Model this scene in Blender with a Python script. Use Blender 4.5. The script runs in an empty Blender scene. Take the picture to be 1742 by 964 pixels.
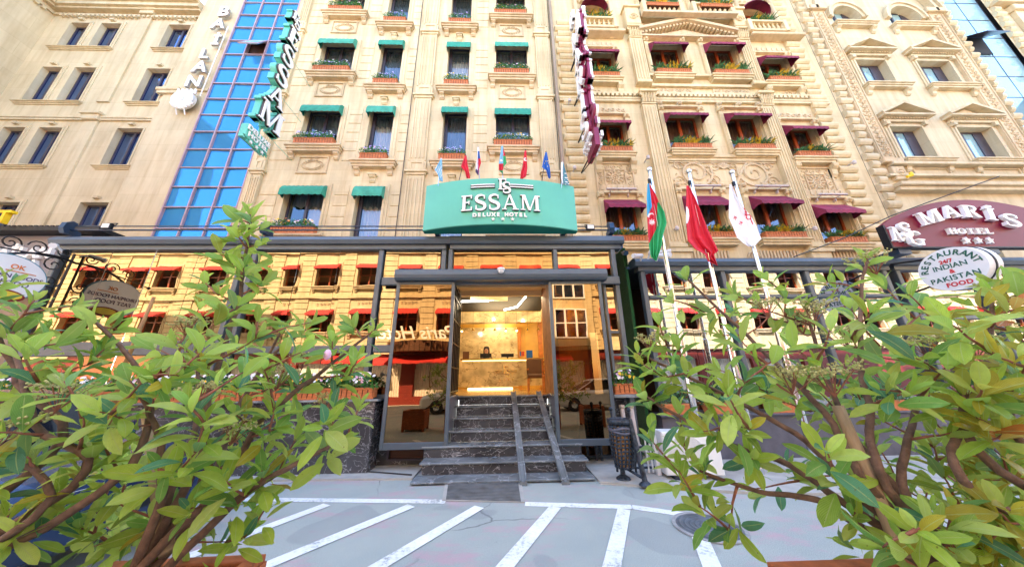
import bpy, math, random
from math import sin, cos, pi, radians, sqrt, atan2
from mathutils import Vector, Matrix, Quaternion
random.seed(7)
scn = bpy.context.scene
COL = scn.collection

# ------------------------------------------------------------------ camera, sky, sun, exposure
CAMP, CAMR, CAMY, EYE, FPX = 17.8, -0.85, -1.8, 1.5, 503.0
cam = bpy.data.cameras.new('camera'); cam_o = bpy.data.objects.new('camera', cam); COL.objects.link(cam_o)
cam.sensor_width = 36; cam.lens = 36 * FPX / 1742; cam.clip_start = 0.05; cam.clip_end = 3000
def cam_axes():
    p, r, y = map(radians, (CAMP, CAMR, CAMY))
    right = Vector((1, 0, 0)); F = Vector((0, cos(p), sin(p))); U = Vector((0, -sin(p), cos(p)))
    r2 = right * cos(r) + U * sin(r); u2 = -right * sin(r) + U * cos(r)
    Y = Matrix.Rotation(y, 3, 'Z')
    return Y @ r2, Y @ u2, Y @ F
CR, CU, CF = cam_axes()
M = Matrix((CR, CU, -CF)).transposed().to_4x4(); M.translation = (0, 0, EYE)
cam_o.matrix_world = M
scn.camera = cam_o

SUN_EL, SUN_AZ = 48.3, 340          # the sun stands behind the hotels: the street front is in open shade, the houses across the street are lit
w = bpy.data.worlds.new('World'); scn.world = w; w.use_nodes = True
nt = w.node_tree; nt.nodes.clear()
sky = nt.nodes.new('ShaderNodeTexSky'); sky.sky_type = 'NISHITA'; sky.sun_disc = False
sky.sun_elevation = radians(SUN_EL); sky.sun_rotation = radians(SUN_AZ)
sky.air_density = 1.0; sky.dust_density = 1.6; sky.ozone_density = 1.0
bgn = nt.nodes.new('ShaderNodeBackground'); bgn.inputs['Strength'].default_value = 0.15
out = nt.nodes.new('ShaderNodeOutputWorld')
nt.links.new(sky.outputs[0], bgn.inputs['Color']); nt.links.new(bgn.outputs[0], out.inputs['Surface'])
sl = bpy.data.lights.new('sun', 'SUN'); sl.energy = 3.6; sl.angle = radians(.6); sl.color = (1.0, 0.95, 0.88)
so = bpy.data.objects.new('sun', sl); COL.objects.link(so)
sd = Vector((sin(radians(SUN_AZ)) * cos(radians(SUN_EL)), cos(radians(SUN_AZ)) * cos(radians(SUN_EL)), sin(radians(SUN_EL))))
so.rotation_euler = sd.to_track_quat('Z', 'Y').to_euler(); so.location = (0, 30, 40)
vs = scn.view_settings; vs.view_transform = 'Standard'; vs.look = 'None'; vs.gamma = 1; vs.use_curve_mapping = False
vs.exposure = 3.08

def ray(a, b): return CR * ((a - 871) / FPX) - CU * ((b - 482) / FPX) + CF
def at(a, b, Y):
    d = ray(a, b); q = d * (Y / d.y); return Vector((q.x, Y, q.z + EYE))
def gr(a, b, Z=0.0):
    d = ray(a, b); q = d * ((Z - EYE) / d.z); return Vector((q.x, q.y, Z))

# ------------------------------------------------------------------ materials
MT = {}
def newmat(name):
    m = bpy.data.materials.new(name); m.use_nodes = True; MT[name] = m
    return m, m.node_tree, m.node_tree.nodes['Principled BSDF']
def N(nt, t, **kw):
    n = nt.nodes.new(t)
    for k, v in kw.items(): setattr(n, k, v)
    return n
def coords(nt, scale=(1, 1, 1)):
    tc = N(nt, 'ShaderNodeNewGeometry'); mp = N(nt, 'ShaderNodeMapping'); mp.inputs['Scale'].default_value = scale
    nt.links.new(tc.outputs['Position'], mp.inputs['Vector']); return mp.outputs[0]
def ramp(nt, fac, stops):
    r = N(nt, 'ShaderNodeValToRGB'); cr = r.color_ramp
    while len(cr.elements) < len(stops): cr.elements.new(0.5)
    for e, (p, c) in zip(cr.elements, stops): e.position = p; e.color = (*c, 1)
    nt.links.new(fac, r.inputs[0]); return r.outputs[0]
def noise(nt, vec, scale, detail=4, rough=.55, dist=0):
    n = N(nt, 'ShaderNodeTexNoise'); n.inputs['Scale'].default_value = scale; n.inputs['Detail'].default_value = detail
    n.inputs['Roughness'].default_value = rough; n.inputs['Distortion'].default_value = dist
    nt.links.new(vec, n.inputs['Vector']); return n.outputs['Fac']
def bump(nt, b, h, strength=.3, dist=.01):
    n = N(nt, 'ShaderNodeBump'); n.inputs['Strength'].default_value = strength; n.inputs['Distance'].default_value = dist
    nt.links.new(h, n.inputs['Height']); nt.links.new(n.outputs[0], b.inputs['Normal'])
def simple(name, col, rough=.6, metal=0, var=.12, vscale=3, bmp=0, bscale=30, spec=None, emit=0, stretch=(1, 1, 1)):
    m, nt, b = newmat(name)
    b.inputs['Roughness'].default_value = rough; b.inputs['Metallic'].default_value = metal
    v = coords(nt, stretch)
    lo = tuple(max(0, c * (1 - var * 1.3)) for c in col); hi = tuple(min(1, c * (1 + var)) for c in col)
    nz = noise(nt, v, vscale)
    nt.links.new(ramp(nt, nz, [(.3, lo), (.7, hi)]), b.inputs['Base Color'])
    if bmp: bump(nt, b, noise(nt, v, bscale, 5), bmp)
    if emit:
        b.inputs['Emission Color'].default_value = (*col, 1); b.inputs['Emission Strength'].default_value = emit
    return m
def stone(name, col, block=None, stain=.25, bmp=.35, mort=(.72, .66, .58)):
    m, nt, b = newmat(name); b.inputs['Roughness'].default_value = .85
    v = coords(nt)
    d = tuple(c * (1 - stain) for c in col); h = tuple(min(1, c * 1.1) for c in col)
    big = noise(nt, v, .55, 6, .65); c1 = ramp(nt, big, [(.32, d), (.5, col), (.68, h)])
    vs_ = coords(nt, (3.5, 3.5, .35)); st = noise(nt, vs_, 1.2, 5, .6)
    mx = N(nt, 'ShaderNodeMix', data_type='RGBA'); mx.blend_type = 'MULTIPLY'; mx.inputs[0].default_value = .55
    nt.links.new(c1, mx.inputs[6]); nt.links.new(ramp(nt, st, [(.33, (.70, .62, .52)), (.6, (1, 1, 1))]), mx.inputs[7])
    last = mx.outputs[2]
    if block:
        bt = N(nt, 'ShaderNodeTexBrick'); bt.inputs['Scale'].default_value = 1
        bt.inputs['Brick Width'].default_value = block[0]; bt.inputs['Row Height'].default_value = block[1]
        bt.inputs['Mortar Size'].default_value = .006; bt.inputs['Mortar Smooth'].default_value = .3
        bt.inputs['Color1'].default_value = (1, 1, 1, 1); bt.inputs['Color2'].default_value = (.90, .88, .85, 1); bt.inputs['Mortar'].default_value = (*mort, 1)
        sx = N(nt, 'ShaderNodeSeparateXYZ'); cx = N(nt, 'ShaderNodeCombineXYZ'); nt.links.new(v, sx.inputs[0])
        ad = N(nt, 'ShaderNodeMath', operation='ADD'); nt.links.new(sx.outputs[0], ad.inputs[0]); nt.links.new(sx.outputs[1], ad.inputs[1])
        nt.links.new(ad.outputs[0], cx.inputs[0]); nt.links.new(sx.outputs[2], cx.inputs[1]); nt.links.new(cx.outputs[0], bt.inputs['Vector'])
        m2 = N(nt, 'ShaderNodeMix', data_type='RGBA'); m2.blend_type = 'MULTIPLY'; m2.inputs[0].default_value = .6
        nt.links.new(last, m2.inputs[6]); nt.links.new(bt.outputs[0], m2.inputs[7]); last = m2.outputs[2]
    nt.links.new(last, b.inputs['Base Color'])
    bump(nt, b, noise(nt, v, 45, 6, .7), bmp, .006)
    return m
stone('cream_stone', (.67, .55, .34), (1.1, .44), .12)
stone('carved_stone', (.60, .46, .28), None, .22, .5)
stone('honey_stone', (.66, .525, .305), (.9, .5), .16)
stone('beige_stone', (.605, .495, .315), (1.4, .7), .13)
stone('shade_stone', (.34, .26, .19), None, .2)  # darker stone with shade put into its colour
stone('gold_stone', (.58, .46, .26), (2.4, .40), .10, .35, (.16, .08, .03))
simple('green_cloth', (.025, .255, .165), .75, var=.15, vscale=6, bmp=.15)
simple('green_cloth_faded', (.05, .30, .20), .8, var=.2, vscale=4, bmp=.2); simple('maroon_cloth_faded', (.24, .02, .055), .8, var=.25, vscale=4, bmp=.2)
simple('maroon_cloth', (.19, .008, .04), .75, var=.2, vscale=5, bmp=.15)
simple('red_cloth', (.5, .02, .015), .7)
simple('sign_green', (.11, .47, .345), .42, var=.06, vscale=1.5)
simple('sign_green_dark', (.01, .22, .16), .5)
simple('sign_maroon', (.17, .008, .025), .5, var=.12, vscale=1)
simple('white_paint', (.80, .79, .78), .45, var=.04)
simple('letter_white', (.86, .84, .80), .35, var=.03)
simple('letter_dark', (.06, .045, .04), .5)
simple('letter_maroon', (.22, .01, .05), .45)
simple('slate_metal', (.10, .125, .15), .38, .35, var=.1, vscale=2)
simple('dark_blue_metal', (.02, .05, .10), .3, .3, var=.15)
simple('black_iron', (.015, .016, .02), .45, .4, var=.3, vscale=30, bmp=.3)
simple('worn_iron', (.035, .045, .06), .5, .4, var=.6, vscale=25, bmp=.5)
simple('steel', (.75, .77, .8), .16, 1.0, var=.05)
simple('frame_dark', (.045, .035, .05), .4, var=.2)
simple('frame_wood', (.33, .06, .012), .4, var=.3, vscale=8, stretch=(6, 6, 1))
simple('frame_rose', (.42, .26, .27), .4, var=.1)
simple('box_wood', (.50, .15, .045), .7, var=.25, vscale=9, bmp=.3, stretch=(1, 1, 6))
simple('box_gap', (.06, .02, .01), .8)
simple('terracotta', (.58, .20, .07), .75, var=.15, vscale=12, bmp=.2)
simple('planter_wood', (.40, .11, .035), .7, var=.3, vscale=10, bmp=.35, stretch=(1, 1, 5))
simple('soil', (.06, .035, .02), .95, var=.5, vscale=20, bmp=.8)
simple('curtain_white', (.72, .68, .60), .9, var=.08, vscale=4)
simple('curtain_grey', (.25, .30, .34), .9, var=.15)
simple('curtain_brown', (.28, .15, .08), .9, var=.2)
simple('dark_room', (.02, .018, .02), .9)
simple('flag_blue', (.03, .35, .62), .7, var=.06); simple('flag_red', (.58, .008, .03), .7, var=.08); simple('flag_green', (.02, .36, .12), .7, var=.08)
simple('flag_white', (.80, .81, .84), .7, var=.04); simple('flag_navy', (.01, .10, .42), .7, var=.1); simple('flag_sky', (.22, .50, .68), .7, var=.1)
simple('flag_yellow', (.8, .6, .05), .7); simple('flag_teal', (.08, .24, .30), .7)
simple('green_turf', (.004, .06, .01), .95, var=.4, vscale=60, bmp=1, bscale=150)
simple('concrete', (.42, .40, .36), .9, var=.14, vscale=4, bmp=.4)
simple('pipe_plastic', (.52, .44, .40), .5, var=.15)
simple('cable_rubber', (.03, .03, .03), .6)
simple('car_paint', (.015, .035, .09), .18, .2, var=.1)
simple('car_white', (.7, .7, .72), .2, var=.05)
simple('car_glass', (.01, .012, .018), .04)
simple('rubber', (.02, .02, .02), .8)
simple('yellow_paint', (.85, .52, .0), .5)
simple('gold_wall', (.72, .44, .09), .45, var=.15, vscale=2)
simple('gold_metal', (.85, .6, .2), .22, .9, var=.08)
simple('ceiling_paint', (.80, .68, .42), .7, var=.04)
simple('brown_brick', (.30, .12, .04), .7, var=.3, vscale=5, bmp=.4)
simple('leather_brown', (.16, .08, .04), .6); simple('orange_wood', (.62, .22, .04), .45, var=.2, vscale=7)
simple('skin', (.48, .26, .18), .55, var=.05); simple('hair_dark', (.02, .012, .01), .6); simple('black_fabric', (.015, .015, .02), .8)
simple('bark', (.15, .085, .06), .85, var=.35, vscale=25, bmp=.7, bscale=60)
simple('twig', (.24, .085, .05), .7, var=.3, vscale=30, bmp=.3)
simple('stake_wood', (.40, .27, .16), .8, var=.25, vscale=6, bmp=.4, stretch=(4, 4, .6))
simple('cane', (.34, .17, .05), .6, var=.3, vscale=8)
simple('bud', (.42, .40, .16), .7, var=.3, vscale=90)
simple('petal_white', (.80, .78, .80), .7, var=.08, vscale=20); simple('petal_pink', (.75, .45, .62), .7, var=.2, vscale=20)
simple('petal_yellow', (.82, .55, .03), .7, var=.15, vscale=20); simple('petal_violet', (.45, .36, .75), .7, var=.2, vscale=20)
simple('petal_orange', (.8, .25, .04), .7, var=.2, vscale=20)
simple('bed_leaf', (.045, .20, .025), .6, var=.5, vscale=25)
simple('fern_leaf', (.06, .20, .07), .6, var=.5, vscale=9); simple('fern_yellow', (.62, .42, .02), .6, var=.3, vscale=9)
simple('grey_board', (.22, .20, .21), .5, var=.08); simple('sign_brown', (.10, .035, .012), .6); simple('shop_red', (.20, .02, .012), .5)
simple('ink_green', (.02, .12, .08), .6); simple('ink_red', (.6, .04, .05), .6); simple('ink_violet', (.10, .06, .14), .6); simple('ink_orange', (.7, .2, .05), .6)
simple('pipe_grey', (.34, .33, .32), .8, var=.25, vscale=12, bmp=.4); simple('rib_grey', (.11, .125, .14), .55, var=.3, vscale=6)
simple('ac_white', (.76, .76, .74), .4, var=.05); simple('tile_grey', (.10, .10, .13), .5, var=.2, vscale=5)

def glass(name, gloss, trans, fac, rough=.01, wob=0, coat=None, cf=0):
    m = bpy.data.materials.new(name); m.use_nodes = True; MT[name] = m; nt = m.node_tree; nt.nodes.clear()
    o = N(nt, 'ShaderNodeOutputMaterial'); mx = N(nt, 'ShaderNodeMixShader'); g = N(nt, 'ShaderNodeBsdfGlossy'); t = N(nt, 'ShaderNodeBsdfTransparent')
    g.inputs['Color'].default_value = (*gloss, 1); g.inputs['Roughness'].default_value = rough; t.inputs['Color'].default_value = (*trans, 1)
    fr = N(nt, 'ShaderNodeLayerWeight'); fr.inputs['Blend'].default_value = .35
    mr = N(nt, 'ShaderNodeMapRange'); mr.inputs['To Min'].default_value = fac; mr.inputs['To Max'].default_value = min(1, fac + .4)
    nt.links.new(fr.outputs['Fresnel'], mr.inputs[0]); nt.links.new(mr.outputs[0], mx.inputs[0])
    nt.links.new(t.outputs[0], mx.inputs[1]); nt.links.new(g.outputs[0], mx.inputs[2]); nt.links.new(mx.outputs[0], o.inputs[0])
    if coat:
        df = N(nt, 'ShaderNodeBsdfDiffuse'); df.inputs['Color'].default_value = (*coat, 1); m2 = N(nt, 'ShaderNodeMixShader'); m2.inputs[0].default_value = cf
        nt.links.new(mx.outputs[0], m2.inputs[1]); nt.links.new(df.outputs[0], m2.inputs[2]); nt.links.new(m2.outputs[0], o.inputs[0])
    if wob:
        b = N(nt, 'ShaderNodeBump'); b.inputs['Strength'].default_value = wob; b.inputs['Distance'].default_value = .02
        nt.links.new(noise(nt, coords(nt), .9, 2), b.inputs['Height']); nt.links.new(b.outputs[0], g.inputs['Normal'])
    return m
glass('amber_glass', (.34, .275, .185), (.45, .22, .07), .86, 0, .10)
glass('door_glass', (.27, .18, .095), (.45, .20, .06), .78, 0, .08)
glass('silver_glass', (.44, .46, .50), (.4, .4, .4), .85, 0, .12)
glass('blue_glass', (.08, .30, .66), (.01, .03, .1), .93, .02, .10, (.06, .27, .52), .55)
glass('sky_glass', (.62, .86, 1.0), (.1, .2, .3), .93, .02, .08, (.36, .56, .62), .5)
glass('window_glass', (.50, .66, .86), (.70, .72, .75), .15, 0, .1)
glass('violet_glass', (.32, .48, 1.0), (.03, .05, .2), .5, 0, .1)

# asphalt with faded pink patches
m, nt, b = newmat('asphalt'); b.inputs['Roughness'].default_value = .85; v = coords(nt)
fine = noise(nt, v, 120, 3, .8); c = ramp(nt, fine, [(.3, (.25, .275, .25)), (.5, (.385, .415, .375)), (.72, (.56, .59, .54))])
big = noise(nt, v, .7, 5, .6); mx = N(nt, 'ShaderNodeMix', data_type='RGBA'); mx.blend_type = 'MULTIPLY'; mx.inputs[0].default_value = .8
nt.links.new(c, mx.inputs[6]); nt.links.new(ramp(nt, big, [(.3, (.72, .76, .80)), (.65, (1.05, 1.03, 1.0))]), mx.inputs[7])
pk = ramp(nt, noise(nt, coords(nt, (.8, 1.6, 1)), 1.3, 6, .75), [(.52, (0, 0, 0)), (.64, (.6, .6, .6))])
pm = N(nt, 'ShaderNodeMix', data_type='RGBA'); nt.links.new(pk, pm.inputs[0]); nt.links.new(mx.outputs[2], pm.inputs[6]); pm.inputs[7].default_value = (.52, .30, .33, 1)
spk = ramp(nt, noise(nt, v, 9, 3, .9), [(.68, (0, 0, 0)), (.74, (.6, .6, .6))])
p2 = N(nt, 'ShaderNodeMix', data_type='RGBA'); nt.links.new(spk, p2.inputs[0]); nt.links.new(pm.outputs[2], p2.inputs[6]); p2.inputs[7].default_value = (.11, .115, .12, 1)
vo = N(nt, 'ShaderNodeTexVoronoi'); vo.feature = 'DISTANCE_TO_EDGE'; vo.inputs['Scale'].default_value = .55
nd = N(nt, 'ShaderNodeTexNoise'); nd.inputs['Scale'].default_value = 2.2; nd.inputs['Detail'].default_value = 6; nt.links.new(v, nd.inputs['Vector'])
va = N(nt, 'ShaderNodeMix', data_type='VECTOR'); va.inputs[0].default_value = .22; nt.links.new(v, va.inputs[4]); nt.links.new(nd.outputs['Color'], va.inputs[5]); nt.links.new(va.outputs[1], vo.inputs['Vector'])
ck = ramp(nt, vo.outputs['Distance'], [(0, (.85, .85, .85)), (.006, (0, 0, 0))]); msk = ramp(nt, noise(nt, v, .45, 3), [(.48, (0, 0, 0)), (.56, (1, 1, 1))])
cm = N(nt, 'ShaderNodeMix', data_type='RGBA'); cm.blend_type = 'MULTIPLY'; cm.inputs[0].default_value = 1; nt.links.new(ck, cm.inputs[6]); nt.links.new(msk, cm.inputs[7])
p3 = N(nt, 'ShaderNodeMix', data_type='RGBA'); nt.links.new(cm.outputs[2], p3.inputs[0]); nt.links.new(p2.outputs[2], p3.inputs[6]); p3.inputs[7].default_value = (.09, .09, .09, 1)
ptc = ramp(nt, noise(nt, v, .9, 1, .3), [(.60, (0, 0, 0)), (.61, (.35, .35, .35))]); p4 = N(nt, 'ShaderNodeMix', data_type='RGBA'); nt.links.new(ptc, p4.inputs[0]); nt.links.new(p3.outputs[2], p4.inputs[6]); p4.inputs[7].default_value = (.22, .23, .235, 1)
nt.links.new(p4.outputs[2], b.inputs['Base Color']); bump(nt, b, fine, .5, .006)
# worn white road paint
m, nt, b = newmat('road_paint'); b.inputs['Roughness'].default_value = .7; v = coords(nt)
wa = N(nt, 'ShaderNodeMath', operation='MULTIPLY_ADD'); wa.inputs[1].default_value = .75; nt.links.new(noise(nt, v, 1.6, 4, .6), wa.inputs[0]); nt.links.new(noise(nt, v, 26, 6, .85), wa.inputs[2])
wr = ramp(nt, wa.outputs[0], [(.70, (.34, .36, .34)), (.80, (.74, .75, .73)), (1, (.88, .88, .86))])
nt.links.new(wr, b.inputs['Base Color']); bump(nt, b, noise(nt, v, 120, 3, .8), .3, .004)
# veined dark marble
def marble(name, base, vein, scale, rough, thr=.018, dense=2):
    m, nt, b = newmat(name); b.inputs['Roughness'].default_value = rough; v = coords(nt)
    last = None
    for k in range(dense):
        mp = N(nt, 'ShaderNodeMapping'); mp.inputs['Rotation'].default_value = (.5 + k, .7 * k + .3, 1.1 * k); mp.inputs['Scale'].default_value = (1, 1, 2.2 - k)
        nt.links.new(v, mp.inputs[0])
        nz = N(nt, 'ShaderNodeTexNoise'); nz.inputs['Scale'].default_value = scale * (1 + .8 * k); nz.inputs['Detail'].default_value = 5; nz.inputs['Distortion'].default_value = .6
        nt.links.new(mp.outputs[0], nz.inputs['Vector'])
        s = N(nt, 'ShaderNodeMath', operation='SUBTRACT'); s.inputs[1].default_value = .5; nt.links.new(nz.outputs['Fac'], s.inputs[0])
        a = N(nt, 'ShaderNodeMath', operation='ABSOLUTE'); nt.links.new(s.outputs[0], a.inputs[0])
        r = ramp(nt, a.outputs[0], [(0, (.8, .8, .8)), (thr, (0, 0, 0))])
        if last is None: last = r
        else:
            q = N(nt, 'ShaderNodeMix', data_type='RGBA'); q.blend_type = 'LIGHTEN'; q.inputs[0].default_value = 1
            nt.links.new(last, q.inputs[6]); nt.links.new(r, q.inputs[7]); last = q.outputs[2]
    bg = ramp(nt, noise(nt, v, 2.5, 5), [(.3, tuple(c * .6 for c in base)), (.7, tuple(c * 1.5 for c in base))])
    f = N(nt, 'ShaderNodeMix', data_type='RGBA'); nt.links.new(last, f.inputs[0]); nt.links.new(bg, f.inputs[6]); f.inputs[7].default_value = (*vein, 1)
    nt.links.new(f.outputs[2], b.inputs['Base Color'])
marble('dark_marble', (.052, .05, .054), (.44, .44, .46), 2.2, .22, .008, 2)
marble('tread_marble', (.17, .185, .19), (.38, .40, .42), 2.4, .16, .02, 1)
marble('gold_marble', (.55, .40, .15), (.16, .09, .03), 1.6, .15, .014, 1)
marble('cream_marble', (.60, .50, .30), (.20, .12, .05), 1.3, .12, .012, 1)
# shrub leaf: own colour per leaf (attribute tint), veins from the leaf's own uv
def leafmat(name, back=False):
    m, nt, b = newmat(name)
    at_ = N(nt, 'ShaderNodeAttribute', attribute_name='tint'); uv = N(nt, 'ShaderNodeUVMap'); sx = N(nt, 'ShaderNodeSeparateXYZ'); nt.links.new(uv.outputs[0], sx.inputs[0])
    u = N(nt, 'ShaderNodeMath', operation='SUBTRACT'); u.inputs[1].default_value = .5; nt.links.new(sx.outputs[0], u.inputs[0])
    au = N(nt, 'ShaderNodeMath', operation='ABSOLUTE'); nt.links.new(u.outputs[0], au.inputs[0])
    mid = ramp(nt, au.outputs[0], [(0, (1, 1, 1)), (.045, (0, 0, 0))])
    ma = N(nt, 'ShaderNodeMath', operation='MULTIPLY_ADD'); ma.inputs[1].default_value = -1.1; nt.links.new(au.outputs[0], ma.inputs[0]); nt.links.new(sx.outputs[1], ma.inputs[2])
    mm = N(nt, 'ShaderNodeMath', operation='MULTIPLY'); mm.inputs[1].default_value = 62; nt.links.new(ma.outputs[0], mm.inputs[0])
    sn = N(nt, 'ShaderNodeMath', operation='SINE'); nt.links.new(mm.outputs[0], sn.inputs[0])
    vein = ramp(nt, sn.outputs[0], [(.86, (0, 0, 0)), (1, (.5, .5, .5))])
    vv = N(nt, 'ShaderNodeMix', data_type='RGBA'); vv.blend_type = 'LIGHTEN'; vv.inputs[0].default_value = 1; nt.links.new(mid, vv.inputs[6]); nt.links.new(vein, vv.inputs[7])
    geo = N(nt, 'ShaderNodeNewGeometry'); nz = noise(nt, geo.outputs['Position'], 38, 4, .6)
    bs = N(nt, 'ShaderNodeMix', data_type='RGBA'); bs.blend_type = 'MULTIPLY'; bs.inputs[0].default_value = .45; nt.links.new(at_.outputs['Color'], bs.inputs[6]); nt.links.new(ramp(nt, nz, [(.3, (.70, .74, .66)), (.7, (1.15, 1.1, 1.05))]), bs.inputs[7])
    # paler matt underside
    bk = N(nt, 'ShaderNodeMix', data_type='RGBA'); nt.links.new(geo.outputs['Backfacing'], bk.inputs[0]); nt.links.new(bs.outputs[2], bk.inputs[6])
    pl = N(nt, 'ShaderNodeMix', data_type='RGBA'); pl.inputs[0].default_value = .40; nt.links.new(bs.outputs[2], pl.inputs[6]); pl.inputs[7].default_value = (.44, .58, .14, 1); nt.links.new(pl.outputs[2], bk.inputs[7])
    fi = N(nt, 'ShaderNodeMix', data_type='RGBA'); sc_ = N(nt, 'ShaderNodeMath', operation='MULTIPLY'); sc_.inputs[1].default_value = .8
    nt.links.new(vv.outputs[2], sc_.inputs[0]); nt.links.new(sc_.outputs[0], fi.inputs[0]); nt.links.new(bk.outputs[2], fi.inputs[6]); fi.inputs[7].default_value = (.50, .60, .22, 1)
    sp = N(nt, 'ShaderNodeMix', data_type='RGBA'); nt.links.new(ramp(nt, noise(nt, geo.outputs['Position'], 70, 2, .7), [(.70, (0, 0, 0)), (.74, (.7, .7, .7))]), sp.inputs[0]); nt.links.new(fi.outputs[2], sp.inputs[6]); sp.inputs[7].default_value = (.16, .13, .03, 1)
    nt.links.new(sp.outputs[2], b.inputs['Base Color'])
    b.inputs['Roughness'].default_value = .32
    rr = N(nt, 'ShaderNodeMapRange'); rr.inputs['To Min'].default_value = .24; rr.inputs['To Max'].default_value = .7; nt.links.new(geo.outputs['Backfacing'], rr.inputs[0]); nt.links.new(rr.outputs[0], b.inputs['Roughness'])
    bump(nt, b, sn.outputs[0], .45, .004)
    tr = N(nt, 'ShaderNodeBsdfTranslucent'); nt.links.new(sp.outputs[2], tr.inputs['Color'])
    ms = N(nt, 'ShaderNodeMixShader'); ms.inputs[0].default_value = .52
    o = [n for n in nt.nodes if n.type == 'OUTPUT_MATERIAL'][0]
    nt.links.new(b.outputs[0], ms.inputs[1]); nt.links.new(tr.outputs[0], ms.inputs[2]); nt.links.new(ms.outputs[0], o.inputs[0])
leafmat('shrub_leaf')
simple('lamp_strip', (1.0, .95, .85), .5, emit=1.4, var=0); simple('lamp_warm', (1.0, .72, .3), .5, emit=1.6, var=0); simple('glow_strip', (1.0, .78, .35), .5, emit=.5, var=0)
# ------------------------------------------------------------------ helpers
SPLIT = {'pedestal', 'surround', 'frieze', 'scroll_relief', 'pattern', 'cornice', 'cornice_band', 'relief_panel', 'bracket', 'support', 'wood_trim', 'pilaster', 'ledge', 'rail', 'bars', 'small_letter', 'letter', 'emblem', 'rule', 'trim', 'ceiling', 'wall', 'foot', 'branches', 'grille', 'header_beam', 'rib', 'border', 'panel', 'rim_board'}
class MB:
    """collects shapes; build() links them as ONE mesh object"""
    def __init__(s): s.v = []; s.f = []; s.m = []; s.T = None; s.cur = 0; s.mats = []; s.sh = []
    def mat(s, name):
        if name not in s.mats: s.mats.append(name)
        s.cur = s.mats.index(name); return s
    def add(s, vs_, fs):
        n = len(s.v); s.sh.append((n, len(s.f)))
        for p in vs_:
            p = Vector(p); s.v.append(s.T @ p if s.T else p)
        for f in fs: s.f.append([i + n for i in f]); s.m.append(s.cur)
    def box(s, x0, x1, y0, y1, z0, z1, b=0):
        if x1 < x0: x0, x1 = x1, x0
        if y1 < y0: y0, y1 = y1, y0
        if z1 < z0: z0, z1 = z1, z0
        if b > 0 and min(x1 - x0, z1 - z0) > 2.2 * b and y1 - y0 > b:      # chamfered on the front (low y) side
            vs_ = [(x0, y1, z0), (x1, y1, z0), (x1, y1, z1), (x0, y1, z1), (x0, y0 + b, z0), (x1, y0 + b, z0), (x1, y0 + b, z1), (x0, y0 + b, z1),
                   (x0 + b, y0, z0 + b), (x1 - b, y0, z0 + b), (x1 - b, y0, z1 - b), (x0 + b, y0, z1 - b)]
            fs = [(3, 2, 1, 0), (0, 1, 5, 4), (1, 2, 6, 5), (2, 3, 7, 6), (3, 0, 4, 7), (4, 5, 9, 8), (5, 6, 10, 9), (6, 7, 11, 10), (7, 4, 8, 11), (8, 9, 10, 11)]
            s.add(vs_, fs); return
        s.add([(x0, y0, z0), (x1, y0, z0), (x1, y1, z0), (x0, y1, z0), (x0, y0, z1), (x1, y0, z1), (x1, y1, z1), (x0, y1, z1)],
              [(0, 3, 2, 1), (4, 5, 6, 7), (0, 1, 5, 4), (1, 2, 6, 5), (2, 3, 7, 6), (3, 0, 4, 7)])
    def quad(s, a, b, c, d): s.add([a, b, c, d], [(0, 1, 2, 3)])
    def prism(s, pts, y0, y1):
        """polygon in x,z (counter-clockwise seen from -y) between y0 (front) and y1"""
        n = len(pts)
        s.add([(x, y0, z) for x, z in pts] + [(x, y1, z) for x, z in pts],
              [tuple(range(n)), tuple(range(2 * n - 1, n - 1, -1))] + [(i, i + n, (i + 1) % n + n, (i + 1) % n) for i in range(n)])
    def prismx(s, pts, x0, x1):
        """profile in y,z extruded along x"""
        n = len(pts)
        s.add([(x0, y, z) for y, z in pts] + [(x1, y, z) for y, z in pts],
              [tuple(range(n - 1, -1, -1)), tuple(range(n, 2 * n))] + [(i, (i + 1) % n, (i + 1) % n + n, i + n) for i in range(n)])
    def prismz(s, pts, z0, z1):
        n = len(pts)
        s.add([(x, y, z0) for x, y in pts] + [(x, y, z1) for x, y in pts],
              [tuple(range(n - 1, -1, -1)), tuple(range(n, 2 * n))] + [(i, (i + 1) % n, (i + 1) % n + n, i + n) for i in range(n)])
    def tube(s, path, r, n=8, caps=True):
        path = [Vector(p) for p in path]; rs = r if isinstance(r, (list, tuple)) else [r] * len(path)
        rings = []; up = None
        for i, p in enumerate(path):
            t = (path[min(i + 1, len(path) - 1)] - path[max(i - 1, 0)])
            if t.length < 1e-9: t = Vector((0, 0, 1))
            t.normalize()
            if up is None: up = t.orthogonal().normalized()
            up = (up - t * up.dot(t));
            if up.length < 1e-6: up = t.orthogonal()
            up.normalize(); w_ = t.cross(up)
            rings.append([p + (up * cos(2 * pi * k / n) + w_ * sin(2 * pi * k / n)) * rs[i] for k in range(n)])
        vs_ = [q for rg in rings for q in rg]; fs = []
        for i in range(len(path) - 1):
            for k in range(n): fs.append((i * n + k, i * n + (k + 1) % n, (i + 1) * n + (k + 1) % n, (i + 1) * n + k))
        if caps: fs.append(tuple(range(n - 1, -1, -1))); fs.append(tuple((len(path) - 1) * n + k for k in range(n)))
        s.add(vs_, fs)
    def lathe(s, prof, c=(0, 0, 0), n=16, sx=1, sy=1):
        vs_ = []; fs = []
        for r, z in prof:
            for k in range(n): vs_.append((c[0] + r * sx * cos(2 * pi * k / n), c[1] + r * sy * sin(2 * pi * k / n), c[2] + z))
        for i in range(len(prof) - 1):
            for k in range(n): fs.append((i * n + k, i * n + (k + 1) % n, (i + 1) * n + (k + 1) % n, (i + 1) * n + k))
        fs.append(tuple(range(n - 1, -1, -1))); fs.append(tuple((len(prof) - 1) * n + k for k in range(n)))
        s.add(vs_, fs)
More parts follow.
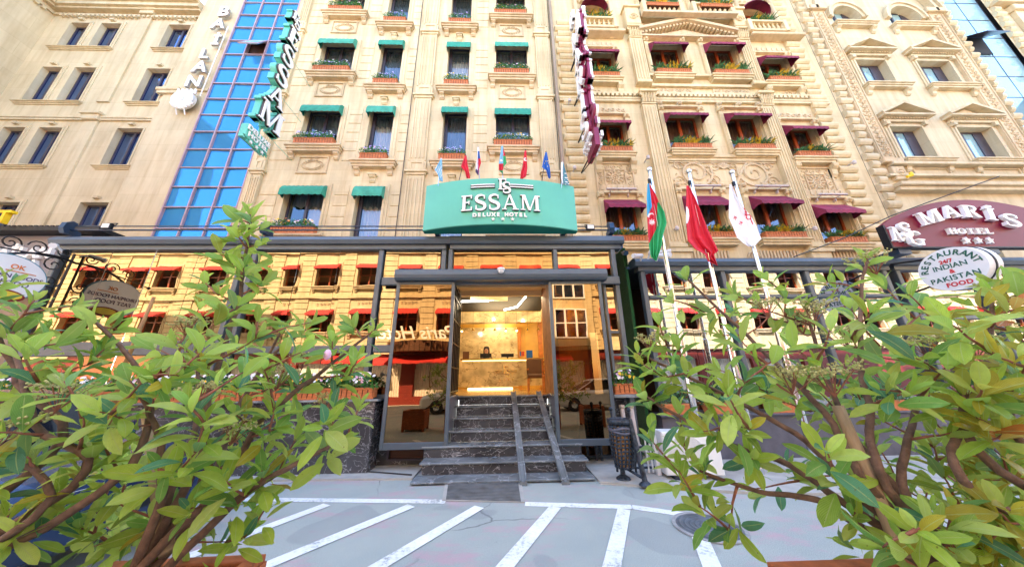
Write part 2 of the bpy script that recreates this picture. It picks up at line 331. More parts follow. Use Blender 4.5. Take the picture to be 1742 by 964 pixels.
    def ball(s, c, r, n=10, sz=1):
        m_ = max(4, n // 2)
        s.lathe([(max(1e-4, r * sin(pi * i / m_)), -r * sz * cos(pi * i / m_)) for i in range(m_ + 1)], c, n)
    def spiral(s, cx, cz, y, r0, r1, a0, turns, th, n=22, sgn=1):
        pts = []
        for i in range(n + 1):
            t = i / n; r = r0 + (r1 - r0) * t; a = a0 + sgn * 2 * pi * turns * t
            pts.append((cx + r * cos(a), y, cz + r * sin(a)))
        s.tube(pts, [th * (1 - .5 * i / n) for i in range(n + 1)], 5)
    def clusters(s, gap=.12):
        sh = s.sh + [(len(s.v), len(s.f))]; bb = []
        for i in range(len(s.sh)):
            q = s.v[sh[i][0]:sh[i + 1][0]]; bb.append([(min(p[k] for p in q) - gap / 2, max(p[k] for p in q) + gap / 2) for k in range(3)])
        par = list(range(len(bb)))
        def fd(a):
            while par[a] != a: par[a] = par[par[a]]; a = par[a]
            return a
        for i in range(len(bb)):
            for j in range(i):
                if all(bb[i][k][0] <= bb[j][k][1] and bb[j][k][0] <= bb[i][k][1] for k in range(3)):
                    a, b_ = fd(i), fd(j)
                    if a != b_: par[a] = b_
        gs = {}
        for i in range(len(bb)): gs.setdefault(fd(i), []).append(i)
        out_ = []
        for g_ in gs.values():
            q = MB(); q.mats = s.mats
            for i in g_:
                n0 = sh[i][0]; m0 = len(q.v); q.sh.append((m0, len(q.f))); q.v += s.v[n0:sh[i + 1][0]]
                for f in range(sh[i][1], sh[i + 1][1]): q.f.append([a - n0 + m0 for a in s.f[f]]); q.m.append(s.m[f])
            out_.append(q)
        return out_
    def build(s, name, mat=None, parent=None, smooth=False, bevel=0):
        if parent is not None and name in SPLIT and 1 < len(s.sh) < 420 and s.v:
            cl = s.clusters()
            if 1 < len(cl) < 60:
                os_ = [c.build1(name, mat, parent, smooth, bevel) for c in cl]; return os_[0]
        return s.build1(name, mat, parent, smooth, bevel)
    def build1(s, name, mat=None, parent=None, smooth=False, bevel=0):
        if not s.v: s.add([(0, 0, 0)], [])
        off = Vector(parent['_off']) if parent is not None else None
        if off is None:
            xs = [p.x for p in s.v]; ys = [p.y for p in s.v]; zs = [p.z for p in s.v]
            off = Vector(((min(xs) + max(xs)) / 2, (min(ys) + max(ys)) / 2, min(zs)))
        me = bpy.data.meshes.new(name)
        me.from_pydata([tuple(p - off) for p in s.v], [], s.f); me.validate()
        ms = s.mats if s.mats else [mat]
        for q in ms: me.materials.append(MT[q])
        if s.mats and len(me.polygons) == len(s.m): me.polygons.foreach_set('material_index', s.m)
        if smooth: me.polygons.foreach_set('use_smooth', [True] * len(me.polygons))
        o = bpy.data.objects.new(name, me); COL.objects.link(o); o['_off'] = tuple(off)
        if parent is not None: o.parent = parent
        else: o.location = off
        if bevel:
            bm_ = o.modifiers.new('bevel', 'BEVEL'); bm_.width = bevel; bm_.segments = 2; bm_.limit_method = 'ANGLE'
        return o

def tag(o, label=None, cat=None, group=None, kind=None):
    if label: o['label'] = label
    if cat: o['category'] = cat
    if group: o['group'] = group
    if kind: o['kind'] = kind
    return o
def thing(name, loc, label, cat, group=None):
    o = bpy.data.objects.new(name, None); COL.objects.link(o); o.location = loc; o['_off'] = tuple(loc); o.empty_display_size = .2
    return tag(o, label, cat, group)
def struct(name, mb, mat): return tag(mb.build(name, mat), kind='structure')
def children(o): return [c for c in COL.objects if c.parent == o]
KIDS = {}
def copy_thing(o, loc, rz=None, label=None, scale=None):
    if o.name not in KIDS: KIDS[o.name] = [(c, [(g, []) for g in children(c)]) for c in children(o)]
    r = o.copy(); COL.objects.link(r); r.location = loc
    if rz is not None: r.rotation_euler = (0, 0, rz)
    if scale: r.scale = scale
    if label: r['label'] = label
    for c, gs in KIDS[o.name]:
        c2 = c.copy(); COL.objects.link(c2); c2.parent = r
        for g, _ in gs:
            g2 = g.copy(); COL.objects.link(g2); g2.parent = c2
    return r

# wall in the plane y=Y (front) with rectangular holes and reveals
def wall(mb, x0, x1, z0, z1, Y, holes=(), depth=.3):
    xs = sorted({x0, x1, *[h[0] for h in holes], *[h[1] for h in holes]}); zs = sorted({z0, z1, *[h[2] for h in holes], *[h[3] for h in holes]})
    xs = [x for x in xs if x0 <= x <= x1]; zs = [z for z in zs if z0 <= z <= z1]
    for i in range(len(xs) - 1):
        for j in range(len(zs) - 1):
            cx = (xs[i] + xs[i + 1]) / 2; cz = (zs[j] + zs[j + 1]) / 2
            if any(h[0] < cx < h[1] and h[2] < cz < h[3] for h in holes): continue
            mb.quad((xs[i], Y, zs[j]), (xs[i + 1], Y, zs[j]), (xs[i + 1], Y, zs[j + 1]), (xs[i], Y, zs[j + 1]))
    for a, b_, c, d in holes:
        D = Y + depth
        mb.quad((a, Y, c), (a, Y, d), (a, D, d), (a, D, c)); mb.quad((b_, Y, d), (b_, Y, c), (b_, D, c), (b_, D, d))
        mb.quad((a, Y, d), (b_, Y, d), (b_, D, d), (a, D, d)); mb.quad((b_, Y, c), (a, Y, c), (a, D, c), (b_, D, c))

# ---- lettering: serif glyphs made of overlapping slabs (each a hair prouder than the last), sans glyphs from the built-in font
def ribbon(pts, ws):
    L_, R_ = [], []
    for i, p in enumerate(pts):
        a = pts[max(0, i - 1)]; b_ = pts[min(len(pts) - 1, i + 1)]; dx, dz = b_[0] - a[0], b_[1] - a[1]; l = sqrt(dx * dx + dz * dz) or 1
        nx, nz = -dz / l, dx / l; w_ = ws[i] / 2
        L_.append((p[0] + nx * w_, p[1] + nz * w_)); R_.append((p[0] - nx * w_, p[1] - nz * w_))
    return L_, R_
def spath(w_=.62):
    key = [(.86, .80), (.80, .93), (.5, .98), (.18, .90), (.10, .74), (.22, .60), (.5, .51), (.80, .41), (.92, .25), (.80, .08), (.5, .02), (.18, .06), (.10, .22)]
    pts = []
    for i in range(len(key) - 1):
        p0 = key[max(0, i - 1)]; p1 = key[i]; p2 = key[i + 1]; p3 = key[min(len(key) - 1, i + 2)]
        for k in range(3):
            t = k / 3; q = []
            for c in (0, 1): q.append(.5 * (2 * p1[c] + (p2[c] - p0[c]) * t + (2 * p0[c] - 5 * p1[c] + 4 * p2[c] - p3[c]) * t * t + (3 * p1[c] - p0[c] - 3 * p2[c] + p3[c]) * t ** 3))
            pts.append((q[0] * w_, q[1]))
    pts.append((key[-1][0] * w_, key[-1][1])); return pts
def glyph(ch, hv=1.0):
    """polys in a box of height 1; returns (list of polys or ('r',pts,ws), width)"""
    R = lambda a, b_, c, d: [(a, c), (b_, c), (b_, d), (a, d)]
    T, t = .17 * hv, .075 * hv; sf = .055 * hv
    def D(x0, z0, x1, z1, w_): return [(x0, z0), (x0 + w_, z0), (x1 + w_, z1), (x1, z1)]
    if ch == 'E': return [R(.08, .08 + T, 0, 1), R(.0, .62, 0, sf + .02), R(.0, .60, 1 - sf - .02, 1), R(.2, .46, .49, .49 + t), R(.57, .64, 0, .22), R(.55, .62, .78, 1), R(.43, .48, .40, .62)], .70
    if ch == 'A': return [D(.06, 0, .36, 1, t), [(.66, 0), (.66 + T, 0), (.36 + t + .03, 1), (.36, 1)], R(.18, .68, .30, .30 + t), R(-.02, .24, 0, sf), R(.56, .92, 0, sf)], .94
    if ch == 'M': return [R(.08, .08 + t, 0, 1), R(.86, .86 + T, 0, 1), [(.08, 1), (.44, 0), (.56, 0), (.26, 1)], [(.47, 0), (.55, 0), (.90, 1), (.82, 1)], R(-.02, .25, 0, sf), R(.76, 1.12, 0, sf), R(-.02, .24, 1 - sf, 1), R(.82, 1.12, 1 - sf, 1)], 1.16
    if ch in 'Iİ':
        g = [R(.10, .10 + T, 0, 1), R(0, .2 + T, 0, sf), R(0, .2 + T, 1 - sf, 1)]
        if ch == 'İ': g.append(R(.09, .11 + T, 1.07, 1.22))
        return g, .26 + T
    if ch == 'H': return [R(.08, .08 + T, 0, 1), R(.62, .62 + T, 0, 1), R(.2, .66, .47, .47 + t), R(0, .33, 0, sf), R(.54, .87, 0, sf), R(0, .33, 1 - sf, 1), R(.54, .87, 1 - sf, 1)], .92
    if ch == 'T': return [R(.30, .30 + T, 0, 1), R(0, .76, 1 - sf - .02, 1), R(.2, .57, 0, sf), R(0, .06, .8, 1), R(.70, .76, .8, 1)], .82
    if ch == 'L': return [R(.08, .08 + T, 0, 1), R(0, .33, 1 - sf, 1), R(0, .62, 0, sf + .02), R(.56, .62, 0, .25)], .70
    if ch == 'N': return [R(.08, .08 + T, 0, 1), R(.62, .62 + T, 0, 1), [(.10, 1), (.60, 0), (.78, 0), (.28, 1)]], .88
    if ch == 'B': return [R(.06, .06 + T, 0, 1), ('r', [(.1, .96), (.4, .96), (.58, .88), (.60, .74), (.5, .58), (.2, .53)], [.1] * 2 + [.16] * 2 + [.12, .1]), ('r', [(.2, .52), (.45, .50), (.66, .40), (.68, .24), (.55, .07), (.1, .045)], [.1, .12, .17, .17, .12, .1])], .80
    if ch == 'G': return [('r', [(.72, .80), (.60, .93), (.40, .96), (.16, .84), (.08, .5), (.16, .16), (.40, .04), (.62, .10), (.70, .25)], [.06, .09, .09, .15, .18, .15, .09, .09, .1]), R(.62, .78, .05, .45), R(.48, .86, .41, .47)], .92
    if ch == 'R': return [R(.08, .08 + T, 0, 1), R(0, .36, 0, sf), ('r', [(.02, .965), (.44, .965), (.64, .88), (.68, .73), (.58, .56), (.24, .50)], [.07, .08, .15, .17, .12, .08]), [(.62, 0), (.86, 0), (.52, .52), (.34, .50)]], .90
    if ch == 'O': return [('r', [(.4 + .33 * cos(a * pi / 10), .5 + .46 * sin(a * pi / 10)) for a in range(21)], [.08 + .11 * abs(cos(a * pi / 10)) for a in range(21)])], .82
    if ch == 'S':
        p = spath(); n = len(p); ws = [.06 + .13 * sin(pi * min(1, max(0, i / (n - 1)))) ** 1.3 for i in range(n)]
        return [('r', p, ws), R(.50, .56, .72, .96), R(.03, .09, .04, .30)], .68
    return [], .4
def put_glyph(mb, ch, Tm, h, d0, d1, hv=1.0, grow=0.0):
    """local x right, z up, front at -d0, back at -d1 (metres, d0>d1)"""
    polys, wd = glyph(ch, hv)
    for i, pl in enumerate(polys):
        e = .0012 * i; old = mb.T; mb.T = (old @ Tm) if old else Tm
        if pl[0] == 'r':
            L_, R_ = ribbon(pl[1], [q + 2 * grow for q in pl[2]]); n = len(L_)
            vs_ = [(x * h, -d0 - e, z * h) for x, z in L_] + [(x * h, -d0 - e, z * h) for x, z in R_] + [(x * h, -d1, z * h) for x, z in L_] + [(x * h, -d1, z * h) for x, z in R_]
            fs = []
            for k in range(n - 1):
                fs += [(k, n + k, n + k + 1, k + 1), (2 * n + k, 2 * n + k + 1, 3 * n + k + 1, 3 * n + k), (k, k + 1, 2 * n + k + 1, 2 * n + k), (n + k, 3 * n + k, 3 * n + k + 1, n + k + 1)]
            fs += [(0, 2 * n, 3 * n, n), (n - 1, 2 * n - 1, 4 * n - 1, 3 * n - 1)]
            mb.add(vs_, fs)
        else:
            if grow:
                cx = sum(p[0] for p in pl) / len(pl); cz = sum(p[1] for p in pl) / len(pl)
                pl = [(x + (grow if x > cx else -grow), z + (grow if z > cz else -grow)) for x, z in pl]
            mb.prism([(x * h, z * h) for x, z in pl], -d0 - e, -d1)
        mb.T = old
    return wd * h
def text_mesh(mb, body, Tm, size, depth, bold=0.0, align='CENTER', spacing=1.0, shear=0):
    cu = bpy.data.curves.new('t', 'FONT'); cu.body = body; cu.size = size; cu.extrude = depth / 2; cu.offset = bold; cu.align_x = align; cu.resolution_u = 3
    cu.space_character = spacing; cu.shear = shear
    o = bpy.data.objects.new('t', cu); COL.objects.link(o); dg = bpy.context.evaluated_depsgraph_get(); dg.update()
    me = bpy.data.meshes.new_from_object(o.evaluated_get(dg)); S = Matrix(((1, 0, 0, 0), (0, 0, -1, -depth / 2), (0, 1, 0, 0), (0, 0, 0, 1)))   # font plane xy -> xz, facing -y
    old = mb.T; mb.T = (old @ Tm) if old else Tm
    mb.add([S @ v.co for v in me.vertices], [tuple(p.vertices) for p in me.polygons]); mb.T = old
    bpy.data.objects.remove(o); bpy.data.curves.remove(cu); bpy.data.meshes.remove(me)
def star(mb, Tm, r, d, n=5, inner=.42, a0=90):
    pts = []
    for i in range(2 * n):
        a = radians(a0 + 180 * i / n); q = r if i % 2 == 0 else r * inner
        pts.append((q * cos(a), q * sin(a)))
    old = mb.T; mb.T = (old @ Tm) if old else Tm
    m_ = len(pts)
    mb.add([(x, -d, z) for x, z in pts] + [(x, 0, z) for x, z in pts] + [(0, -d, 0)],
           [(i, (i + 1) % m_, 2 * m_) for i in range(m_)] + [(i, i + m_, (i + 1) % m_ + m_, (i + 1) % m_) for i in range(m_)])
    mb.T = old
TR = Matrix.Translation
def frame_at(x, y, z, rz=0, ry=0): return TR((x, y, z)) @ Matrix.Rotation(rz, 4, 'Z') @ Matrix.Rotation(ry, 4, 'Y')
def pip(x, y, poly):
    c = False; n = len(poly); j = n - 1
    for i in range(n):
        xi, yi = poly[i]; xj, yj = poly[j]
        if (yi > y) != (yj > y) and x < (xj - xi) * (y - yi) / (yj - yi) + xi: c = not c
        j = i
    return c
# ------------------------------------------------------------------ ground
g = MB(); g.quad((-400, -400, 0), (400, -400, 0), (400, 400, 0), (-400, 400, 0)); struct('road', g, 'asphalt')
def strip(mb, p, q, w_, z, n=1):
    p = Vector((p[0], p[1], 0)); q = Vector((q[0], q[1], 0)); d = (q - p).normalized(); s_ = Vector((-d.y, d.x, 0)) * w_ / 2
    a, b_, c, e = p - s_, p + s_, q + s_, q - s_
    for v in (a, b_, c, e): v.z = z
    mb.quad(a, e, c, b_)
pm_ = MB()
A0 = gr(200, 846); A1 = gr(475, 851); A2 = gr(760, 853)
for a, b_ in (((150, 846), (758, 853)), ((893, 857), (1075, 862)), ((1075, 862), (1200, 880))): strip(pm_, gr(*a), gr(*b_), .13, .004)
struct('painted_line', pm_, 'road_paint')
st_ = MB()
for a, b_ in (((560, 857), (360, 932)), ((703, 859), (430, 972)), ((818, 861), (620, 978)), ((946, 861), (848, 978)), ((1062, 865), (1038, 978)), ((1190, 912), (1220, 985))):
    p, q = gr(*a), gr(*b_); d = (q - p).normalized(); strip(st_, p + d * .03, q + d * .4, .145, .008)
struct('painted_stripes', st_, 'road_paint')
# concrete apron along the building foot
ap = MB()
ap.prismz([(-9.4, 5.50), (-3.6, 5.52), (-1.45, 5.42), (-1.45, 6.3), (-9.4, 6.3)], -.05, .03)
pts = [(1.42, 5.02)] + [(1.42 + t * 3.6, 5.02 - .75 * sin(pi * min(1, t * 1.15) * .5) + .1 * t) for t in (.12, .25, .4, .55, .7, .85, 1)] + [(9.5, 4.3), (9.5, 6.6), (1.42, 6.6)]
ap.prismz(pts, -.05, .035); struct('pavement', ap, 'concrete')
cb = MB(); cb.tube([gr(505, 803), gr(590, 804), gr(650, 808), gr(700, 812)], .012, 6); o = cb.build('cable', 'cable_rubber', smooth=True)
o.location.z = .03; tag(o, 'thin black cable lying along the pavement edge left of the steps', 'cable')
mat_ = MB(); p0, p1, p2, p3 = gr(757, 822), gr(887, 822), gr(893, 855), gr(752, 852)
root = thing('door_mat', ((p0 + p2) / 2), 'grey ribbed entrance mat lying at the foot of the marble steps', 'mat')
b1 = MB(); b1.prismz([(p3.x, p3.y), (p2.x, p2.y), (p1.x, p1.y), (p0.x, p0.y)], .004, .014); b1.build('border', 'concrete', root)
for i in range(13):
    t0 = (i + .3) / 13.4; t1 = t0 + .045
    a, b_, c, e = p3.lerp(p0, t0), p2.lerp(p1, t0), p2.lerp(p1, t1), p3.lerp(p0, t1)
    i_ = .05; mat_.prismz([(a.x + i_, a.y), (b_.x - i_, b_.y), (c.x - i_, c.y), (e.x + i_, e.y)], .014, .024)
mat_.build('rib', 'rib_grey', root)
# manhole
mc = gr(1206, 897); root = thing('manhole_cover', (mc.x, mc.y, 0), 'round ringed manhole cover set in the pavement near the right shrub', 'manhole cover')
mh = MB(); mh.lathe([(.345, .004), (.345, .016), (.31, .018), (.305, .012)], (mc.x, mc.y, 0), 40); mh.build('ring', 'pipe_grey', root)
mh = MB()
for r in (.27, .22, .17, .12, .07):
    n_ = 36; vs_ = []; fs = []
    for k in range(n_):
        c_, s_ = cos(2 * pi * k / n_), sin(2 * pi * k / n_)
        vs_ += [(mc.x + c_ * (r + .016), mc.y + s_ * (r + .016), .014), (mc.x + c_ * r, mc.y + s_ * r, .022), (mc.x + c_ * (r - .016), mc.y + s_ * (r - .016), .014)]
    for k in range(n_):
        a = 3 * k; b_ = 3 * ((k + 1) % n_); fs += [(a, a + 1, b_ + 1, b_), (a + 1, a + 2, b_ + 2, b_ + 1)]
    mh.add(vs_, fs)
mh.lathe([(.305, .004), (.305, .0135)], (mc.x, mc.y, 0), 40); mh.build('lid', 'rib_grey', root)

# ------------------------------------------------------------------ facade pieces
def awning(mb, x0, x1, zt, drop, out_, Y, kind):
    n = 28; prof = []
    if kind == 'round':
        for i in range(7):
            a = pi / 2 * i / 6; prof.append((Y - out_ * sin(a), zt - (drop - .10) * (1 - cos(a))))
    else:
        prof = [(Y, zt), (Y - out_ * .5, zt - (drop - .1) * .52), (Y - out_, zt - (drop - .1))]
    vs_ = []; fs = []; m_ = len(prof)
    for i in range(n + 1):
        x = x0 + (x1 - x0) * i / n
        for (y, z) in prof: vs_.append((x, y, z + (.008 * sin(i * 2.1) if y < Y - .05 else 0)))
        sc_ = .10 + .03 * abs(sin(pi * 7 * i / n)); vs_.append((x, prof[-1][0] - .005, prof[-1][1] - sc_))
    k = m_ + 1
    for i in range(n):
        for j in range(k - 1): fs.append((i * k + j, i * k + j + 1, (i + 1) * k + j + 1, (i + 1) * k + j))
    mb.add(vs_, fs)
    for x in (x0, x1):      # cheeks
        yb = prof[-1][0]; zb = prof[-1][1]
        pts = [(x, y, z) for y, z in prof] + [(x, yb, zb - .12), (x, yb + out_ * .33, zb - .09), (x, yb + out_ * .66, zb - .13), (x, Y, zb - .1)]
        mb.add(pts, [tuple(range(len(pts)))])
def curtain(mb, x0, x1, z0, z1, Y, folds=9, bottom=0):
    n = folds * 4; vs_ = []; fs = []
    for i in range(n + 1):
        x = x0 + (x1 - x0) * i / n; y = Y + .022 * sin(i * pi / 2 + .3 * sin(i)); zb = z0 + (bottom * abs(sin(i * pi / 8)) if bottom else 0)
        vs_ += [(x, y, zb), (x, y, z1)]
    for i in range(n): fs.append((2 * i, 2 * i + 2, 2 * i + 3, 2 * i + 1))
    mb.add(vs_, fs)
def bracket(mb, x, zt, Y, w_=.17, h=.26, d=.16):
    mb.prismx([(Y, zt), (Y - d, zt), (Y - d, zt - h * .28), (Y - d * .55, zt - h * .45), (Y - d * .5, zt - h * .8), (Y - d * .2, zt - h), (Y, zt - h)], x - w_ / 2, x + w_ / 2)
    for k in range(3): mb.box(x - w_ / 2 + .015 + k * w_ / 3, x - w_ / 2 + .03 + k * w_ / 3, Y - d - .012, Y - d - .0005, zt - h * .26, zt - .02)
def sill(mb, x0, x1, zt, Y, d=.26, h=.24):
    mb.box(x0, x1, Y - d, Y, zt - h * .30, zt, .012); mb.box(x0 + .035, x1 - .035, Y - d + .05, Y, zt - h * .62, zt - h * .301); mb.box(x0 + .07, x1 - .07, Y - d + .09, Y, zt - h, zt - h * .621)
def fluted(mb, x0, x1, z0, z1, Y, d=.09, n=4):
    mb.box(x0, x1, Y - d, Y, z0, z1); w_ = (x1 - x0) / (n * 2 + 1)
    for k in range(n):
        a = x0 + w_ * (2 * k + 1); mb.prismx([(Y - d + .0, z0 + .1), (Y - d - .03, z0 + .14), (Y - d - .03, z1 - .14), (Y - d, z1 - .1)], a + .01, a + w_ - .01)
    mb.box(x0 - .012, x0 + w_ * .5, Y - d - .028, Y - .001, z0 + .02, z1 - .02); mb.box(x1 - w_ * .5, x1 + .012, Y - d - .028, Y - .001, z0 + .02, z1 - .02)
def capital(mb, x0, x1, z, Y, d=.12):
    mb.box(x0 - .04, x1 + .04, Y - d - .03, Y - .002, z, z + .09, .01); mb.box(x0 - .09, x1 + .09, Y - d - .08, Y - .002, z + .091, z + .17, .01)
    mb.box(x0 - .02, x1 + .02, Y - d - .01, Y - .002, z + .171, z + .56, .01); xm = (x0 + x1) / 2; hw = (x1 - x0) * .33
    mb.box(x0 + .06, x0 + .12, Y - d - .035, Y - d - .011, z + .24, z + .48); mb.box(x1 - .12, x1 - .06, Y - d - .035, Y - d - .011, z + .24, z + .48)
    mb.box(x0 + .06, x1 - .06, Y - d - .036, Y - d - .011, z + .481, z + .52); mb.box(x0 + .06, x1 - .06, Y - d - .036, Y - d - .011, z + .20, z + .239)
def surround(mb, x0, x1, z0, z1, Y, w_=.17, d=.06):
    for k, (a, e) in enumerate(((w_, d * .6), (w_ * .45, d))):
        mb.box(x0 - a, x0 - (0 if k else w_ * .46), Y - e, Y - .001, z0, z1 + a); mb.box(x1 + (0 if k else w_ * .46), x1 + a, Y - e, Y - .001, z0, z1 + a)
        mb.box(x0 - (0 if k else w_ * .459), x1 + (0 if k else w_ * .459), Y - e, Y - .001, z1 + (0 if k else w_ * .46), z1 + a)
def frame_bars(mb, x0, x1, z0, z1, Y, f=.06, cols=2, trans=None):
    d = .05
    mb.box(x0, x0 + f, Y, Y + d, z0, z1); mb.box(x1 - f, x1, Y, Y + d, z0, z1); mb.box(x0 + f, x1 - f, Y, Y + d, z1 - f, z1); mb.box(x0 + f, x1 - f, Y, Y + d, z0, z0 + f)
    for k in range(1, cols):
        x = x0 + (x1 - x0) * k / cols; mb.box(x - f * .7, x + f * .7, Y - .01, Y + d, z0 + f, z1 - f)
    if trans: mb.box(x0 + f, x1 - f, Y + .002, Y + d, trans - f * .4, trans + f * .4)
def pane(mb, x0, x1, z0, z1, Y): mb.quad((x0, Y, z0), (x1, Y, z0), (x1, Y, z1), (x0, Y, z1))
def core(root, name, x0, x1, y0, y1, z0, z1, m_='dark_room'):
    b_ = MB(); b_.box(x0, x1, y0, y1, z0, z1); return b_.build(name, m_, root)

# ------------------------------------------------------------------ the hotel with green awnings
FY = 8.6
hotel = thing('hotel_building', (-3, FY, 0), 'cream stone hotel with green rounded awnings above the green curved sign', 'hotel')
Wz = [5.84 + 3.425 * k for k in range(5)]; Nz = [z - .62 for z in Wz]; Tz = [7.63 + 3.435 * k for k in range(5)]
COLS = [('wide', -7.15, -5.86), ('narrow', -4.83, -3.96), ('narrow', -2.16, -1.30), ('wide', -.24, 1.02)]
holes = []
for k in range(5):
    for kind, a, b_ in COLS: holes.append((a, b_, (Wz if kind == 'wide' else Nz)[k], Tz[k]))
wb = MB(); wall(wb, -8.6, 2.05, 4.2, 23, FY, holes, .34)
# rustication blocks between the windows
for k in range(5):
    for a, b_ in ((-8.0, -7.42), (-5.58, -5.12), (-3.72, -3.42), (-2.52, -2.42), (-1.06, -.56), (1.24, 1.3)):
        if b_ - a < .15: continue
        z = Nz[k] + .1
        while z < Tz[k] + .05: wb.box(a, b_, FY - .022, FY - .0005, z, z + .385, .012); z += .41
wb.build('wall', 'cream_stone', hotel)
core(hotel, 'inner_wall', -8.55, 2.0, FY + .75, FY + 9, 4.25, 22.9)
rb = MB(); rb.box(-8.6, 2.05, FY - .35, FY + 9.2, 23.001, 23.4); rb.build('roof', 'cream_stone', hotel)
for x0, x1, nf in ((-8.42, -8.02, 3), (-3.28, -2.62, 4), (1.34, 1.93, 4)):
    b_ = MB(); cz = [8.12 + 3.43 * k for k in range(-1, 5)]
    for k in range(len(cz)):
        if k + 1 < len(cz): fluted(b_, x0 + .05, x1 - .05, max(4.3, cz[k] + .57), cz[k + 1] - .002, FY, .08, nf)
        if cz[k] > 4.3: capital(b_, x0 + .03, x1 - .03, cz[k], FY, .09)
    b_.build('pilaster', 'cream_stone', hotel)
rnd = random.Random(3)
for k in range(5):
    for ci, (kind, a, b_) in enumerate(COLS):
        zs = (Wz if kind == 'wide' else Nz)[k]; zt = Tz[k]; yf = FY + .15
        m_ = MB(); frame_bars(m_, a + .01, b_ - .01, zs + .01, zt - .01, yf, .055, 2 if kind == 'wide' else 1, None)
        if kind == 'narrow': m_.box(a + .08, a + .13, yf - .02, yf + .04, zs + .05, zt - .08)
        wn = m_.build('window', 'frame_dark', hotel)
        m_ = MB(); pane(m_, a + .06, b_ - .06, zs + .06, zt - .06, yf + .03); m_.build('pane', 'window_glass', wn)
        m_ = MB(); openw = (ci, k) in ((1, 1), (2, 2), (0, 0), (1, 0))
        cm = 'curtain_white' if openw else rnd.choice(['curtain_white', 'curtain_grey', 'curtain_grey'])
        if openw: curtain(m_, a + .08 + (0 if kind == 'narrow' else .55), b_ - .05, zs + .06, zt - .1, FY + .33, 7)
        else: curtain(m_, a + .05, b_ - .05, zs + rnd.choice([.6, .75, .5]), zt - .06, FY + .33, 9, .16)
        m_.build('curtain', cm, wn)
        if not openw or 1:
            m_ = MB(); curtain(m_, a + .06, b_ - .06, zt - .62, zt - .06, FY + .29, 8, .1); m_.build('valance', 'curtain_grey', wn)
        m_ = MB(); awning(m_, a - .04, b_ + .04, zt + .05, .47 + rnd.uniform(-.03, .03), .27 + rnd.uniform(-.03, .03), FY - .005, 'round'); m_.build('awning', rnd.choice(['green_cloth', 'green_cloth', 'green_cloth_faded']), wn, smooth=False)
        m_ = MB(); surround(m_, a, b_, zs - .06, zt, FY); m_.build('surround', 'cream_stone', wn)
        m_ = MB(); sill(m_, a - (.30 if kind == 'wide' else .34), b_ + (.30 if kind == 'wide' else .34), zs - .005, FY, .27)
        for s_ in (a - .12, b_ + .12): bracket(m_, s_, zs - .25, FY)
        m_.build('sill', 'carved_stone', wn)
        if kind == 'narrow':
            m_ = MB(); bracket(m_, (a + b_) / 2, zt + .46, FY, .19, .24, .13); m_.box((a + b_) / 2 - .14, (a + b_) / 2 + .14, FY - .16, FY - .002, zt + .461, zt + .50); m_.build('keystone', 'cream_stone', wn)
            m_ = MB(); y = FY - .03
            for z in (zs + .52, zs + .44): m_.tube([(a - .02, y, z), (b_ + .02, y, z)], .011, 6)
            m_.tube([(a - .02, y, zs + .06), (b_ + .02, y, zs + .06)], .011, 6)
            for q in range(3):
                xc = a + (b_ - a) * (q + .5) / 3; m_.spiral(xc - .06, zs + .26, y, .07, .01, pi / 2, 1.3, .009); m_.spiral(xc + .06, zs + .26, y, .07, .01, pi / 2, 1.3, .009, sgn=-1)
            for q in range(4): x = a + (b_ - a) * q / 3; m_.tube([(x, y, zs), (x, y, zs + .52)], .010, 5)
            m_.mat('gold_metal')
            m_.mats = ['black_iron', 'gold_metal'] if False else ['black_iron']; m_.m = [0] * len(m_.m); m_.build('railing', 'black_iron', wn)
        else:
            # moulded panel with a laurel oval, under the sill
            m_ = MB(); xc = (a + b_) / 2; z1 = zs - .36; z0 = z1 - .70; x0 = xc - .52; x1 = xc + .52
            for q in ((x0, x1, z1 - .05, z1), (x0, x1, z0, z0 + .05), (x0, x0 + .05, z0 + .051, z1 - .051), (x1 - .05, x1, z0 + .051, z1 - .051)): m_.box(q[0], q[1], FY - .045, FY - .001, q[2], q[3])
            zc = (z0 + z1) / 2
            m_.tube([(xc + .27 * cos(t * pi / 10), FY - .012, zc + .14 * sin(t * pi / 10)) for t in range(21)], .018, 5)
            for q in range(22):
                t = 2 * pi * q / 22; cx_, cz_ = xc + .36 * cos(t), zc + .19 * sin(t); dx_, dz_ = -.055 * sin(t + .5), .045 * cos(t + .5)
                m_.tube([(cx_ - dx_, FY - .008, cz_ - dz_), (cx_, FY - .024, cz_), (cx_ + dx_, FY - .008, cz_ + dz_)], [.006, .022, .006], 5)
            for sg in (-1, 1): m_.spiral(xc + sg * .08, zc + .24, FY - .014, .06, .015, 0, 1.2, .014, 14, sg)
            m_.build('relief_panel', 'carved_stone', hotel)

# ------------------------------------------------------------------ the ornate hotel with maroon awnings
maris = thing('hotel_building', (7.5, FY, 0), 'ornate carved honey stone hotel with maroon awnings and ferns', 'hotel')
MC = [('side', 3.42, 4.55, [5.55 + 0, 9.02, 12.58], [7.17, 10.62, 14.15]), ('mid', 6.12, 7.45, [5.68, 9.18, 12.82], [7.33, 11.0, 14.72]),
      ('mid', 8.44, 9.78, [5.68, 9.18, 12.82], [7.33, 11.0, 14.72]), ('side', 10.52, 11.78, [5.50, 8.88, 12.5], [7.0, 10.46, 14.0])]
holes = []
for kind, a, b_, zs, zt in MC:
    for s_, t_ in zip(zs, zt): holes.append((a, b_, s_, t_))
    if kind == 'side': holes.append((a, b_, 15.75, 17.0))
    else: holes.append((a, b_, 16.3, 18.0))
m_ = MB(); wall(m_, 2.06, 13.2, 4.0, 23, FY, holes, .42)
m_.build('wall', 'honey_stone', maris); core(maris, 'inner_wall', 2.1, 13.15, FY + .9, FY + 9, 4.05, 22.9)
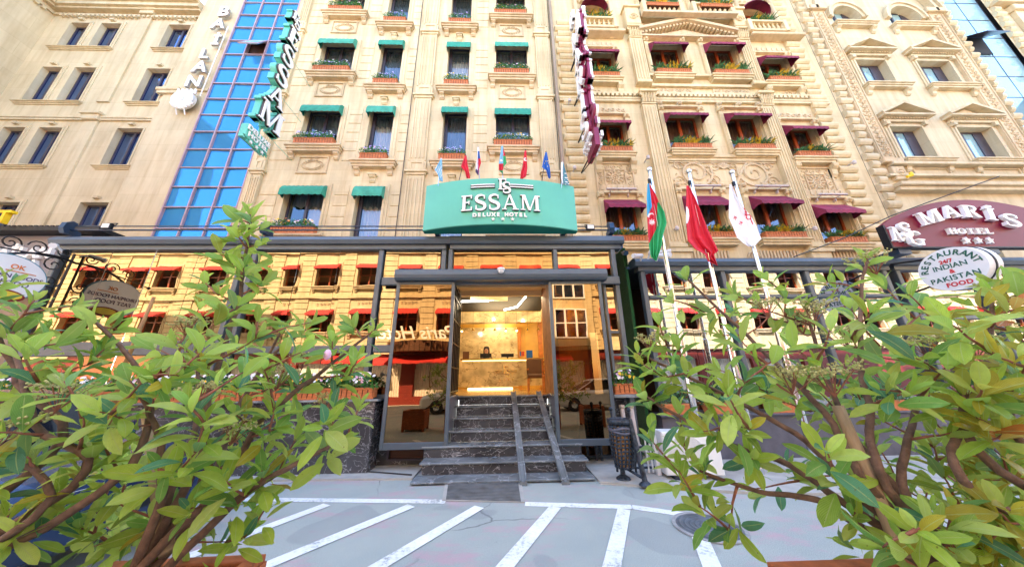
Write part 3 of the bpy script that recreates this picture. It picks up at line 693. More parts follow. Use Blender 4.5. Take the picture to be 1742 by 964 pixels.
m_ = MB(); m_.box(2.06, 13.2, FY - .4, FY + 9.2, 23.001, 23.5); m_.build('roof', 'honey_stone', maris)
# joint shade between the two hotels, put in as a dark stone strip
m_ = MB(); m_.box(2.055, 2.16, FY - .10, FY - .001, 4.1, 22.9); m_.build('joint_shade_strip', 'shade_stone', maris)
# rounded quoins
def quoins(x0, x1, z0, z1, Y, root, flip=0):
    m_ = MB(); z = z0; i = 0
    while z < z1:
        a, b_ = (x0 + (.10 if (i % 2 and not flip) else 0), x1 - (.10 if (i % 2 and flip) else 0)); h = .335
        prof = [(Y - .002, z + .012), (Y - .07, z + .03), (Y - .125, z + .10), (Y - .14, z + h / 2), (Y - .125, z + h - .10), (Y - .07, z + h - .03), (Y - .002, z + h - .012)]
        m_.prismx(prof, a, b_); z += h; i += 1
    m_.build('quoin_column', 'honey_stone', root)
quoins(2.24, 2.86, 4.3, 11.5, FY, maris); quoins(2.24, 2.86, 12.05, 16.0, FY, maris); quoins(12.05, 12.72, 4.3, 15.2, FY, maris, 1); quoins(12.05, 12.72, 15.6, 22, FY, maris, 1)
m_ = MB()
for z in (11.52, 11.64, 11.9): m_.box(2.18, 12.8, FY - .10, FY - .001, z, z + .10, .01)
x = 3.0
while x < 12.0:                                    # dentils
    if not (5.2 < x < 5.9 or 9.8 < x < 10.5): m_.box(x, x + .09, FY - .15, FY - .003, 11.75, 11.89)
    x += .17
m_.box(5.85, 9.86, FY - .12, FY - .001, 12.3, 12.42); m_.box(5.85, 9.86, FY - .13, FY - .001, 9.28 - .36, 9.28 - .22, .01); m_.box(5.85, 9.86, FY - .08, FY - .001, 8.80, 8.915)
m_.box(5.8, 9.9, FY - .16, FY - .001, 12.83 - .02, 12.95 - .02, .01)
m_.build('cornice_band', 'honey_stone', maris)
m_ = MB()                                          # low pediment over the middle bay
for x0, x1, s_ in ((5.8, 7.8, 1), (7.8, 9.8, -1)):
    n = 13
    for i in range(n):
        t = (i + .2) / n; x = x0 + (x1 - x0) * t; zc = 15.22 + .62 * (1 - abs(x - 7.8) / 2.0)
        m_.box(x, x + .09, FY - .24, FY - .002, zc - .12, zc + .0)
m_.prism([(5.7, 15.2), (7.8, 15.82), (9.9, 15.2), (9.9, 15.33), (7.8, 15.98), (5.7, 15.33)], FY - .34, FY - .003)
m_.prism([(5.7, 14.98), (9.9, 14.98), (9.9, 15.06), (5.7, 15.06)], FY - .22, FY - .003); m_.prism([(5.75, 15.07), (7.8, 15.62), (9.85, 15.07)], FY - .05, FY - .003)
m_.build('pediment', 'carved_stone', maris)
for x0, x1 in ((5.30, 5.80), (9.92, 10.38)):
    for z0, z1 in ((5.5, 11.3), (12.5, 14.9)):
        m_ = MB(); fluted(m_, x0, x1, z0, z1, FY, .16, 4); m_.box(x0 - .05, x1 + .05, FY - .24, FY - .003, z0 - .14, z0 - .001, .02)
        zc = z1; m_.box(x0 - .03, x1 + .03, FY - .20, FY - .003, zc + .002, zc + .07); xm = (x0 + x1) / 2
        for r_ in range(2):                        # leafy capital
            for q in range(5):
                xx = x0 + .04 + (x1 - x0 - .08) * q / 4; zz = zc + .07 + r_ * .17
                m_.tube([(xx, FY - .19, zz), (xx, FY - .23, zz + .12), (xx, FY - .30, zz + .19)], [.045, .05, .02], 6)
        for sg in (-1, 1): m_.spiral(xm + sg * (x1 - x0) * .48, zc + .42, FY - .24, .09, .01, pi / 2, 1.5, .03, 16, -sg)
        m_.box(x0 - .09, x1 + .09, FY - .32, FY - .003, zc + .50, zc + .60, .02); m_.build('pilaster', 'honey_stone', maris)
for x0, x1 in ((5.30, 5.80), (9.92, 10.38)):
    m_ = MB(); m_.box(x0 - .06, x1 + .06, FY - .30, FY - .003, 15.56, 16.55, .02); m_.spiral((x0 + x1) / 2, 15.95, FY - .32, .18, .02, 0, 2, .03); m_.box(x0 - .12, x1 + .12, FY - .36, FY - .004, 16.551, 16.66, .01)
    m_.box(x0 - .1, x1 + .1, FY - .2, FY - .003, 4.6, 5.34, .02); m_.box(x0 - .16, x1 + .16, FY - .26, FY - .004, 5.2, 5.32); m_.build('pedestal', 'honey_stone', maris)
def maris_window(a, b_, zs, zt, kind, k, arch=False):
    cols = 2; yf = FY + .17
    m_ = MB(); frame_bars(m_, a + .01, b_ - .01, zs + .01, zt - .01, yf, .075, cols); wn = m_.build('window', 'frame_wood', maris)
    m_ = MB(); pane(m_, a + .08, b_ - .08, zs + .08, zt - .08, yf + .03); m_.build('pane', 'window_glass', wn)
    m_ = MB(); curtain(m_, a + .05, b_ - .05, zs + .05, zt - .05, FY + .32, 8); m_.build('curtain', 'curtain_brown', wn)
    m_ = MB(); curtain(m_, a + .12, b_ - .12, zs + .05, zs + .42, FY + .27, 5); m_.build('net_curtain', 'curtain_white', wn)
    m_ = MB()
    if arch:
        n = 14; c = (a + b_) / 2; r = (b_ - a) / 2 + .06; vs_ = []; fs = []      # domed awning
        for j in range(5):
            for i in range(n + 1):
                t = pi * i / n; e = j / 4; rr = r * cos(e * pi / 2 * .0) ; vs_.append((c + r * cos(t), FY - .45 * sin(e * pi / 2) * sin(t) ** .6, zt - .45 + .62 * sin(t) * cos(e * pi / 2 * .55) + 0))
        for j in range(4):
            for i in range(n): fs.append((j * (n + 1) + i, j * (n + 1) + i + 1, (j + 1) * (n + 1) + i + 1, (j + 1) * (n + 1) + i))
        m_.add(vs_, fs)
    else: awning(m_, a - .04, b_ + .04, zt + .06, .60 + rnd.uniform(-.03, .03), .46 + rnd.uniform(-.04, .04), FY - .005, 'flat')
    m_.build('awning', rnd.choice(['maroon_cloth', 'maroon_cloth', 'maroon_cloth_faded']), wn)
    m_ = MB()
    for s_ in (a - .19, b_ + .03):                 # side colonnettes with little caps
        m_.box(s_, s_ + .16, FY - .09, FY - .001, zs - .05, zt + .10); m_.box(s_ + .03, s_ + .05, FY - .11, FY - .091, zs + .1, zt - .05); m_.box(s_ + .08, s_ + .10, FY - .11, FY - .091, zs + .1, zt - .05)
        m_.box(s_ - .03, s_ + .19, FY - .14, FY - .002, zt + .101, zt + .25, .02); m_.ball((s_ + .08, FY - .15, zt + .18), .07, 8)
    m_.box(a - .22, b_ + .22, FY - .13, FY - .002, zt + .251, zt + .32, .01); m_.build('surround', 'honey_stone', wn)
    m_ = MB()
    if kind == 'side':
        m_.box(a - .12, b_ + .12, FY - .07, FY - .002, zt + .34, zt + .60, .01)
        for q in range(7):
            xx = a - .02 + (b_ - a + .04) * q / 6
            if k % 2: m_.spiral(xx, zt + .47, FY - .08, .085, .02, q, 1.3, .022, 12, 1 if q % 2 else -1)
            else: m_.box(xx - .05, xx + .05, FY - .10, FY - .071, zt + .38, zt + .56)
    else:
        for q in (0, .5, 1):
            xx = a - .1 + (b_ - a + .2) * q; m_.ball((xx, FY - .12, zt + .42), .085, 8); m_.box(xx - .09, xx + .09, FY - .1, FY - .003, zt + .34, zt + .50)
    m_.build('frieze', 'carved_stone', wn)
    m_ = MB(); sill(m_, a - .17, b_ + .17, zs - .003, FY, .30, .22)
    if k > 0 and kind == 'side':
        for s_ in (a - .05, b_ + .05): bracket(m_, s_, zs - .23, FY, .2, .5, .22)
    m_.build('sill', 'honey_stone', wn)
for kind, a, b_, zs, zt in MC:
    for k in range(3): maris_window(a, b_, zs[k], zt[k], kind, k)
    if kind == 'side': maris_window(a, b_, 15.75, 17.0, kind, 3, True)
    else: maris_window(a, b_, 16.3, 18.0, kind, 3)
def baluster_rail(x0, x1, z0, z1, Y, root):
    m_ = MB(); m_.box(x0, x1, Y - .16, Y + .02, z0, z0 + .10, .01); m_.box(x0, x1, Y - .18, Y + .04, z1 - .10, z1, .01); h = z1 - z0 - .2
    n = int((x1 - x0) / .19)
    for i in range(n):
        x = x0 + (x1 - x0) * (i + .5) / n
        m_.lathe([(.035, 0), (.05, h * .08), (.03, h * .16), (.062, h * .38), (.035, h * .7), (.03, h * .85), (.048, h)], (x, Y - .07, z0 + .1), 8)
    for x in (x0 - .05, x1 - .12): m_.box(x, x + .17, Y - .19, Y + .03, z0 - .02, z1 + .03, .01)
    m_.build('balustrade', 'honey_stone', root)
baluster_rail(5.95, 7.6, 15.98, 16.6, FY - .34, maris); baluster_rail(8.1, 9.8, 15.98, 16.6, FY - .34, maris)
baluster_rail(3.15, 4.75, 15.18, 15.78, FY - .22, maris); baluster_rail(10.4, 12.0, 15.18, 15.78, FY - .22, maris)
m_ = MB(); m_.box(2.95, 5.1, FY - .34, FY - .002, 15.04, 15.17, .02); m_.box(10.45, 12.75, FY - .34, FY - .002, 15.04, 15.17, .02); m_.box(5.85, 9.9, FY - .55, FY - .36, 15.86, 15.975)
for x in (3.2, 4.72, 10.42, 12.0): m_.lathe([(.09, 0), (.12, .08), (.09, .16), (.08, 1.7), (.1, 1.8), (.14, 1.95)], (x, FY - .14, 15.8), 10)
m_.build('cornice_band', 'carved_stone', maris)
# rosette panels between the side windows and scroll relief between the middle ones
def rosette_panel(x0, x1, z0, z1, root):
    m_ = MB(); cx, cz = (x0 + x1) / 2, (z0 + z1) / 2; y = FY - .012
    for e, q in ((0, .05), (.30, .03)):
        a, b_, c, d = x0 + e, x1 - e, z0 + e * .95, z1 - e * .95
        m_.box(a, b_, FY - .05, FY - .002, d - q, d); m_.box(a, b_, FY - .05, FY - .002, c, c + q); m_.box(a, a + q, FY - .05, FY - .002, c + q + .001, d - q - .001); m_.box(b_ - q, b_, FY - .05, FY - .002, c + q + .001, d - q - .001)
    m_.lathe([(.001, 0), (.001, .001)], (0, 0, 0), 3)
    m_.tube([(cx + .13 * cos(t * pi / 9), y - .01, cz + .13 * sin(t * pi / 9)) for t in range(19)], .028, 6)
    for q in range(12):
        t = 2 * pi * q / 12
        m_.tube([(cx + .15 * cos(t), y, cz + .15 * sin(t)), (cx + .24 * cos(t), y - .02, cz + .24 * sin(t)), (cx + .33 * cos(t), y, cz + .33 * sin(t))], [.02, .05, .012], 6)
        m_.spiral(cx + .31 * cos(t + .26), cz + .31 * sin(t + .26), y, .05, .01, t, 1.2, .016, 10)
    for q in range(6): t = 2 * pi * q / 6; m_.ball((cx + .055 * cos(t), y, cz + .055 * sin(t)), .035, 6)
    w_, h_ = x1 - x0, z1 - z0; n = 5
    for i in range(n):
        x = x0 + .18 + (w_ - .36) * i / (n - 1)
        for z, s_ in ((z0 + .17, 1), (z1 - .17, -1)): m_.spiral(x, z, y, .10, .015, i, 1.4, .024, 14, s_ if i % 2 else -s_)
    for i in range(1, 4):
        z = z0 + .17 + (h_ - .34) * i / 4
        for x, s_ in ((x0 + .17, 1), (x1 - .17, -1)): m_.spiral(x, z, y, .10, .015, i, 1.4, .024, 14, s_ if i % 2 else -s_)
    m_.build('relief_panel', 'carved_stone', root, smooth=False)
for z0, z1 in ((7.50, 8.72),): rosette_panel(3.24, 4.60, z0, z1, maris); rosette_panel(10.45, 11.78, z0 - .18, z1 - .15, maris)
m_ = MB(); y = FY - .015; cx = 7.88
for s_ in (-1, 1):
    for (dx, dz, r, th, a0, tn, sg) in ((1.05, 8.32, .60, .055, pi * .9, 2.1, 1), (.42, 8.05, .26, .035, 0, 1.6, -1), (1.62, 8.62, .22, .03, pi, 1.6, -1), (1.66, 7.98, .22, .03, 0, 1.5, 1), (.36, 8.62, .2, .03, pi, 1.4, 1), (1.35, 7.9, .16, .022, 0, 1.2, -1)):
        m_.spiral(cx + s_ * dx, dz, y, r, r * .10, (a0 if s_ > 0 else pi - a0), tn, th, 34, sg * s_)
    m_.tube([(cx + s_ * .05, y, 7.78), (cx + s_ * .35, y, 7.9), (cx + s_ * .55, y, 8.3), (cx + s_ * .9, y, 8.78), (cx + s_ * 1.5, y, 8.84), (cx + s_ * 1.85, y, 8.6)], [.05, .05, .045, .04, .03, .015], 6)
    rr_ = random.Random(5)
    for q in range(26):
        t = q / 26; a_ = t * 2 * pi * 1.6; r_ = .66 - .3 * t; px_, pz_ = cx + s_ * (1.05 + r_ * cos(a_)), 8.32 + r_ * sin(a_)
        an = rr_.uniform(0, 6.28); m_.tube([(px_, y, pz_), (px_ + .06 * cos(an), y - .02, pz_ + .06 * sin(an)), (px_ + .13 * cos(an), y, pz_ + .13 * sin(an))], [.012, .032, .006], 5)
    m_.lathe([(.001, 0), (.06, .0)], (0, 0, -5), 3)
for q in range(9): an = pi * (.12 + .76 * q / 8); m_.tube([(cx, y, 8.5), (cx + .16 * cos(an), y - .03, 8.5 + .16 * sin(an)), (cx + .32 * cos(an), y, 8.5 + .3 * sin(an))], [.02, .04, .008], 5)
m_.v = [v if v.z > -4 else Vector((cx, FY - .01, 8)) for v in m_.v]
for q in ((5.93, 9.82, 7.70, 7.74), (5.93, 9.82, 8.74, 8.78)): m_.box(q[0], q[1], FY - .05, FY - .002, q[2], q[3])
m_.build('scroll_relief', 'carved_stone', maris)
for x0, x1, z0, z1 in ((6.02, 7.5, 12.08, 12.28), (8.32, 9.8, 12.08, 12.28)):
    m_ = MB(); m_.box(x0, x1, FY - .035, FY - .003, z0 - .04, z1 + .02, .01)
    for i in range(10): m_.spiral(x0 + .1 + (x1 - x0 - .2) * i / 9, (z0 + z1) / 2, FY - .04, .075, .01, i, 1.3, .018, 10, 1 if i % 2 else -1)
    m_.build('relief_panel', 'carved_stone', maris)
for x, z in ((3.2, 11.72), (10.9, 11.78)):
    m_ = MB()
    for i in range(7): m_.spiral(x + .25 + .16 * i, z + .32, FY - .02, .085, .01, i, 1.3, .022, 10, 1 if i % 2 else -1)
    m_.build('relief_panel', 'carved_stone', maris)
# fan reliefs above the canopy
m_ = MB()
for x0 in (6.0, 8.3, 10.6):
    for q in range(12): m_.box(x0 + .11 * q, x0 + .11 * q + .06, FY - .05, FY - .003, 4.75, 5.32, .008)
    m_.spiral(x0 - .25, 5.1, FY - .03, .2, .02, 0, 2, .04)
m_.build('relief_panel', 'carved_stone', maris)

for x0, x1, z in ((3.45, 4.45, 7.42), (6.25, 7.35, 7.56), (8.55, 9.7, 7.56), (10.65, 11.65, 7.24)):
    m_ = MB(); m_.box(x0, x1, FY - .34, FY - .28, z, z + .05, .008)
    for x in (x0 + .15, x1 - .2): m_.box(x, x + .03, FY - .281, FY - .003, z + .01, z + .03); m_.box(x, x + .03, FY - .10, FY - .003, z - .10, z + .009)
    m_.build('light_bar', 'pipe_plastic', maris)
for x, z in ((5.05, 8.75), (2.5, 11.3), (2.45, 8.3), (10.1, 6.0), (5.55, 6.0), (12.4, 8.6)):
    m_ = MB(); m_.tube([(x, FY - .02, z), (x, FY - .26, z + .02)], .02, 6); m_.lathe([(.05, -.08), (.065, 0), (.04, .05)], (x, FY - .3, z), 10); m_.build('wall_lamp', 'pipe_plastic', maris)
for (x, z0, z1) in ((-3.42, 4.6, 22), (2.0, 4.6, 22)):
    m_ = MB(); m_.tube([(x, FY - .035, z0), (x + .01, FY - .03, (z0 + z1) / 2), (x, FY - .035, z1)], .012, 5); m_.build('cable', 'cable_rubber', hotel)
# ------------------------------------------------------------------ left hotel (plain beige stone) with its wing
BY = 9.2
bal = thing('hotel_building', (-15, BY, 0), 'plain beige stone building with small blue windows left of the glass tower', 'building')
BX = [(-18.46, -17.68), (-17.20, -16.36), (-14.40, -13.46)]; BZ = [(14.83, 16.28), (11.90, 13.68), (8.95, 10.62), (6.1, 7.43)]
holes = [(a, b_, c, d) for a, b_ in BX for c, d in BZ]
m_ = MB(); wall(m_, -19.4, -13.2, 4.0, 17.45, BY, holes, .5); m_.build('wall', 'beige_stone', bal)
core(bal, 'inner_wall', -19.3, -11.1, BY + .9, BY + 9, 4.1, 17.2)
m_ = MB(); m_.box(-13.2, -11.0, BY - .12, BY + 9, 4.0, 21); m_.build('wall', 'beige_stone', bal)
m_ = MB(); m_.box(-19.4, -13.2, BY - .42, BY + 9, 17.28, 17.45, .02); m_.box(-19.4, -13.2, BY - .30, BY - .001, 17.08, 17.279); m_.box(-19.4, -13.2, BY - .2, BY - .001, 16.98, 17.079)
x = -19.0
while x < -13.3: m_.box(x, x + .09, BY - .12, BY - .002, 16.62, 16.74); x += .19
m_.box(-19.4, -13.2, BY - .08, BY - .001, 16.75, 16.82); m_.box(-19.4, -13.2, BY - .09, BY - .001, 11.07, 11.16, .01); m_.box(-19.4, -13.2, BY - .07, BY - .001, 10.98, 11.049)
m_.build('cornice', 'beige_stone', bal)
for z in (11.25, 17.1):
    m_ = MB(); m_.box(-15.68, -15.22, BY - .06, BY - .001, 4.2 if z < 12 else 11.9, z - .31); m_.box(-15.74, -15.16, BY - .16, BY - .003, z - .30, z - .02, .02); m_.box(-15.8, -15.1, BY - .22, BY - .004, z - .08, z + .02, .01)
    m_.build('pilaster', 'beige_stone', bal)
m_ = MB(); m_.box(-13.45, -12.6, BY - .24, BY - .121, 12.36, 12.5, .02); m_.box(-13.40, -12.65, BY - .2, BY - .121, 12.22, 12.359); m_.box(-12.0, -11.5, BY - .2, BY - .121, 12.36, 12.5); m_.build('ledge', 'beige_stone', bal)
for a, b_ in BX:
    for r_, (c, d) in enumerate(BZ):
        m_ = MB(); yf = BY + .14; frame_bars(m_, a + .01, b_ - .01, c + .01, d - .01, yf, .055, 2); wn = m_.build('window', 'frame_dark', bal)
        m_ = MB(); pane(m_, a + .05, b_ - .05, c + .05, d - .05, yf + .03); m_.build('pane', 'violet_glass', wn)
        m_ = MB(); surround(m_, a, b_, c, d, BY, .13, .05); xm = (a + b_) / 2; m_.box(xm - .09, xm + .09, BY - .12, BY - .002, d + .135, d + .22); m_.build('surround', 'beige_stone', wn)
for x0, x1 in ((-18.75, -16.2), (-14.6, -13.25)):
    for c, d in BZ: m_ = MB(); sill(m_, x0, x1, c - .02, BY, .13, .13); m_.build('sill', 'beige_stone', bal)
# wing running toward the viewer on the far left
m_ = MB(); m_.box(-27, -19.4, 1.0, BY + 8, 4.0, 17.45); m_.build('wing_wall', 'beige_stone', bal)
m_ = MB(); m_.box(-27, -18.98, .6, BY - .43, 17.28, 17.452, .02); m_.box(-19.399, -19.1, .8, BY - .31, 17.08, 17.279); m_.box(-19.399, -19.2, .8, BY - .21, 16.98, 17.079)
y = 1.2
while y < BY - .3: m_.box(-19.398, -19.28, y, y + .09, 16.62, 16.74); y += .19
m_.box(-19.399, -19.32, .8, BY - .09, 16.75, 16.82); m_.build('cornice', 'beige_stone', bal)
for y0 in (2.2, 5.0):
    m_ = MB(); m_.box(-19.399, -19.33, y0, y0 + .5, 4.1, 16.5); m_.build('pilaster', 'beige_stone', bal)

# ------------------------------------------------------------------ blue glass stair tower
tow = thing('glass_tower', (-9.8, FY, 0), 'narrow blue glass curtain wall tower with rose coloured mullions', 'glass tower')
core(tow, 'inner_wall', -10.95, -8.62, FY + .35, FY + 8, 4.0, 22)
TX = [-10.93, -10.16, -9.39, -8.62]; TZ = [4.62 + .765 * k for k in range(24)]
for i in range(3):
    for k in range(23):
        if (i, k) in ((1, 12),): continue
        rr_ = random.Random(i * 50 + k); e = rr_.uniform(-.014, .014); e2 = rr_.uniform(-.014, .014); m_ = MB()
        m_.quad((TX[i] + .02, FY + .05 + e, TZ[k] + .02), (TX[i + 1] - .02, FY + .05 - e, TZ[k] + .02), (TX[i + 1] - .02, FY + .05 - e + e2, TZ[k + 1] - .02), (TX[i] + .02, FY + .05 + e + e2, TZ[k + 1] - .02))
        m_.build('glass_pane', 'blue_glass', tow)
m_ = MB()
for x in TX: m_.box(x - .021, x + .021, FY - .01, FY + .12, 4.5, 22)
for z in TZ: m_.box(TX[0], TX[3], FY + .0, FY + .11, z - .016, z + .016)
m_.build('mullion', 'frame_rose', tow)
z = TZ[13]; m_ = MB(); x0, x1 = TX[1] + .03, TX[2] - .03; dy, dz = .34, .66
m_.add([(x0, FY, z), (x1, FY, z), (x1, FY - dy, z - dz), (x0, FY - dy, z - dz), (x0, FY + .03, z), (x1, FY + .03, z), (x1, FY - dy + .03, z - dz - .02), (x0, FY - dy + .03, z - dz - .02)], [(0, 1, 2, 3), (7, 6, 5, 4), (0, 3, 7, 4), (1, 5, 6, 2), (3, 2, 6, 7)])
vent = m_.build('open_window', 'sky_glass', tow)
m_ = MB(); m_.tube([(x0, FY, z), (x0, FY - dy, z - dz)], .02, 5); m_.tube([(x1, FY, z), (x1, FY - dy, z - dz)], .02, 5); m_.tube([(x0, FY - dy, z - dz), (x1, FY - dy, z - dz)], .02, 5); m_.build('frame', 'frame_rose', vent)
m_ = MB(); m_.box(TX[1], TX[2], FY + .15, FY + .16, TZ[12], TZ[13]); m_.build('opening', 'sign_brown', tow)

# ------------------------------------------------------------------ right hotel with pediments
rh = thing('hotel_building', (16.5, FY, 0), 'beige stone building with triangular pediments above the maroon arched sign', 'building')
RX = [(14.80, 16.10), (17.48, 18.92)]; RZ = [(8.93, 10.48), (12.60, 14.02)]
holes = [(a, b_, c, d) for a, b_ in RX for c, d in RZ] + [(a, b_, 16.2, 17.45) for a, b_ in RX] + [(15.0, 16.6, 4.6, 6.3), (17.4, 19.2, 4.6, 6.3)]
m_ = MB(); wall(m_, 13.22, 20.28, 4.0, 23, FY, holes, .45); m_.build('wall', 'beige_stone', rh)
core(rh, 'inner_wall', 13.3, 20.2, FY + .9, FY + 9, 4.1, 22.9)
m_ = MB(); m_.box(13.22, 20.28, FY - .4, FY + 9.2, 23.001, 23.5); m_.build('roof', 'beige_stone', rh)
def quoins2(x0, x1, z0, z1, root, name='quoin_column'):
    m_ = MB(); z = z0; i = 0
    while z < z1:
        e = .10 if i % 2 else 0; h = .335
        m_.prismx([(FY - .002, z + .012), (FY - .07, z + .03), (FY - .125, z + .10), (FY - .14, z + h / 2), (FY - .125, z + h - .1), (FY - .07, z + h - .03), (FY - .002, z + h - .012)], x0 + e, x1 - e); z += h; i += 1
    m_.build(name, 'beige_stone', root)
quoins2(13.26, 13.74, 4.2, 22, rh); quoins2(20.02, 20.40, 4.2, 22, rh)
for x0, x1 in ((13.80, 14.42), (19.22, 19.94)):
    m_ = MB(); m_.box(x0, x1, FY - .10, FY - .001, 8.9, 16.95); m_.box(x0 - .06, x1 + .06, FY - .2, FY - .003, 8.72, 8.899, .02); m_.box(x0 - .07, x1 + .07, FY - .22, FY - .003, 16.951, 17.2, .02)
    xc = (x0 + x1) / 2; rr_ = random.Random(11); z = 9.1; q = 0
    for e in (x0 + .04, x1 - .07): m_.box(e, e + .03, FY - .13, FY - .101, 8.95, 16.9)
    while z < 16.8:
        m_.spiral(xc - .09, z, FY - .11, .085, .015, q, 1.3, .022, 9, 1); m_.spiral(xc + .09, z, FY - .11, .085, .015, q + 2, 1.3, .022, 9, -1)
        m_.tube([(xc, FY - .105, z + .06), (xc, FY - .135, z + .12), (xc, FY - .105, z + .18)], [.01, .04, .01], 5); z += .21; q += 1
    m_.build('pilaster', 'carved_stone', rh)
m_ = MB()
m_.box(14.0, 20.0, FY - .22, FY - .003, 8.62, 8.74, .02); m_.box(13.75, 20.28, FY - .16, FY - .002, 8.16, 8.24); m_.box(13.72, 20.28, FY - .34, FY - .003, 7.66, 7.80, .02); m_.box(13.75, 20.28, FY - .24, FY - .002, 7.52, 7.659, .01)
for x0, x1 in ((14.9, 16.3), (17.5, 19.0)):
    for q in ((x0, x1, 8.30, 8.34), (x0, x1, 8.54, 8.58), (x0, x0 + .04, 8.341, 8.539), (x1 - .04, x1, 8.341, 8.539)): m_.box(q[0], q[1], FY - .05, FY - .002, q[2], q[3])
# big arch band at the top
n = 26; cx, cz, r = 16.85, 16.95, 2.75
for i in range(n):
    a0, a1 = pi - pi * i / n, pi - pi * (i + 1) / n
    for (ra, rb_, d) in ((r, r + .12, .22), (r + .12, r + .42, .12), (r + .42, r + .52, .2)):
        m_.prism([(cx + ra * cos(a0), cz + ra * sin(a0) * .95), (cx + ra * cos(a1), cz + ra * sin(a1) * .95), (cx + rb_ * cos(a1), cz + rb_ * sin(a1) * .95), (cx + rb_ * cos(a0), cz + rb_ * sin(a0) * .95)][::-1], FY - d, FY - .004)
m_.build('cornice_band', 'beige_stone', rh)
m_ = MB(); m_.box(13.98, 14.44, FY - .14, FY - .003, 8.02, 8.58, .02); m_.tube([(14.2 + .13 * cos(t * pi / 8), FY - .15, 8.3 + .13 * sin(t * pi / 8)) for t in range(17)], .03, 5); m_.ball((14.2, FY - .15, 8.3), .07, 8); m_.build('medallion', 'carved_stone', rh)
m_ = MB(); m_.tube([(14.16, FY - .26, 8.02), (14.3, FY - .30, 8.06), (14.36, FY - .26, 8.18)], .05, 6); m_.build('lamp', 'yellow_paint', rh)
for a, b_ in RX:
    for r_, (c, d) in enumerate(RZ + [(16.2, 17.45)]):
        yf = FY + .2; m_ = MB(); frame_bars(m_, a + .01, b_ - .35, c + .01, d - .01, yf, .06, 2); m_.box(b_ - .35, b_ - .01, yf, yf + .06, c, d); wn = m_.build('window', 'frame_dark', rh)
        m_ = MB(); pane(m_, a + .06, b_ - .4, c + .06, d - .06, yf + .03); m_.build('pane', 'sky_glass', wn)
        m_ = MB(); sill(m_, a - .22, b_ + .42, c - .01, FY, .26, .2)
        for s_ in (a - .08, b_ + .22): bracket(m_, s_, c - .21, FY, .18, .3, .18)
        m_.build('sill', 'beige_stone', wn)
        m_ = MB()
        if r_ < 2:
            surround(m_, a, b_, c, d, FY, .16, .06); x0, x1 = a - .32, b_ + .42; xm = (x0 + x1) / 2
            for s_ in (a - .18, b_ + .04): m_.box(s_, s_ + .14, FY - .16, FY - .003, d + .02, d + .17)
            m_.box(x0 + .12, x1 - .12, FY - .12, FY - .003, d + .175, d + .28)
            q = x0 + .16
            while q < x1 - .2: m_.box(q, q + .06, FY - .17, FY - .004, d + .285, d + .34); q += .11
            m_.box(x0, x1, FY - .30, FY - .003, d + .345, d + .43, .01)
            m_.prism([(x0, d + .431), (xm, d + .92), (xm, d + 1.05), (x0 - .05, d + .50)][::-1], FY - .30, FY - .003); m_.prism([(x1, d + .431), (x1 + .05, d + .50), (xm, d + 1.05), (xm, d + .92)][::-1], FY - .301, FY - .003)
            m_.prism([(x0 + .1, d + .432), (x1 - .1, d + .432), (xm, d + .88)], FY - .06, FY - .003)
        else:
            xm = (a + b_) / 2; R0 = (b_ - a) / 2
            for i in range(14):
                a0, a1 = pi - pi * i / 14, pi - pi * (i + 1) / 14
                for ra, rb_, dd in ((R0, R0 + .14, .10), (R0 + .14, R0 + .24, .15)):
                    m_.prism([(xm + ra * cos(a0), 16.65 + ra * sin(a0) * 1.1), (xm + ra * cos(a1), 16.65 + ra * sin(a1) * 1.1), (xm + rb_ * cos(a1), 16.65 + rb_ * sin(a1) * 1.1), (xm + rb_ * cos(a0), 16.65 + rb_ * sin(a0) * 1.1)][::-1], FY - dd, FY - .003)
                m_.prism([(xm + R0 * cos(a0), 16.65 + R0 * sin(a0) * 1.1), (xm + R0 * cos(a1), 16.65 + R0 * sin(a1) * 1.1), (xm + (R0 + .5) * cos(a1), 17.5), (xm + (R0 + .5) * cos(a0), 17.5)][::-1] if 3 < i < 10 else [(xm + R0 * cos(a0), 16.65 + R0 * sin(a0) * 1.1), (xm + R0 * cos(a1), 16.65 + R0 * sin(a1) * 1.1), (xm + (R0 + .02) * (1 if a0 < pi / 2 else -1), 17.5)], FY - .008, FY + .3)
        m_.build('pediment' if r_ < 2 else 'arch', 'beige_stone', wn)

# ------------------------------------------------------------------ pale glass tower and the building beyond, top right
rt = thing('glass_tower', (21.3, FY, 0), 'pale sky blue glass wall with dark open flaps at the top right', 'glass tower')
core(rt, 'inner_wall', 20.45, 22.6, FY + .45, FY + 8, 4.0, 23)
XX = [20.42, 21.48, 22.55]; ZZ = [5.2 + 1.17 * k for k in range(15)]
for i in range(2):
    for k in range(14):
        m_ = MB(); rr_ = random.Random(i * 70 + k); e = rr_.uniform(-.008, .008)
        m_.quad((XX[i] + .012, FY + .10 + e, ZZ[k] + .012), (XX[i + 1] - .012, FY + .10 - e, ZZ[k] + .012), (XX[i + 1] - .012, FY + .10, ZZ[k + 1] - .012), (XX[i] + .012, FY + .10, ZZ[k + 1] - .012)); m_.build('glass_pane', 'sky_glass', rt)
m_ = MB()
for x in XX: m_.box(x - .012, x + .012, FY + .09, FY + .2, 5.2, 21.4)
for z in ZZ: m_.box(XX[0], XX[2], FY + .085, FY + .19, z - .014, z + .014)
m_.build('mullion', 'frame_dark', rt)
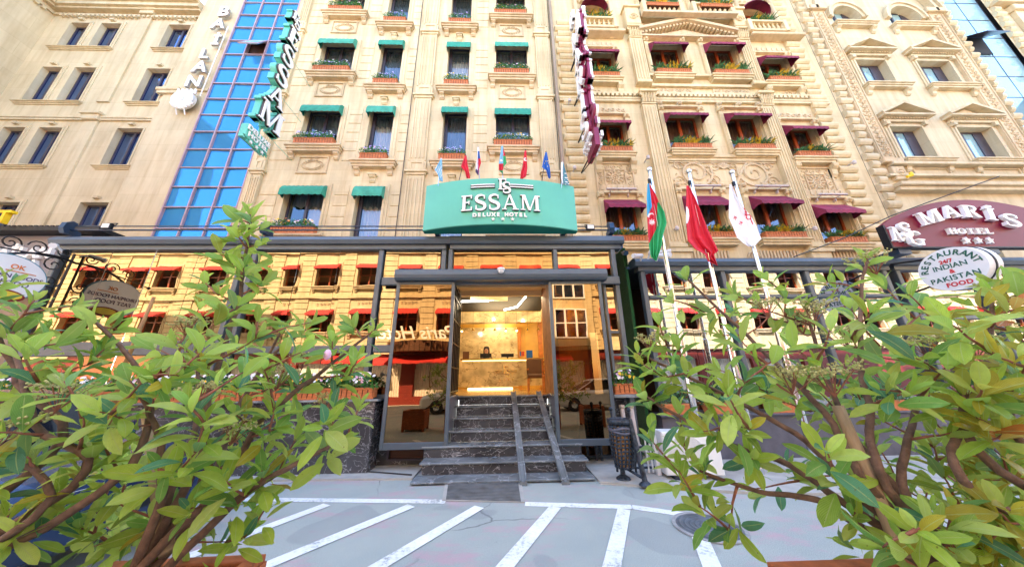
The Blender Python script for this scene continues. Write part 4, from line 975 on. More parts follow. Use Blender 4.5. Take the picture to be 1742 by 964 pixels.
for i, k in ((0, 8), (1, 5)):
    z = ZZ[k] + .0; m_ = MB(); x0, x1 = XX[i] + .03, XX[i + 1] - .03
    m_.add([(x0, FY + .05, z + 1.1), (x1, FY + .05, z + 1.1), (x1, FY - .55, z + .55), (x0, FY - .55, z + .55), (x0, FY + .09, z + 1.13), (x1, FY + .09, z + 1.13), (x1, FY - .55, z + .60), (x0, FY - .55, z + .60)], [(0, 1, 2, 3), (7, 6, 5, 4), (0, 3, 7, 4), (1, 5, 6, 2), (3, 2, 6, 7)])
    m_.build('open_window', 'frame_dark', rt)
    m_ = MB(); m_.box(x0, x1, FY + .06, FY + .08, z + .1, z + 1.1); m_.build('opening', 'dark_room', rt)  # dark sheet over the pane, painted shade of the open flap
fr = thing('hotel_building', (26, FY, 0), 'beige stone building at the top right corner beyond the pale glass', 'building')
m_ = MB(); wall(m_, 22.6, 34, 4.0, 23, FY, [(24.6, 25.8, 14.6, 16.2), (24.6, 25.8, 10.6, 12.2)], .4); m_.build('wall', 'beige_stone', fr)
quoins2(22.62, 23.1, 4.2, 22, fr); core(fr, 'inner_wall', 22.7, 34, FY + .9, FY + 9, 4.1, 22.9)
m_ = MB()
for x0 in (23.5, 26.4): m_.box(x0, x0 + .5, FY - .14, FY - .002, 4.2, 22); m_.box(x0 - .1, x0 + .6, FY - .25, FY - .004, 17.2, 17.5, .02); m_.box(x0 - .1, x0 + .6, FY - .25, FY - .004, 13.2, 13.5, .02)
for z in (13.6, 17.6): m_.box(22.7, 34, FY - .3, FY - .003, z, z + .2, .02)
m_.build('pilaster', 'beige_stone', fr)
for c, d in ((14.6, 16.2), (10.6, 12.2)):
    m_ = MB(); frame_bars(m_, 24.61, 25.79, c + .01, d - .01, FY + .3, .06, 2); wn = m_.build('window', 'frame_dark', fr)
    m_ = MB(); pane(m_, 24.66, 25.7, c + .05, d - .05, FY + .33); m_.build('pane', 'violet_glass', wn)
    m_ = MB(); surround(m_, 24.6, 25.8, c, d, FY, .2, .1); sill(m_, 24.2, 26.2, c - .01, FY, .3, .25); m_.build('surround', 'beige_stone', wn)

# ------------------------------------------------------------------ across the street (seen only in the glass)
OY = -9.0
opp = thing('hotel_building', (0, OY, 0), 'golden stone building across the street, seen mirrored in the amber glass', 'building')
m_ = MB(); m_.T = Matrix.Rotation(pi, 4, 'Z')     # built facing -y, turned to face the hotel
OW = []
for i in range(31):
    x = -43.4 + i * 2.9
    for z0, z1 in ((4.7, 6.3), (8.0, 9.7)): OW.append((x, x + 1.55, z0, z1))
wall(m_, -46, 48, 3.4, 12.6, 9.0, OW, .3); 
z = 3.6
while z < 12.1:
    for i in range(31):
        x = -43.4 + i * 2.9; m_.box(x + 1.8, x + 2.68, 8.94, 8.9995, z, z + .36)
    z += .40
m_.box(-46, 48, 8.4, 9.0 - .001, 12.6, 13.0); m_.box(-46, 48, 8.8, 8.9994, 3.3, 3.55); m_.box(-46, 48, 8.85, 8.9994, 7.1, 7.3); m_.box(-46, 48, 8.85, 8.9994, 10.6, 10.8)
m_.build('wall', 'gold_stone', opp)
m_ = MB(); m_.box(-48, 46, -20, -9.9, 0, 12.5); m_.build('inner_wall', 'sign_brown', opp)
for (a, b_, c, d) in OW:
    m_ = MB(); m_.T = Matrix.Rotation(pi, 4, 'Z'); frame_bars(m_, a + .01, b_ - .01, c + .01, d - .01, 9.2, .07, 2, c + .9); wn = m_.build('window', 'frame_wood', opp)
    m_ = MB(); m_.T = Matrix.Rotation(pi, 4, 'Z'); awning(m_, a - .05, b_ + .05, d + .02, .45, .5, 8.995, 'flat'); m_.build('awning', 'red_cloth', wn)
    m_ = MB(); m_.T = Matrix.Rotation(pi, 4, 'Z'); surround(m_, a, b_, c, d, 9.0, .15, .08); sill(m_, a - .2, b_ + .2, c - .01, 9.0, .28, .22)
    for s_ in (a, b_): bracket(m_, s_, c - .23, 9.0)
    if c < 8:
        x0, x1, z0, z1 = a + .05, b_ - .05, d + .15, d + .75; m_.box(x0, x1, 8.93, 8.999, z1 - .05, z1)
        for q in range(5): m_.spiral(x0 + .13 + .25 * q, z0 + .3, 8.98, .1, .02, q, 1.4, .03, 10)
    m_.build('surround', 'carved_stone', wn)
m_ = MB(); m_.T = Matrix.Rotation(pi, 4, 'Z'); wall(m_, -46, 48, 0, 3.4, 9.01, [(-22 + 4.1 * i, -22 + 4.1 * i + 3.2, .5, 2.6) for i in range(11)], .3); m_.build('shop_front', 'shop_red', opp)
m_ = MB(); m_.T = Matrix.Rotation(pi, 4, 'Z')
for i in range(11): curtain(m_, -22 + 4.1 * i, -22 + 4.1 * i + 3.2, .5, 2.6, 9.28, 20)
m_.build('curtain', 'curtain_white', opp)
for i in range(4):
    m_ = MB(); m_.T = Matrix.Rotation(pi, 4, 'Z'); x = -4.6 + i * 4.1; awning(m_, x, x + 3.6, 3.1, .55, 1.1, 9.0, 'flat'); m_.build('shop_awning', 'red_cloth', opp)
can = MB(); can.T = Matrix.Rotation(pi, 4, 'Z'); n = 14
for i in range(n):
    t0, t1 = i / n, (i + 1) / n; X0, X1 = 3.2 + 4.6 * t0, 3.2 + 4.6 * t1; Y0, Y1 = 8.9 - 1.3 * sin(pi * t0), 8.9 - 1.3 * sin(pi * t1)
    can.add([(X0, Y0, 3.3), (X1, Y1, 3.3), (X1, Y1, 3.95), (X0, Y0, 3.95), (X0, 9, 3.3), (X1, 9, 3.3), (X1, 9, 3.95), (X0, 9, 3.95)], [(0, 1, 2, 3), (0, 4, 5, 1), (3, 2, 6, 7)])
    can.box(X0 + .05, X0 + .09, min(Y0, Y1) - .02, 8.98, 3.35, 3.9)
can.build('entrance_canopy', 'sign_brown', opp)
m_ = MB(); m_.T = Matrix.Rotation(pi, 4, 'Z'); text_mesh(m_, 'Paris Hotel', frame_at(5.5, 7.5, 4.0), 1.15, .06, .012, shear=.35)
tag(m_.build('hotel_sign', 'letter_white'), 'white script hotel name lettering seen mirrored in the amber glass', 'sign')
bay = MB(); bay.T = Matrix.Rotation(pi, 4, 'Z'); bay.box(-6.2, -3.0, 8.0, 8.99, 3.5, 9.0); bay.build('bay', 'gold_stone', opp)
m_ = MB(); m_.T = Matrix.Rotation(pi, 4, 'Z')
for z in (4.0, 6.7): pane(m_, -5.7, -3.5, z, z + 2.0, 7.985)
bw = m_.build('bay_window', 'violet_glass', opp)
m_ = MB(); m_.T = Matrix.Rotation(pi, 4, 'Z')
for z in (4.0, 6.7): frame_bars(m_, -5.7, -3.5, z, z + 2.0, 7.93, .09, 3, z + 1.0)
m_.build('frame', 'white_paint', bw)
# ------------------------------------------------------------------ steps and base wall
stp = thing('entrance_steps', (0, 5.15, 0), 'dark veined marble steps with two smooth wheel ramps leading up to the open door', 'steps')
SY = [5.13, 5.44, 5.75, 6.05, 6.35, 6.65, 6.95]; SZ = [.05, .225, .405, .59, .775, .965, 1.15]
SXS = [(-1.40, 1.38), (-1.36, 1.38), (-1.42, 1.38)] + [(-1.02, 1.0)] * 4
zp = 0.0
for i, (y, z, (x0, x1)) in enumerate(zip(SY, SZ, SXS)):
    m_ = MB(); y1 = SY[i + 1] if i < 6 else 7.25
    if z - zp > .06: m_.box(x0 + .04, x1 - .04, y + .035, y1 + .06, zp + .001, z - .032); m_.build('riser', 'dark_marble', stp)
    m_ = MB(); m_.box(x0, x1, y, y1 + .03, z - .03, z, .006); m_.build('tread', 'tread_marble', stp)
    zp = z
m_ = MB(); m_.box(-1.36, 1.36, 5.8, 7.2, .0, .37); m_.build('step_base', 'dark_marble', stp)
for xa, xb in ((-1.30, -1.021), (1.001, 1.25)): m_ = MB(); m_.box(xa, xb, 6.02, 7.2, .371, 1.16); m_.build('side_wall', 'tile_grey', stp)
for a0, a1, b0, b1 in ((.155, .275, .225, .34), (.72, .83, .85, .965)):
    m_ = MB(); y0, y1, z0, z1 = 5.02, 6.98, .0, 1.165
    def rp(t, s_): return Vector(((b0 if s_ == 0 else b1) * (1 - t) + (a0 if s_ == 0 else a1) * t, y0 + (y1 - y0) * t, z0 + (z1 - z0) * t))
    vs_ = []
    for t in (0, 1):
        for s_, dz in ((0, 0), (1, 0), (1, .05), (0, .05)): p = rp(t, s_); vs_.append((p.x, p.y, p.z + dz))
    m_.add(vs_, [(0, 1, 2, 3), (7, 6, 5, 4), (0, 4, 5, 1), (1, 5, 6, 2), (2, 6, 7, 3), (3, 7, 4, 0)])
    for s_ in (0, 1):
        p, q = rp(0, s_), rp(1, s_); e = .018 * (1 if s_ == 0 else -1)
        m_.tube([(p.x + e, p.y, p.z + .06), (q.x + e, q.y, q.z + .06)], .016, 6)
    m_.build('ramp', 'tread_marble', stp)
base = thing('base_wall', (-4, 6.2, 0), 'dark veined marble base wall under the amber restaurant glass left of the steps', 'wall')
m_ = MB(); wall(m_, -9.3, -1.05, 0, 1.15, 6.2, [(-3.05, -2.2, .55, .93), (-2.3 + .15, -1.45, .10, .42)], .12); m_.build('wall', 'dark_marble', base)
m_ = MB(); m_.box(-9.35, -1.03, 6.10, 6.9, 1.151, 1.19, .01); m_.build('ledge', 'tread_marble', base)
for q in ((-3.05, -2.2, .55, .93), (-2.15, -1.45, .10, .42)):
    m_ = MB(); frame_bars(m_, q[0], q[1], q[2], q[3], 6.17, .035, 1); wn = m_.build('basement_window', 'frame_dark', base)
    m_ = MB(); pane(m_, q[0] + .03, q[1] - .03, q[2] + .03, q[3] - .03, 6.26); m_.build('pane', 'sign_brown', wn)
b2_ = thing('base_wall', (1.8, 6.2, 0), 'short dark base wall with a barred opening right of the steps behind the litter bin', 'wall')
m_ = MB(); wall(m_, 1.0, 2.62, 0, 1.15, 6.25, [(1.42, 1.72, .03, .8), (1.82, 2.1, .03, .8)], .4); m_.build('wall', 'dark_marble', b2_)
m_ = MB(); m_.box(1.0, 2.66, 6.13, 6.9, 1.151, 1.19, .01); m_.build('ledge', 'tread_marble', b2_)
m_ = MB()
for x in (1.42, 1.56, 1.72, 1.82, 2.1): m_.box(x - .02, x + .02, 6.16, 6.2, 0, 1.0)
m_.box(1.4, 2.15, 6.165, 6.195, .08, .12); m_.build('bars', 'worn_iron', b2_)
m_ = MB(); m_.box(1.4, 2.15, 6.70, 6.72, 0, 1.0); m_.build('board', 'stake_wood', b2_)

# ------------------------------------------------------------------ glazed restaurant fronts
def glazed_front(label, x0, x1, posts, Y, zb, zt, mids, gm, side=None, zlow=1.19, fm='slate_metal', beam=.22, depth=2.0):
    r = thing('glazed_restaurant', ((x0 + x1) / 2, Y, 0), label, 'restaurant')
    m_ = MB(); m_.prismx([(Y - .16, zt + .02), (Y - .20, zt + .10), (Y - .18, zt + beam - .06), (Y - .10, zt + beam), (Y + .16, zt + beam), (Y + .16, zt + .02)], x0 - .12, x1 + .12)
    m_.box(x0 - .04, x1 + .04, Y - .10, Y + .10, zt - .08, zt + .019); m_.build('header_beam', fm, r)
    for p in posts: m_ = MB(); m_.box(p - .05, p + .05, Y - .07, Y + .07, zlow, zt - .081, .01); m_.build('post', fm, r)
    m_ = MB()
    for a, b_ in zip(posts[:-1], posts[1:]):
        for z, h in mids: m_.box(a + .076, b_ - .076, Y - .06, Y + .06, z, z + h, .008)
        m_.box(a + .076, b_ - .076, Y - .05, Y + .05, zlow + .001, zlow + .06)
    m_.build('rail', fm, r)
    for a, b_ in zip(posts[:-1], posts[1:]):
        n = max(1, round((b_ - a) / .95)); zz = [zlow + .06] + [q for z, h in mids for q in (z, z + h)] + [zt - .08]
        for i in range(n):
            xa, xb = a + .076 + (b_ - a - .152) * i / n, a + .076 + (b_ - a - .152) * (i + 1) / n
            for k in range(0, len(zz), 2):
                e = random.uniform(-.005, .005); e2 = random.uniform(-.004, .004); m_ = MB()
                m_.quad((xa + .006, Y + e, zz[k]), (xb - .006, Y - e, zz[k]), (xb - .006, Y - e + e2, zz[k + 1]), (xa + .006, Y + e + e2, zz[k + 1])); m_.build('glass_pane', gm, r)
    m_ = MB(); m_.box(x0 - .1, x1 + .1, Y + .17, FY - .36 if Y < 7 else FY, zt + .12, zt + .2); m_.build('roof', fm, r)
    return r
gf = glazed_front('amber reflecting glass front of the green hotel restaurant left of the entrance', -5.32, -1.28, [-5.28, -2.62, -1.28], 6.0, 1.19, 4.27, [(2.02, .14)], 'amber_glass')
gl = glazed_front('amber reflecting glass front of the beige building restaurant at the left', -9.3, -5.42, [-9.25, -5.52], 6.0, 1.19, 4.27, [(2.02, .26)], 'amber_glass')
gc = thing('glazed_entrance', (.4, 6.0, 0), 'dark framed entrance front with transom glass around the open door', 'entrance')
m_ = MB(); Y = 6.0; m_.prismx([(Y - .16, 4.29), (Y - .20, 4.34), (Y - .18, 4.46), (Y - .10, 4.49), (Y + .16, 4.49), (Y + .16, 4.29)], -1.155, 2.66); m_.box(-1.15, 2.6, 5.9, 6.1, 4.19, 4.289); m_.build('header_beam', 'slate_metal', gc)
for p in (-1.13, 1.14, 2.42): m_ = MB(); m_.box(p - .045, p + .045, 5.915, 6.085, 3.62 if p < 2 else .05, 4.189, .01); m_.build('post', 'slate_metal', gc)
m_ = MB(); m_.box(2.13, 2.18, 5.95, 6.04, 1.2, 3.4); m_.box(2.18, 2.355, 5.96, 6.03, 1.9, 1.94); m_.box(2.18, 2.355, 5.96, 6.03, 2.35, 2.39); m_.build('rail', 'slate_metal', gc)
for a, b_, c, d in ((-1.065, 1.075, 3.62, 4.19), (1.205, 2.355, 3.62, 4.19), (2.18, 2.355, 1.2, 3.4)):
    m_ = MB(); pane(m_, a, b_, c, d, 6.0); m_.build('glass_pane', 'amber_glass' if a > 1 else 'door_glass', gc)
m_ = MB(); m_.prismx([(5.62, 3.44), (5.60, 3.50), (5.61, 3.60), (5.65, 3.63), (5.84, 3.63), (5.84, 3.40), (5.66, 3.40)], -2.16, 2.12); m_.build('door_track', 'slate_metal', gc)
m_ = MB(); m_.box(-2.50, 2.46, 5.845, 5.91, 3.36, 3.53, .012); m_.build('track_beam', 'slate_metal', gc)
m_ = MB(); m_.box(-1.2, 2.6, 6.17, FY - .1, 4.39, 4.47); m_.build('roof', 'slate_metal', gc)
cam1 = MB(); cam1.lathe([(.06, .0), (.075, .02), (.075, .05), (.05, .06)], (-.04, 5.55, 3.55), 14); cam1.ball((-.04, 5.55, 3.55), .06, 14); tag(cam1.build('security_camera', 'white_paint', smooth=True), 'white dome camera above the middle of the door opening', 'camera', 'security cameras')
def door(x0, x1, label):
    r = thing('sliding_door', ((x0 + x1) / 2, 5.78, .36), label, 'glass door', 'sliding glass doors of the entrance')
    m_ = MB(); Y = 5.755; m_.box(x0, x0 + .065, Y, Y + .05, .36, 3.395, .006); m_.box(x1 - .065, x1, Y, Y + .05, .36, 3.395, .006); m_.box(x0 + .066, x1 - .066, Y, Y + .05, .36, .47, .006); m_.box(x0 + .066, x1 - .066, Y, Y + .05, 3.34, 3.395, .006); m_.build('frame', 'slate_metal', r)
    m_ = MB(); m_.quad((x0 + .06, Y + .02, .46), (x1 - .06, Y + .024, .46), (x1 - .06, Y + .026, 3.35), (x0 + .06, Y + .023, 3.35)); m_.build('glass_pane', 'door_glass', r)
door(-2.15, -.98, 'left amber glass sliding door hanging above the marble base'); door(.93, 2.02, 'right amber glass sliding door beside the litter bin')

# retracted awning rails on the roofs
def awn_rail(label, x0, x1, z, Y, ends):
    r = thing('awning_rail', (x0, Y, z), label, 'awning rail', 'retracted awning rails on the glass fronts')
    m_ = MB(); m_.tube([(x0, Y, z + .14), (x1, Y, z + .14)], .014, 6); m_.tube([(x0, Y - .05, z + .02), (x1, Y - .05, z + .02)], .018, 6); m_.build('rail', 'dark_blue_metal', r)
    for e in ends:
        m_ = MB(); pr_ = [(Y + .12, z - .08), (Y - .12, z - .08), (Y - .17, z + .02), (Y - .15, z + .15), (Y - .06, z + .22), (Y + .02, z + .20), (Y - .02, z + .08), (Y + .12, z + .02)]
        m_.prismx(pr_, e - .05, e + .05); m_.build('end_bracket', 'dark_blue_metal', r)
awn_rail('thin double awning rail over the glass front left of the green sign', -5.2, -1.45, 4.62, 5.95, (-5.15, -1.45))
awn_rail('thin double awning rail over the far left glass front below the blue glass', -9.3, -5.6, 4.62, 5.95, (-9.25,))
awn_rail('short awning rail at the right end of the green sign', 1.35, 2.5, 4.62, 5.95, (1.35, 2.42))
def flood(p, label, rz=0):
    r = thing('floodlight', p, label, 'floodlight', 'small floodlights'); x, y, z = p
    m_ = MB(); m_.box(x - .09, x + .09, y - .03, y + .03, z - .06, z + .06, .01); m_.build('housing', 'black_iron', r)
    m_ = MB(); m_.box(x - .07, x + .07, y - .036, y - .031, z - .045, z + .045); m_.build('lens', 'letter_white', r)
    m_ = MB(); m_.tube([(x - .1, y + .02, z), (x - .1, y + .06, z + .1), (x + .1, y + .06, z + .1), (x + .1, y + .02, z)], .01, 5); m_.build('bracket', 'black_iron', r)
flood((1.95, 5.85, 4.68), 'small floodlight on the roof right of the green sign'); flood((-8.2, 5.7, 4.62), 'small floodlight on the roof at the left')
# boxes of flowers are added later; camera cluster on the right front
def camera_box(p, d, label):
    x, y, z = p; m_ = MB(); q = Vector(p) + Vector(d) * .24; m_.tube([p, Vector(p).lerp(q, .1), Vector(p).lerp(q, .9), q], [.035, .045, .045, .04], 8); m_.tube([q - Vector(d) * .02, q + Vector(d) * .03], .055, 8); m_.tube([p, (x, y + .12, z - .08)], .02, 6)
    tag(m_.build('security_camera', 'white_paint'), label, 'camera', 'security cameras')
camera_box((3.05, 5.9, 4.02), (-.9, -.3, -.15), 'leftmost white camera of the cluster, pointing left, near the first flagpole')
camera_box((3.2, 5.85, 4.05), (-.3, -.9, -.2), 'white camera of the cluster pointing forward, second from its left')
camera_box((3.38, 5.85, 4.0), (.5, -.8, -.3), 'low white camera of the cluster, hanging under the others')
camera_box((3.4, 5.9, 4.1), (.95, -.25, -.05), 'rightmost white camera of the cluster, pointing right')
camera_box((-9.1, 5.75, 4.2), (.7, -.6, -.25), 'white camera at the corner of the far left glass front')

g2 = glazed_front('silver reflecting glass front of the maroon hotel behind the flagpoles', 3.05, 8.8, [3.12, 4.95, 6.9, 8.75], 6.2, .9, 3.82, [(3.12, .07)], 'silver_glass', zlow=.80, beam=.22)
g3 = glazed_front('silver glass front under the maroon arched sign at the right', 9.0, 16.5, [9.06, 10.9, 13, 15, 16.4], 6.2, .9, 3.82, [(2.6, .12)], 'silver_glass', zlow=.80, beam=.22)
rb_ = thing('base_wall', (7, 6.2, 0), 'grey tiled base wall under the silver glass front at the right', 'wall')
m_ = MB(); m_.box(3.0, 16.5, 6.05, 6.6, 0, .76); m_.build('wall', 'tile_grey', rb_); m_ = MB(); m_.box(2.96, 16.5, 5.98, 6.6, .761, .80, .01); m_.build('ledge', 'tile_grey', rb_)
m_ = MB(); m_.box(2.72, 2.78, 6.1, FY - .05, .0, 4.3); o = m_.build('turf_wall', 'green_turf'); tag(o, 'dark green artificial grass wall in the gap between the two glass fronts', 'wall')
m_ = MB(); m_.box(2.79, 3.0, 8.2, 8.3, 0, 4.3); tag(m_.build('turf_wall', 'green_turf'), 'far end of the green gap between the glass fronts', 'wall')
side = thing('side_canopy', (2.9, 6.4, 4.2), 'black framed sloping side canopy over the gap right of the entrance', 'canopy')
m_ = MB(); m_.tube([(2.72, 5.95, 4.10), (3.02, 7.3, 4.75)], .06, 6); m_.tube([(2.72, 5.95, 3.75), (3.02, 7.3, 4.35)], .03, 6); m_.box(3.0, 3.2, 7.1, 7.35, 4.55, 4.95, .02); m_.build('frame', 'dark_blue_metal', side)
m_ = MB(); m_.quad((2.74, 5.97, 3.78), (3.02, 7.28, 4.38), (3.02, 7.28, 4.72), (2.74, 5.97, 4.08)); m_.build('panel', 'green_turf', side)
# dark backs so the glass fronts have a room behind them
for nm, x0, x1, lab in (('room_wall', -9.2, -1.3, 'dim brown back wall inside the left restaurant glass'), ('room_wall', 3.1, 16.4, 'dim back wall inside the right restaurant glass')):
    m_ = MB(); m_.box(x0, x1, 8.2, 8.4, 0, 4.2); tag(m_.build(nm, 'sign_brown'), lab, 'wall')
for x0, x1, zf in ((-9.2, -1.3, 1.14), (3.1, 16.4, .75)):
    m_ = MB(); m_.box(x0, x1, 6.61 if zf < 1 else 6.91, 8.19, zf - .1, zf); struct('restaurant_floor', m_, 'sign_brown')

# ------------------------------------------------------------------ lobby
lob = thing('lobby_room', (0, 9.5, 1.15), 'golden hotel lobby seen through the open door', 'room')
m_ = MB(); m_.box(-2.6, 2.4, 7.251, 12.6, 1.05, 1.15); m_.build('floor', 'gold_metal', lob)
m_ = MB(); m_.box(-2.6, -2.5, 8.2, 12.6, 1.151, 4.6); m_.box(-2.5, 2.3, 12.5, 12.6, 1.151, 4.6); m_.box(2.3, 2.4, 8.2, 12.6, 1.151, 4.6); m_.build('wall', 'gold_wall', lob)
m_ = MB(); m_.box(-2.49, -.62 + 1.2, 12.46, 12.499, 1.2, 3.55); m_.build('marble_wall', 'cream_marble', lob)
m_ = MB(); m_.box(.62, .72, 12.40, 12.499, 1.2, 3.55); m_.box(1.45, 1.62, 12.40, 12.499, 1.2, 3.9); m_.build('wood_trim', 'orange_wood', lob)
m_ = MB(); m_.box(-2.5, 2.3, 8.4, 12.5, 4.5, 4.6); m_.box(-1.35, 1.35, 7.3, 8.39, 3.95, 4.05); m_.box(-1.3, 1.3, 8.32, 8.42, 3.8, 3.949); m_.box(-1.3, 1.3, 7.2, 7.3, 3.72, 3.949); m_.build('ceiling', 'ceiling_paint', lob)
m_ = MB(); m_.box(1.60, 1.75, 8.5, 12.4, 3.9, 4.499); m_.box(1.75, 1.85, 8.5, 12.4, 3.8, 4.499); m_.build('cornice', 'ceiling_paint', lob)
m_ = MB(); m_.box(-1.7, 1.45, 11.2, 11.6, 3.55, 3.95); m_.build('bulkhead', 'cream_marble', lob)
m_ = MB(); m_.box(-1.1, .15, 9.6, 9.7, 4.0, 4.5); m_.build('duct_box', 'ceiling_paint', lob)
m_ = MB(); m_.box(-.85, .0, 9.58, 9.598, 4.12, 4.36)
for i in range(6): m_.box(-.83, -.02, 9.565, 9.58, 4.14 + i * .036, 4.155 + i * .036)
m_.build('vent', 'sign_brown', lob)
m_ = MB(); m_.box(1.12, 1.24, 6.75, 8.4, 1.151, 3.95); m_.build('brick_pier', 'brown_brick', lob)
m_ = MB(); m_.box(-1.32, -1.26, 6.15, 8.4, 1.16, 3.95); m_.build('left_return', 'sign_brown', lob)
gr_ = MB()
for i in range(9): y = 6.2 + i * .235; gr_.box(-1.20, -1.17, y, y + .022, 1.2, 3.7)
for z in (1.22, 1.75, 2.3, 2.85, 3.4, 3.68): gr_.box(-1.205, -1.165, 6.2, 8.1, z, z + .025)
tag(gr_.build('metal_grille', 'black_iron'), 'black metal grid screen along the left side of the entrance', 'grille')
m_ = MB(); m_.box(1.01, 1.11, 6.2, 6.72, 1.2, 3.6); tag(m_.build('door_pier', 'brown_brick'), 'brown brick pier just inside the right sliding door', 'pier')
for pts in ([(-1.5, 8.9, 3.78), (-.45, 8.9, 3.80)], [(.02, 9.4, 3.62), (.45, 9.4, 3.72), (.72, 9.1, 3.98)]):
    m_ = MB(); m_.tube(pts, .028, 6); m_.build('strip_lamp', 'lamp_strip', lob)
for x, y in ((.30, 9.9), (.2, 10.5), (-.9, 9.2)):
    m_ = MB(); m_.lathe([(.05, 0), (.05, .02)], (x, y, 4.47), 10); m_.build('spot_lamp', 'lamp_warm', lob)
la = bpy.data.lights.new('lobby_lamp', 'POINT'); la.energy = 6.5; la.color = (1, .78, .46); la.shadow_soft_size = .03
for q in ((-1.2, 9.3, 3.75), (.9, 9.0, 4.0), (-.4, 10.0, 3.9), (1.9, 10.2, 3.6), (-.2, 11.95, 3.7)):
    lo = bpy.data.objects.new('lobby_lamp', la); COL.objects.link(lo); lo.location = q
lb = bpy.data.lights.new('added_ceiling_fill', 'AREA'); lb.energy = 12; lb.color = (1, .75, .4); lb.size = 2.0  # added unseen upward light above the bulkhead, brightens the lobby ceiling
lo2 = bpy.data.objects.new('added_ceiling_fill', lb); COL.objects.link(lo2); lo2.location = (0, 11.4, 3.99); lo2.rotation_euler = (pi, 0, 0)
desk = thing('reception_desk', (0, 10.4, 1.15), 'marble reception desk with a gold emblem and glowing plinth', 'desk')
m_ = MB(); m_.box(-1.40, 1.30, 10.4, 10.9, 1.27, 2.08); m_.build('front_panel', 'cream_marble', desk)
m_ = MB(); m_.box(-1.46, 1.40, 10.32, 11.0, 2.10, 2.16, .01); m_.build('counter_top', 'gold_metal', desk)
m_ = MB(); m_.box(-1.40, 1.30, 10.36, 10.5, 2.082, 2.098); m_.build('edge_light', 'glow_strip', desk)
m_ = MB(); m_.box(-1.2, .3, 10.45, 10.8, 1.155, 1.215); m_.build('plinth_light', 'glow_strip', desk)
m_ = MB(); put_glyph(m_, 'E', frame_at(-.02, 10.395, 1.66), .26, .02, 0); put_glyph(m_, 'S', frame_at(.06, 10.37, 1.56), .26, .02, 0)
for z in (1.76, 1.72): m_.box(-.3, -.06, 10.37, 10.398, z, z + .015); m_.box(.22, .45, 10.37, 10.398, z, z + .015)
for i in range(4): star(m_, frame_at(-.12 + .14 * i, 10.39, 1.47), .04, .02)
m_.build('emblem', 'gold_metal', desk)
# monitor, screens, little flags, pendant lamps, chairs, receptionist
def monitor(x, y, w_, h, label):
    r = thing('monitor', (x, y, 2.16), label, 'monitor', 'monitors on the reception desk'); m_ = MB(); m_.box(x - w_ / 2, x + w_ / 2, y, y + .04, 2.22, 2.22 + h, .008); m_.build('screen', 'black_iron', r)
    m_ = MB(); m_.box(x - .03, x + .03, y + .041, y + .07, 2.165, 2.3); m_.box(x - .1, x + .1, y - .03, y + .1, 2.161, 2.175); m_.build('stand', 'black_iron', r)
monitor(-.62, 10.62, .40, .13, 'low black monitor in front of the receptionist'); monitor(.14, 10.66, .44, .12, 'wide black monitor to the right of the receptionist')
m_ = MB(); m_.box(.80, 1.02, 10.6, 10.63, 2.165, 2.44); tag(m_.build('brochure_stand', 'flag_navy'), 'dark blue brochure board on the right end of the desk', 'brochure stand')
m_ = MB()
m_.box(-1.42, -1.2, 10.6, 10.64, 2.165, 2.42); tag(m_.build('picture_frame', 'sign_brown'), 'small brown framed card on the left end of the desk', 'picture frame')
for i, (x, cm, lb) in enumerate(((.56, 'flag_navy', 'dark'), (.62, 'flag_red', 'red'), (.68, 'flag_red', 'second red'))):
    r = thing('table_flag', (x, 10.6, 2.16), 'tiny %s table flag on the reception desk' % lb, 'flag', 'table flags'); m_ = MB(); m_.tube([(x, 10.6, 2.16), (x, 10.6, 2.42)], .006, 5); m_.build('pole', 'steel', r)
    m_ = MB(); m_.box(x + .006, x + .05, 10.597, 10.603, 2.24, 2.40); m_.build('cloth', cm, r)
for i in range(8):
    x = -1.55 + i * .41; r = thing('pendant_lamp', (x, 11.1, 3.3), 'small pendant lamp over the desk, number %s from the left' % ['one', 'two', 'three', 'four', 'five', 'six', 'seven', 'eight'][i], 'lamp', 'pendant lamps over the desk')
    m_ = MB(); m_.tube([(x, 11.1, 3.34), (x, 11.1, 3.95)], .005, 4); m_.build('cord', 'black_iron', r)
    m_ = MB(); m_.lathe([(.02, .10), (.03, .06), (.07, .0)], (x, 11.1, 3.22), 10); m_.build('shade', 'gold_metal', r)
    m_ = MB(); m_.ball((x, 11.1, 3.21), .04 if i in (0, 4, 5) else .02, 8); m_.build('bulb', 'lamp_warm' if i in (0, 4, 5) else 'letter_white', r)
def armchair(x, y, label):
    r = thing('armchair', (x, y, 1.15), label, 'chair', 'chairs in the lobby')
    m_ = MB(); m_.box(x - .26, x + .26, y - .25, y + .25, 1.50, 1.62, .03); m_.build('seat', 'leather_brown', r)
    m_ = MB(); m_.prismx([(y + .16, 1.6), (y + .26, 1.6), (y + .34, 2.05), (y + .24, 2.08)], x - .26, x + .26); m_.build('backrest', 'leather_brown', r)
    for sx in (-1, 1):
        for sy in (-1, 1): m_ = MB(); m_.tube([(x + sx * .24, y + sy * .22, 1.15), (x + sx * .23, y + sy * .2, 1.52)], .022, 6); m_.build('leg', 'orange_wood', r)
        m_ = MB(); m_.box(x + sx * .25 - .02, x + sx * .25 + .02, y - .22, y + .24, 1.74, 1.78); m_.build('armrest', 'orange_wood', r)
armchair(.98, 9.35, 'brown leather armchair left of the two at the right edge of the door opening')
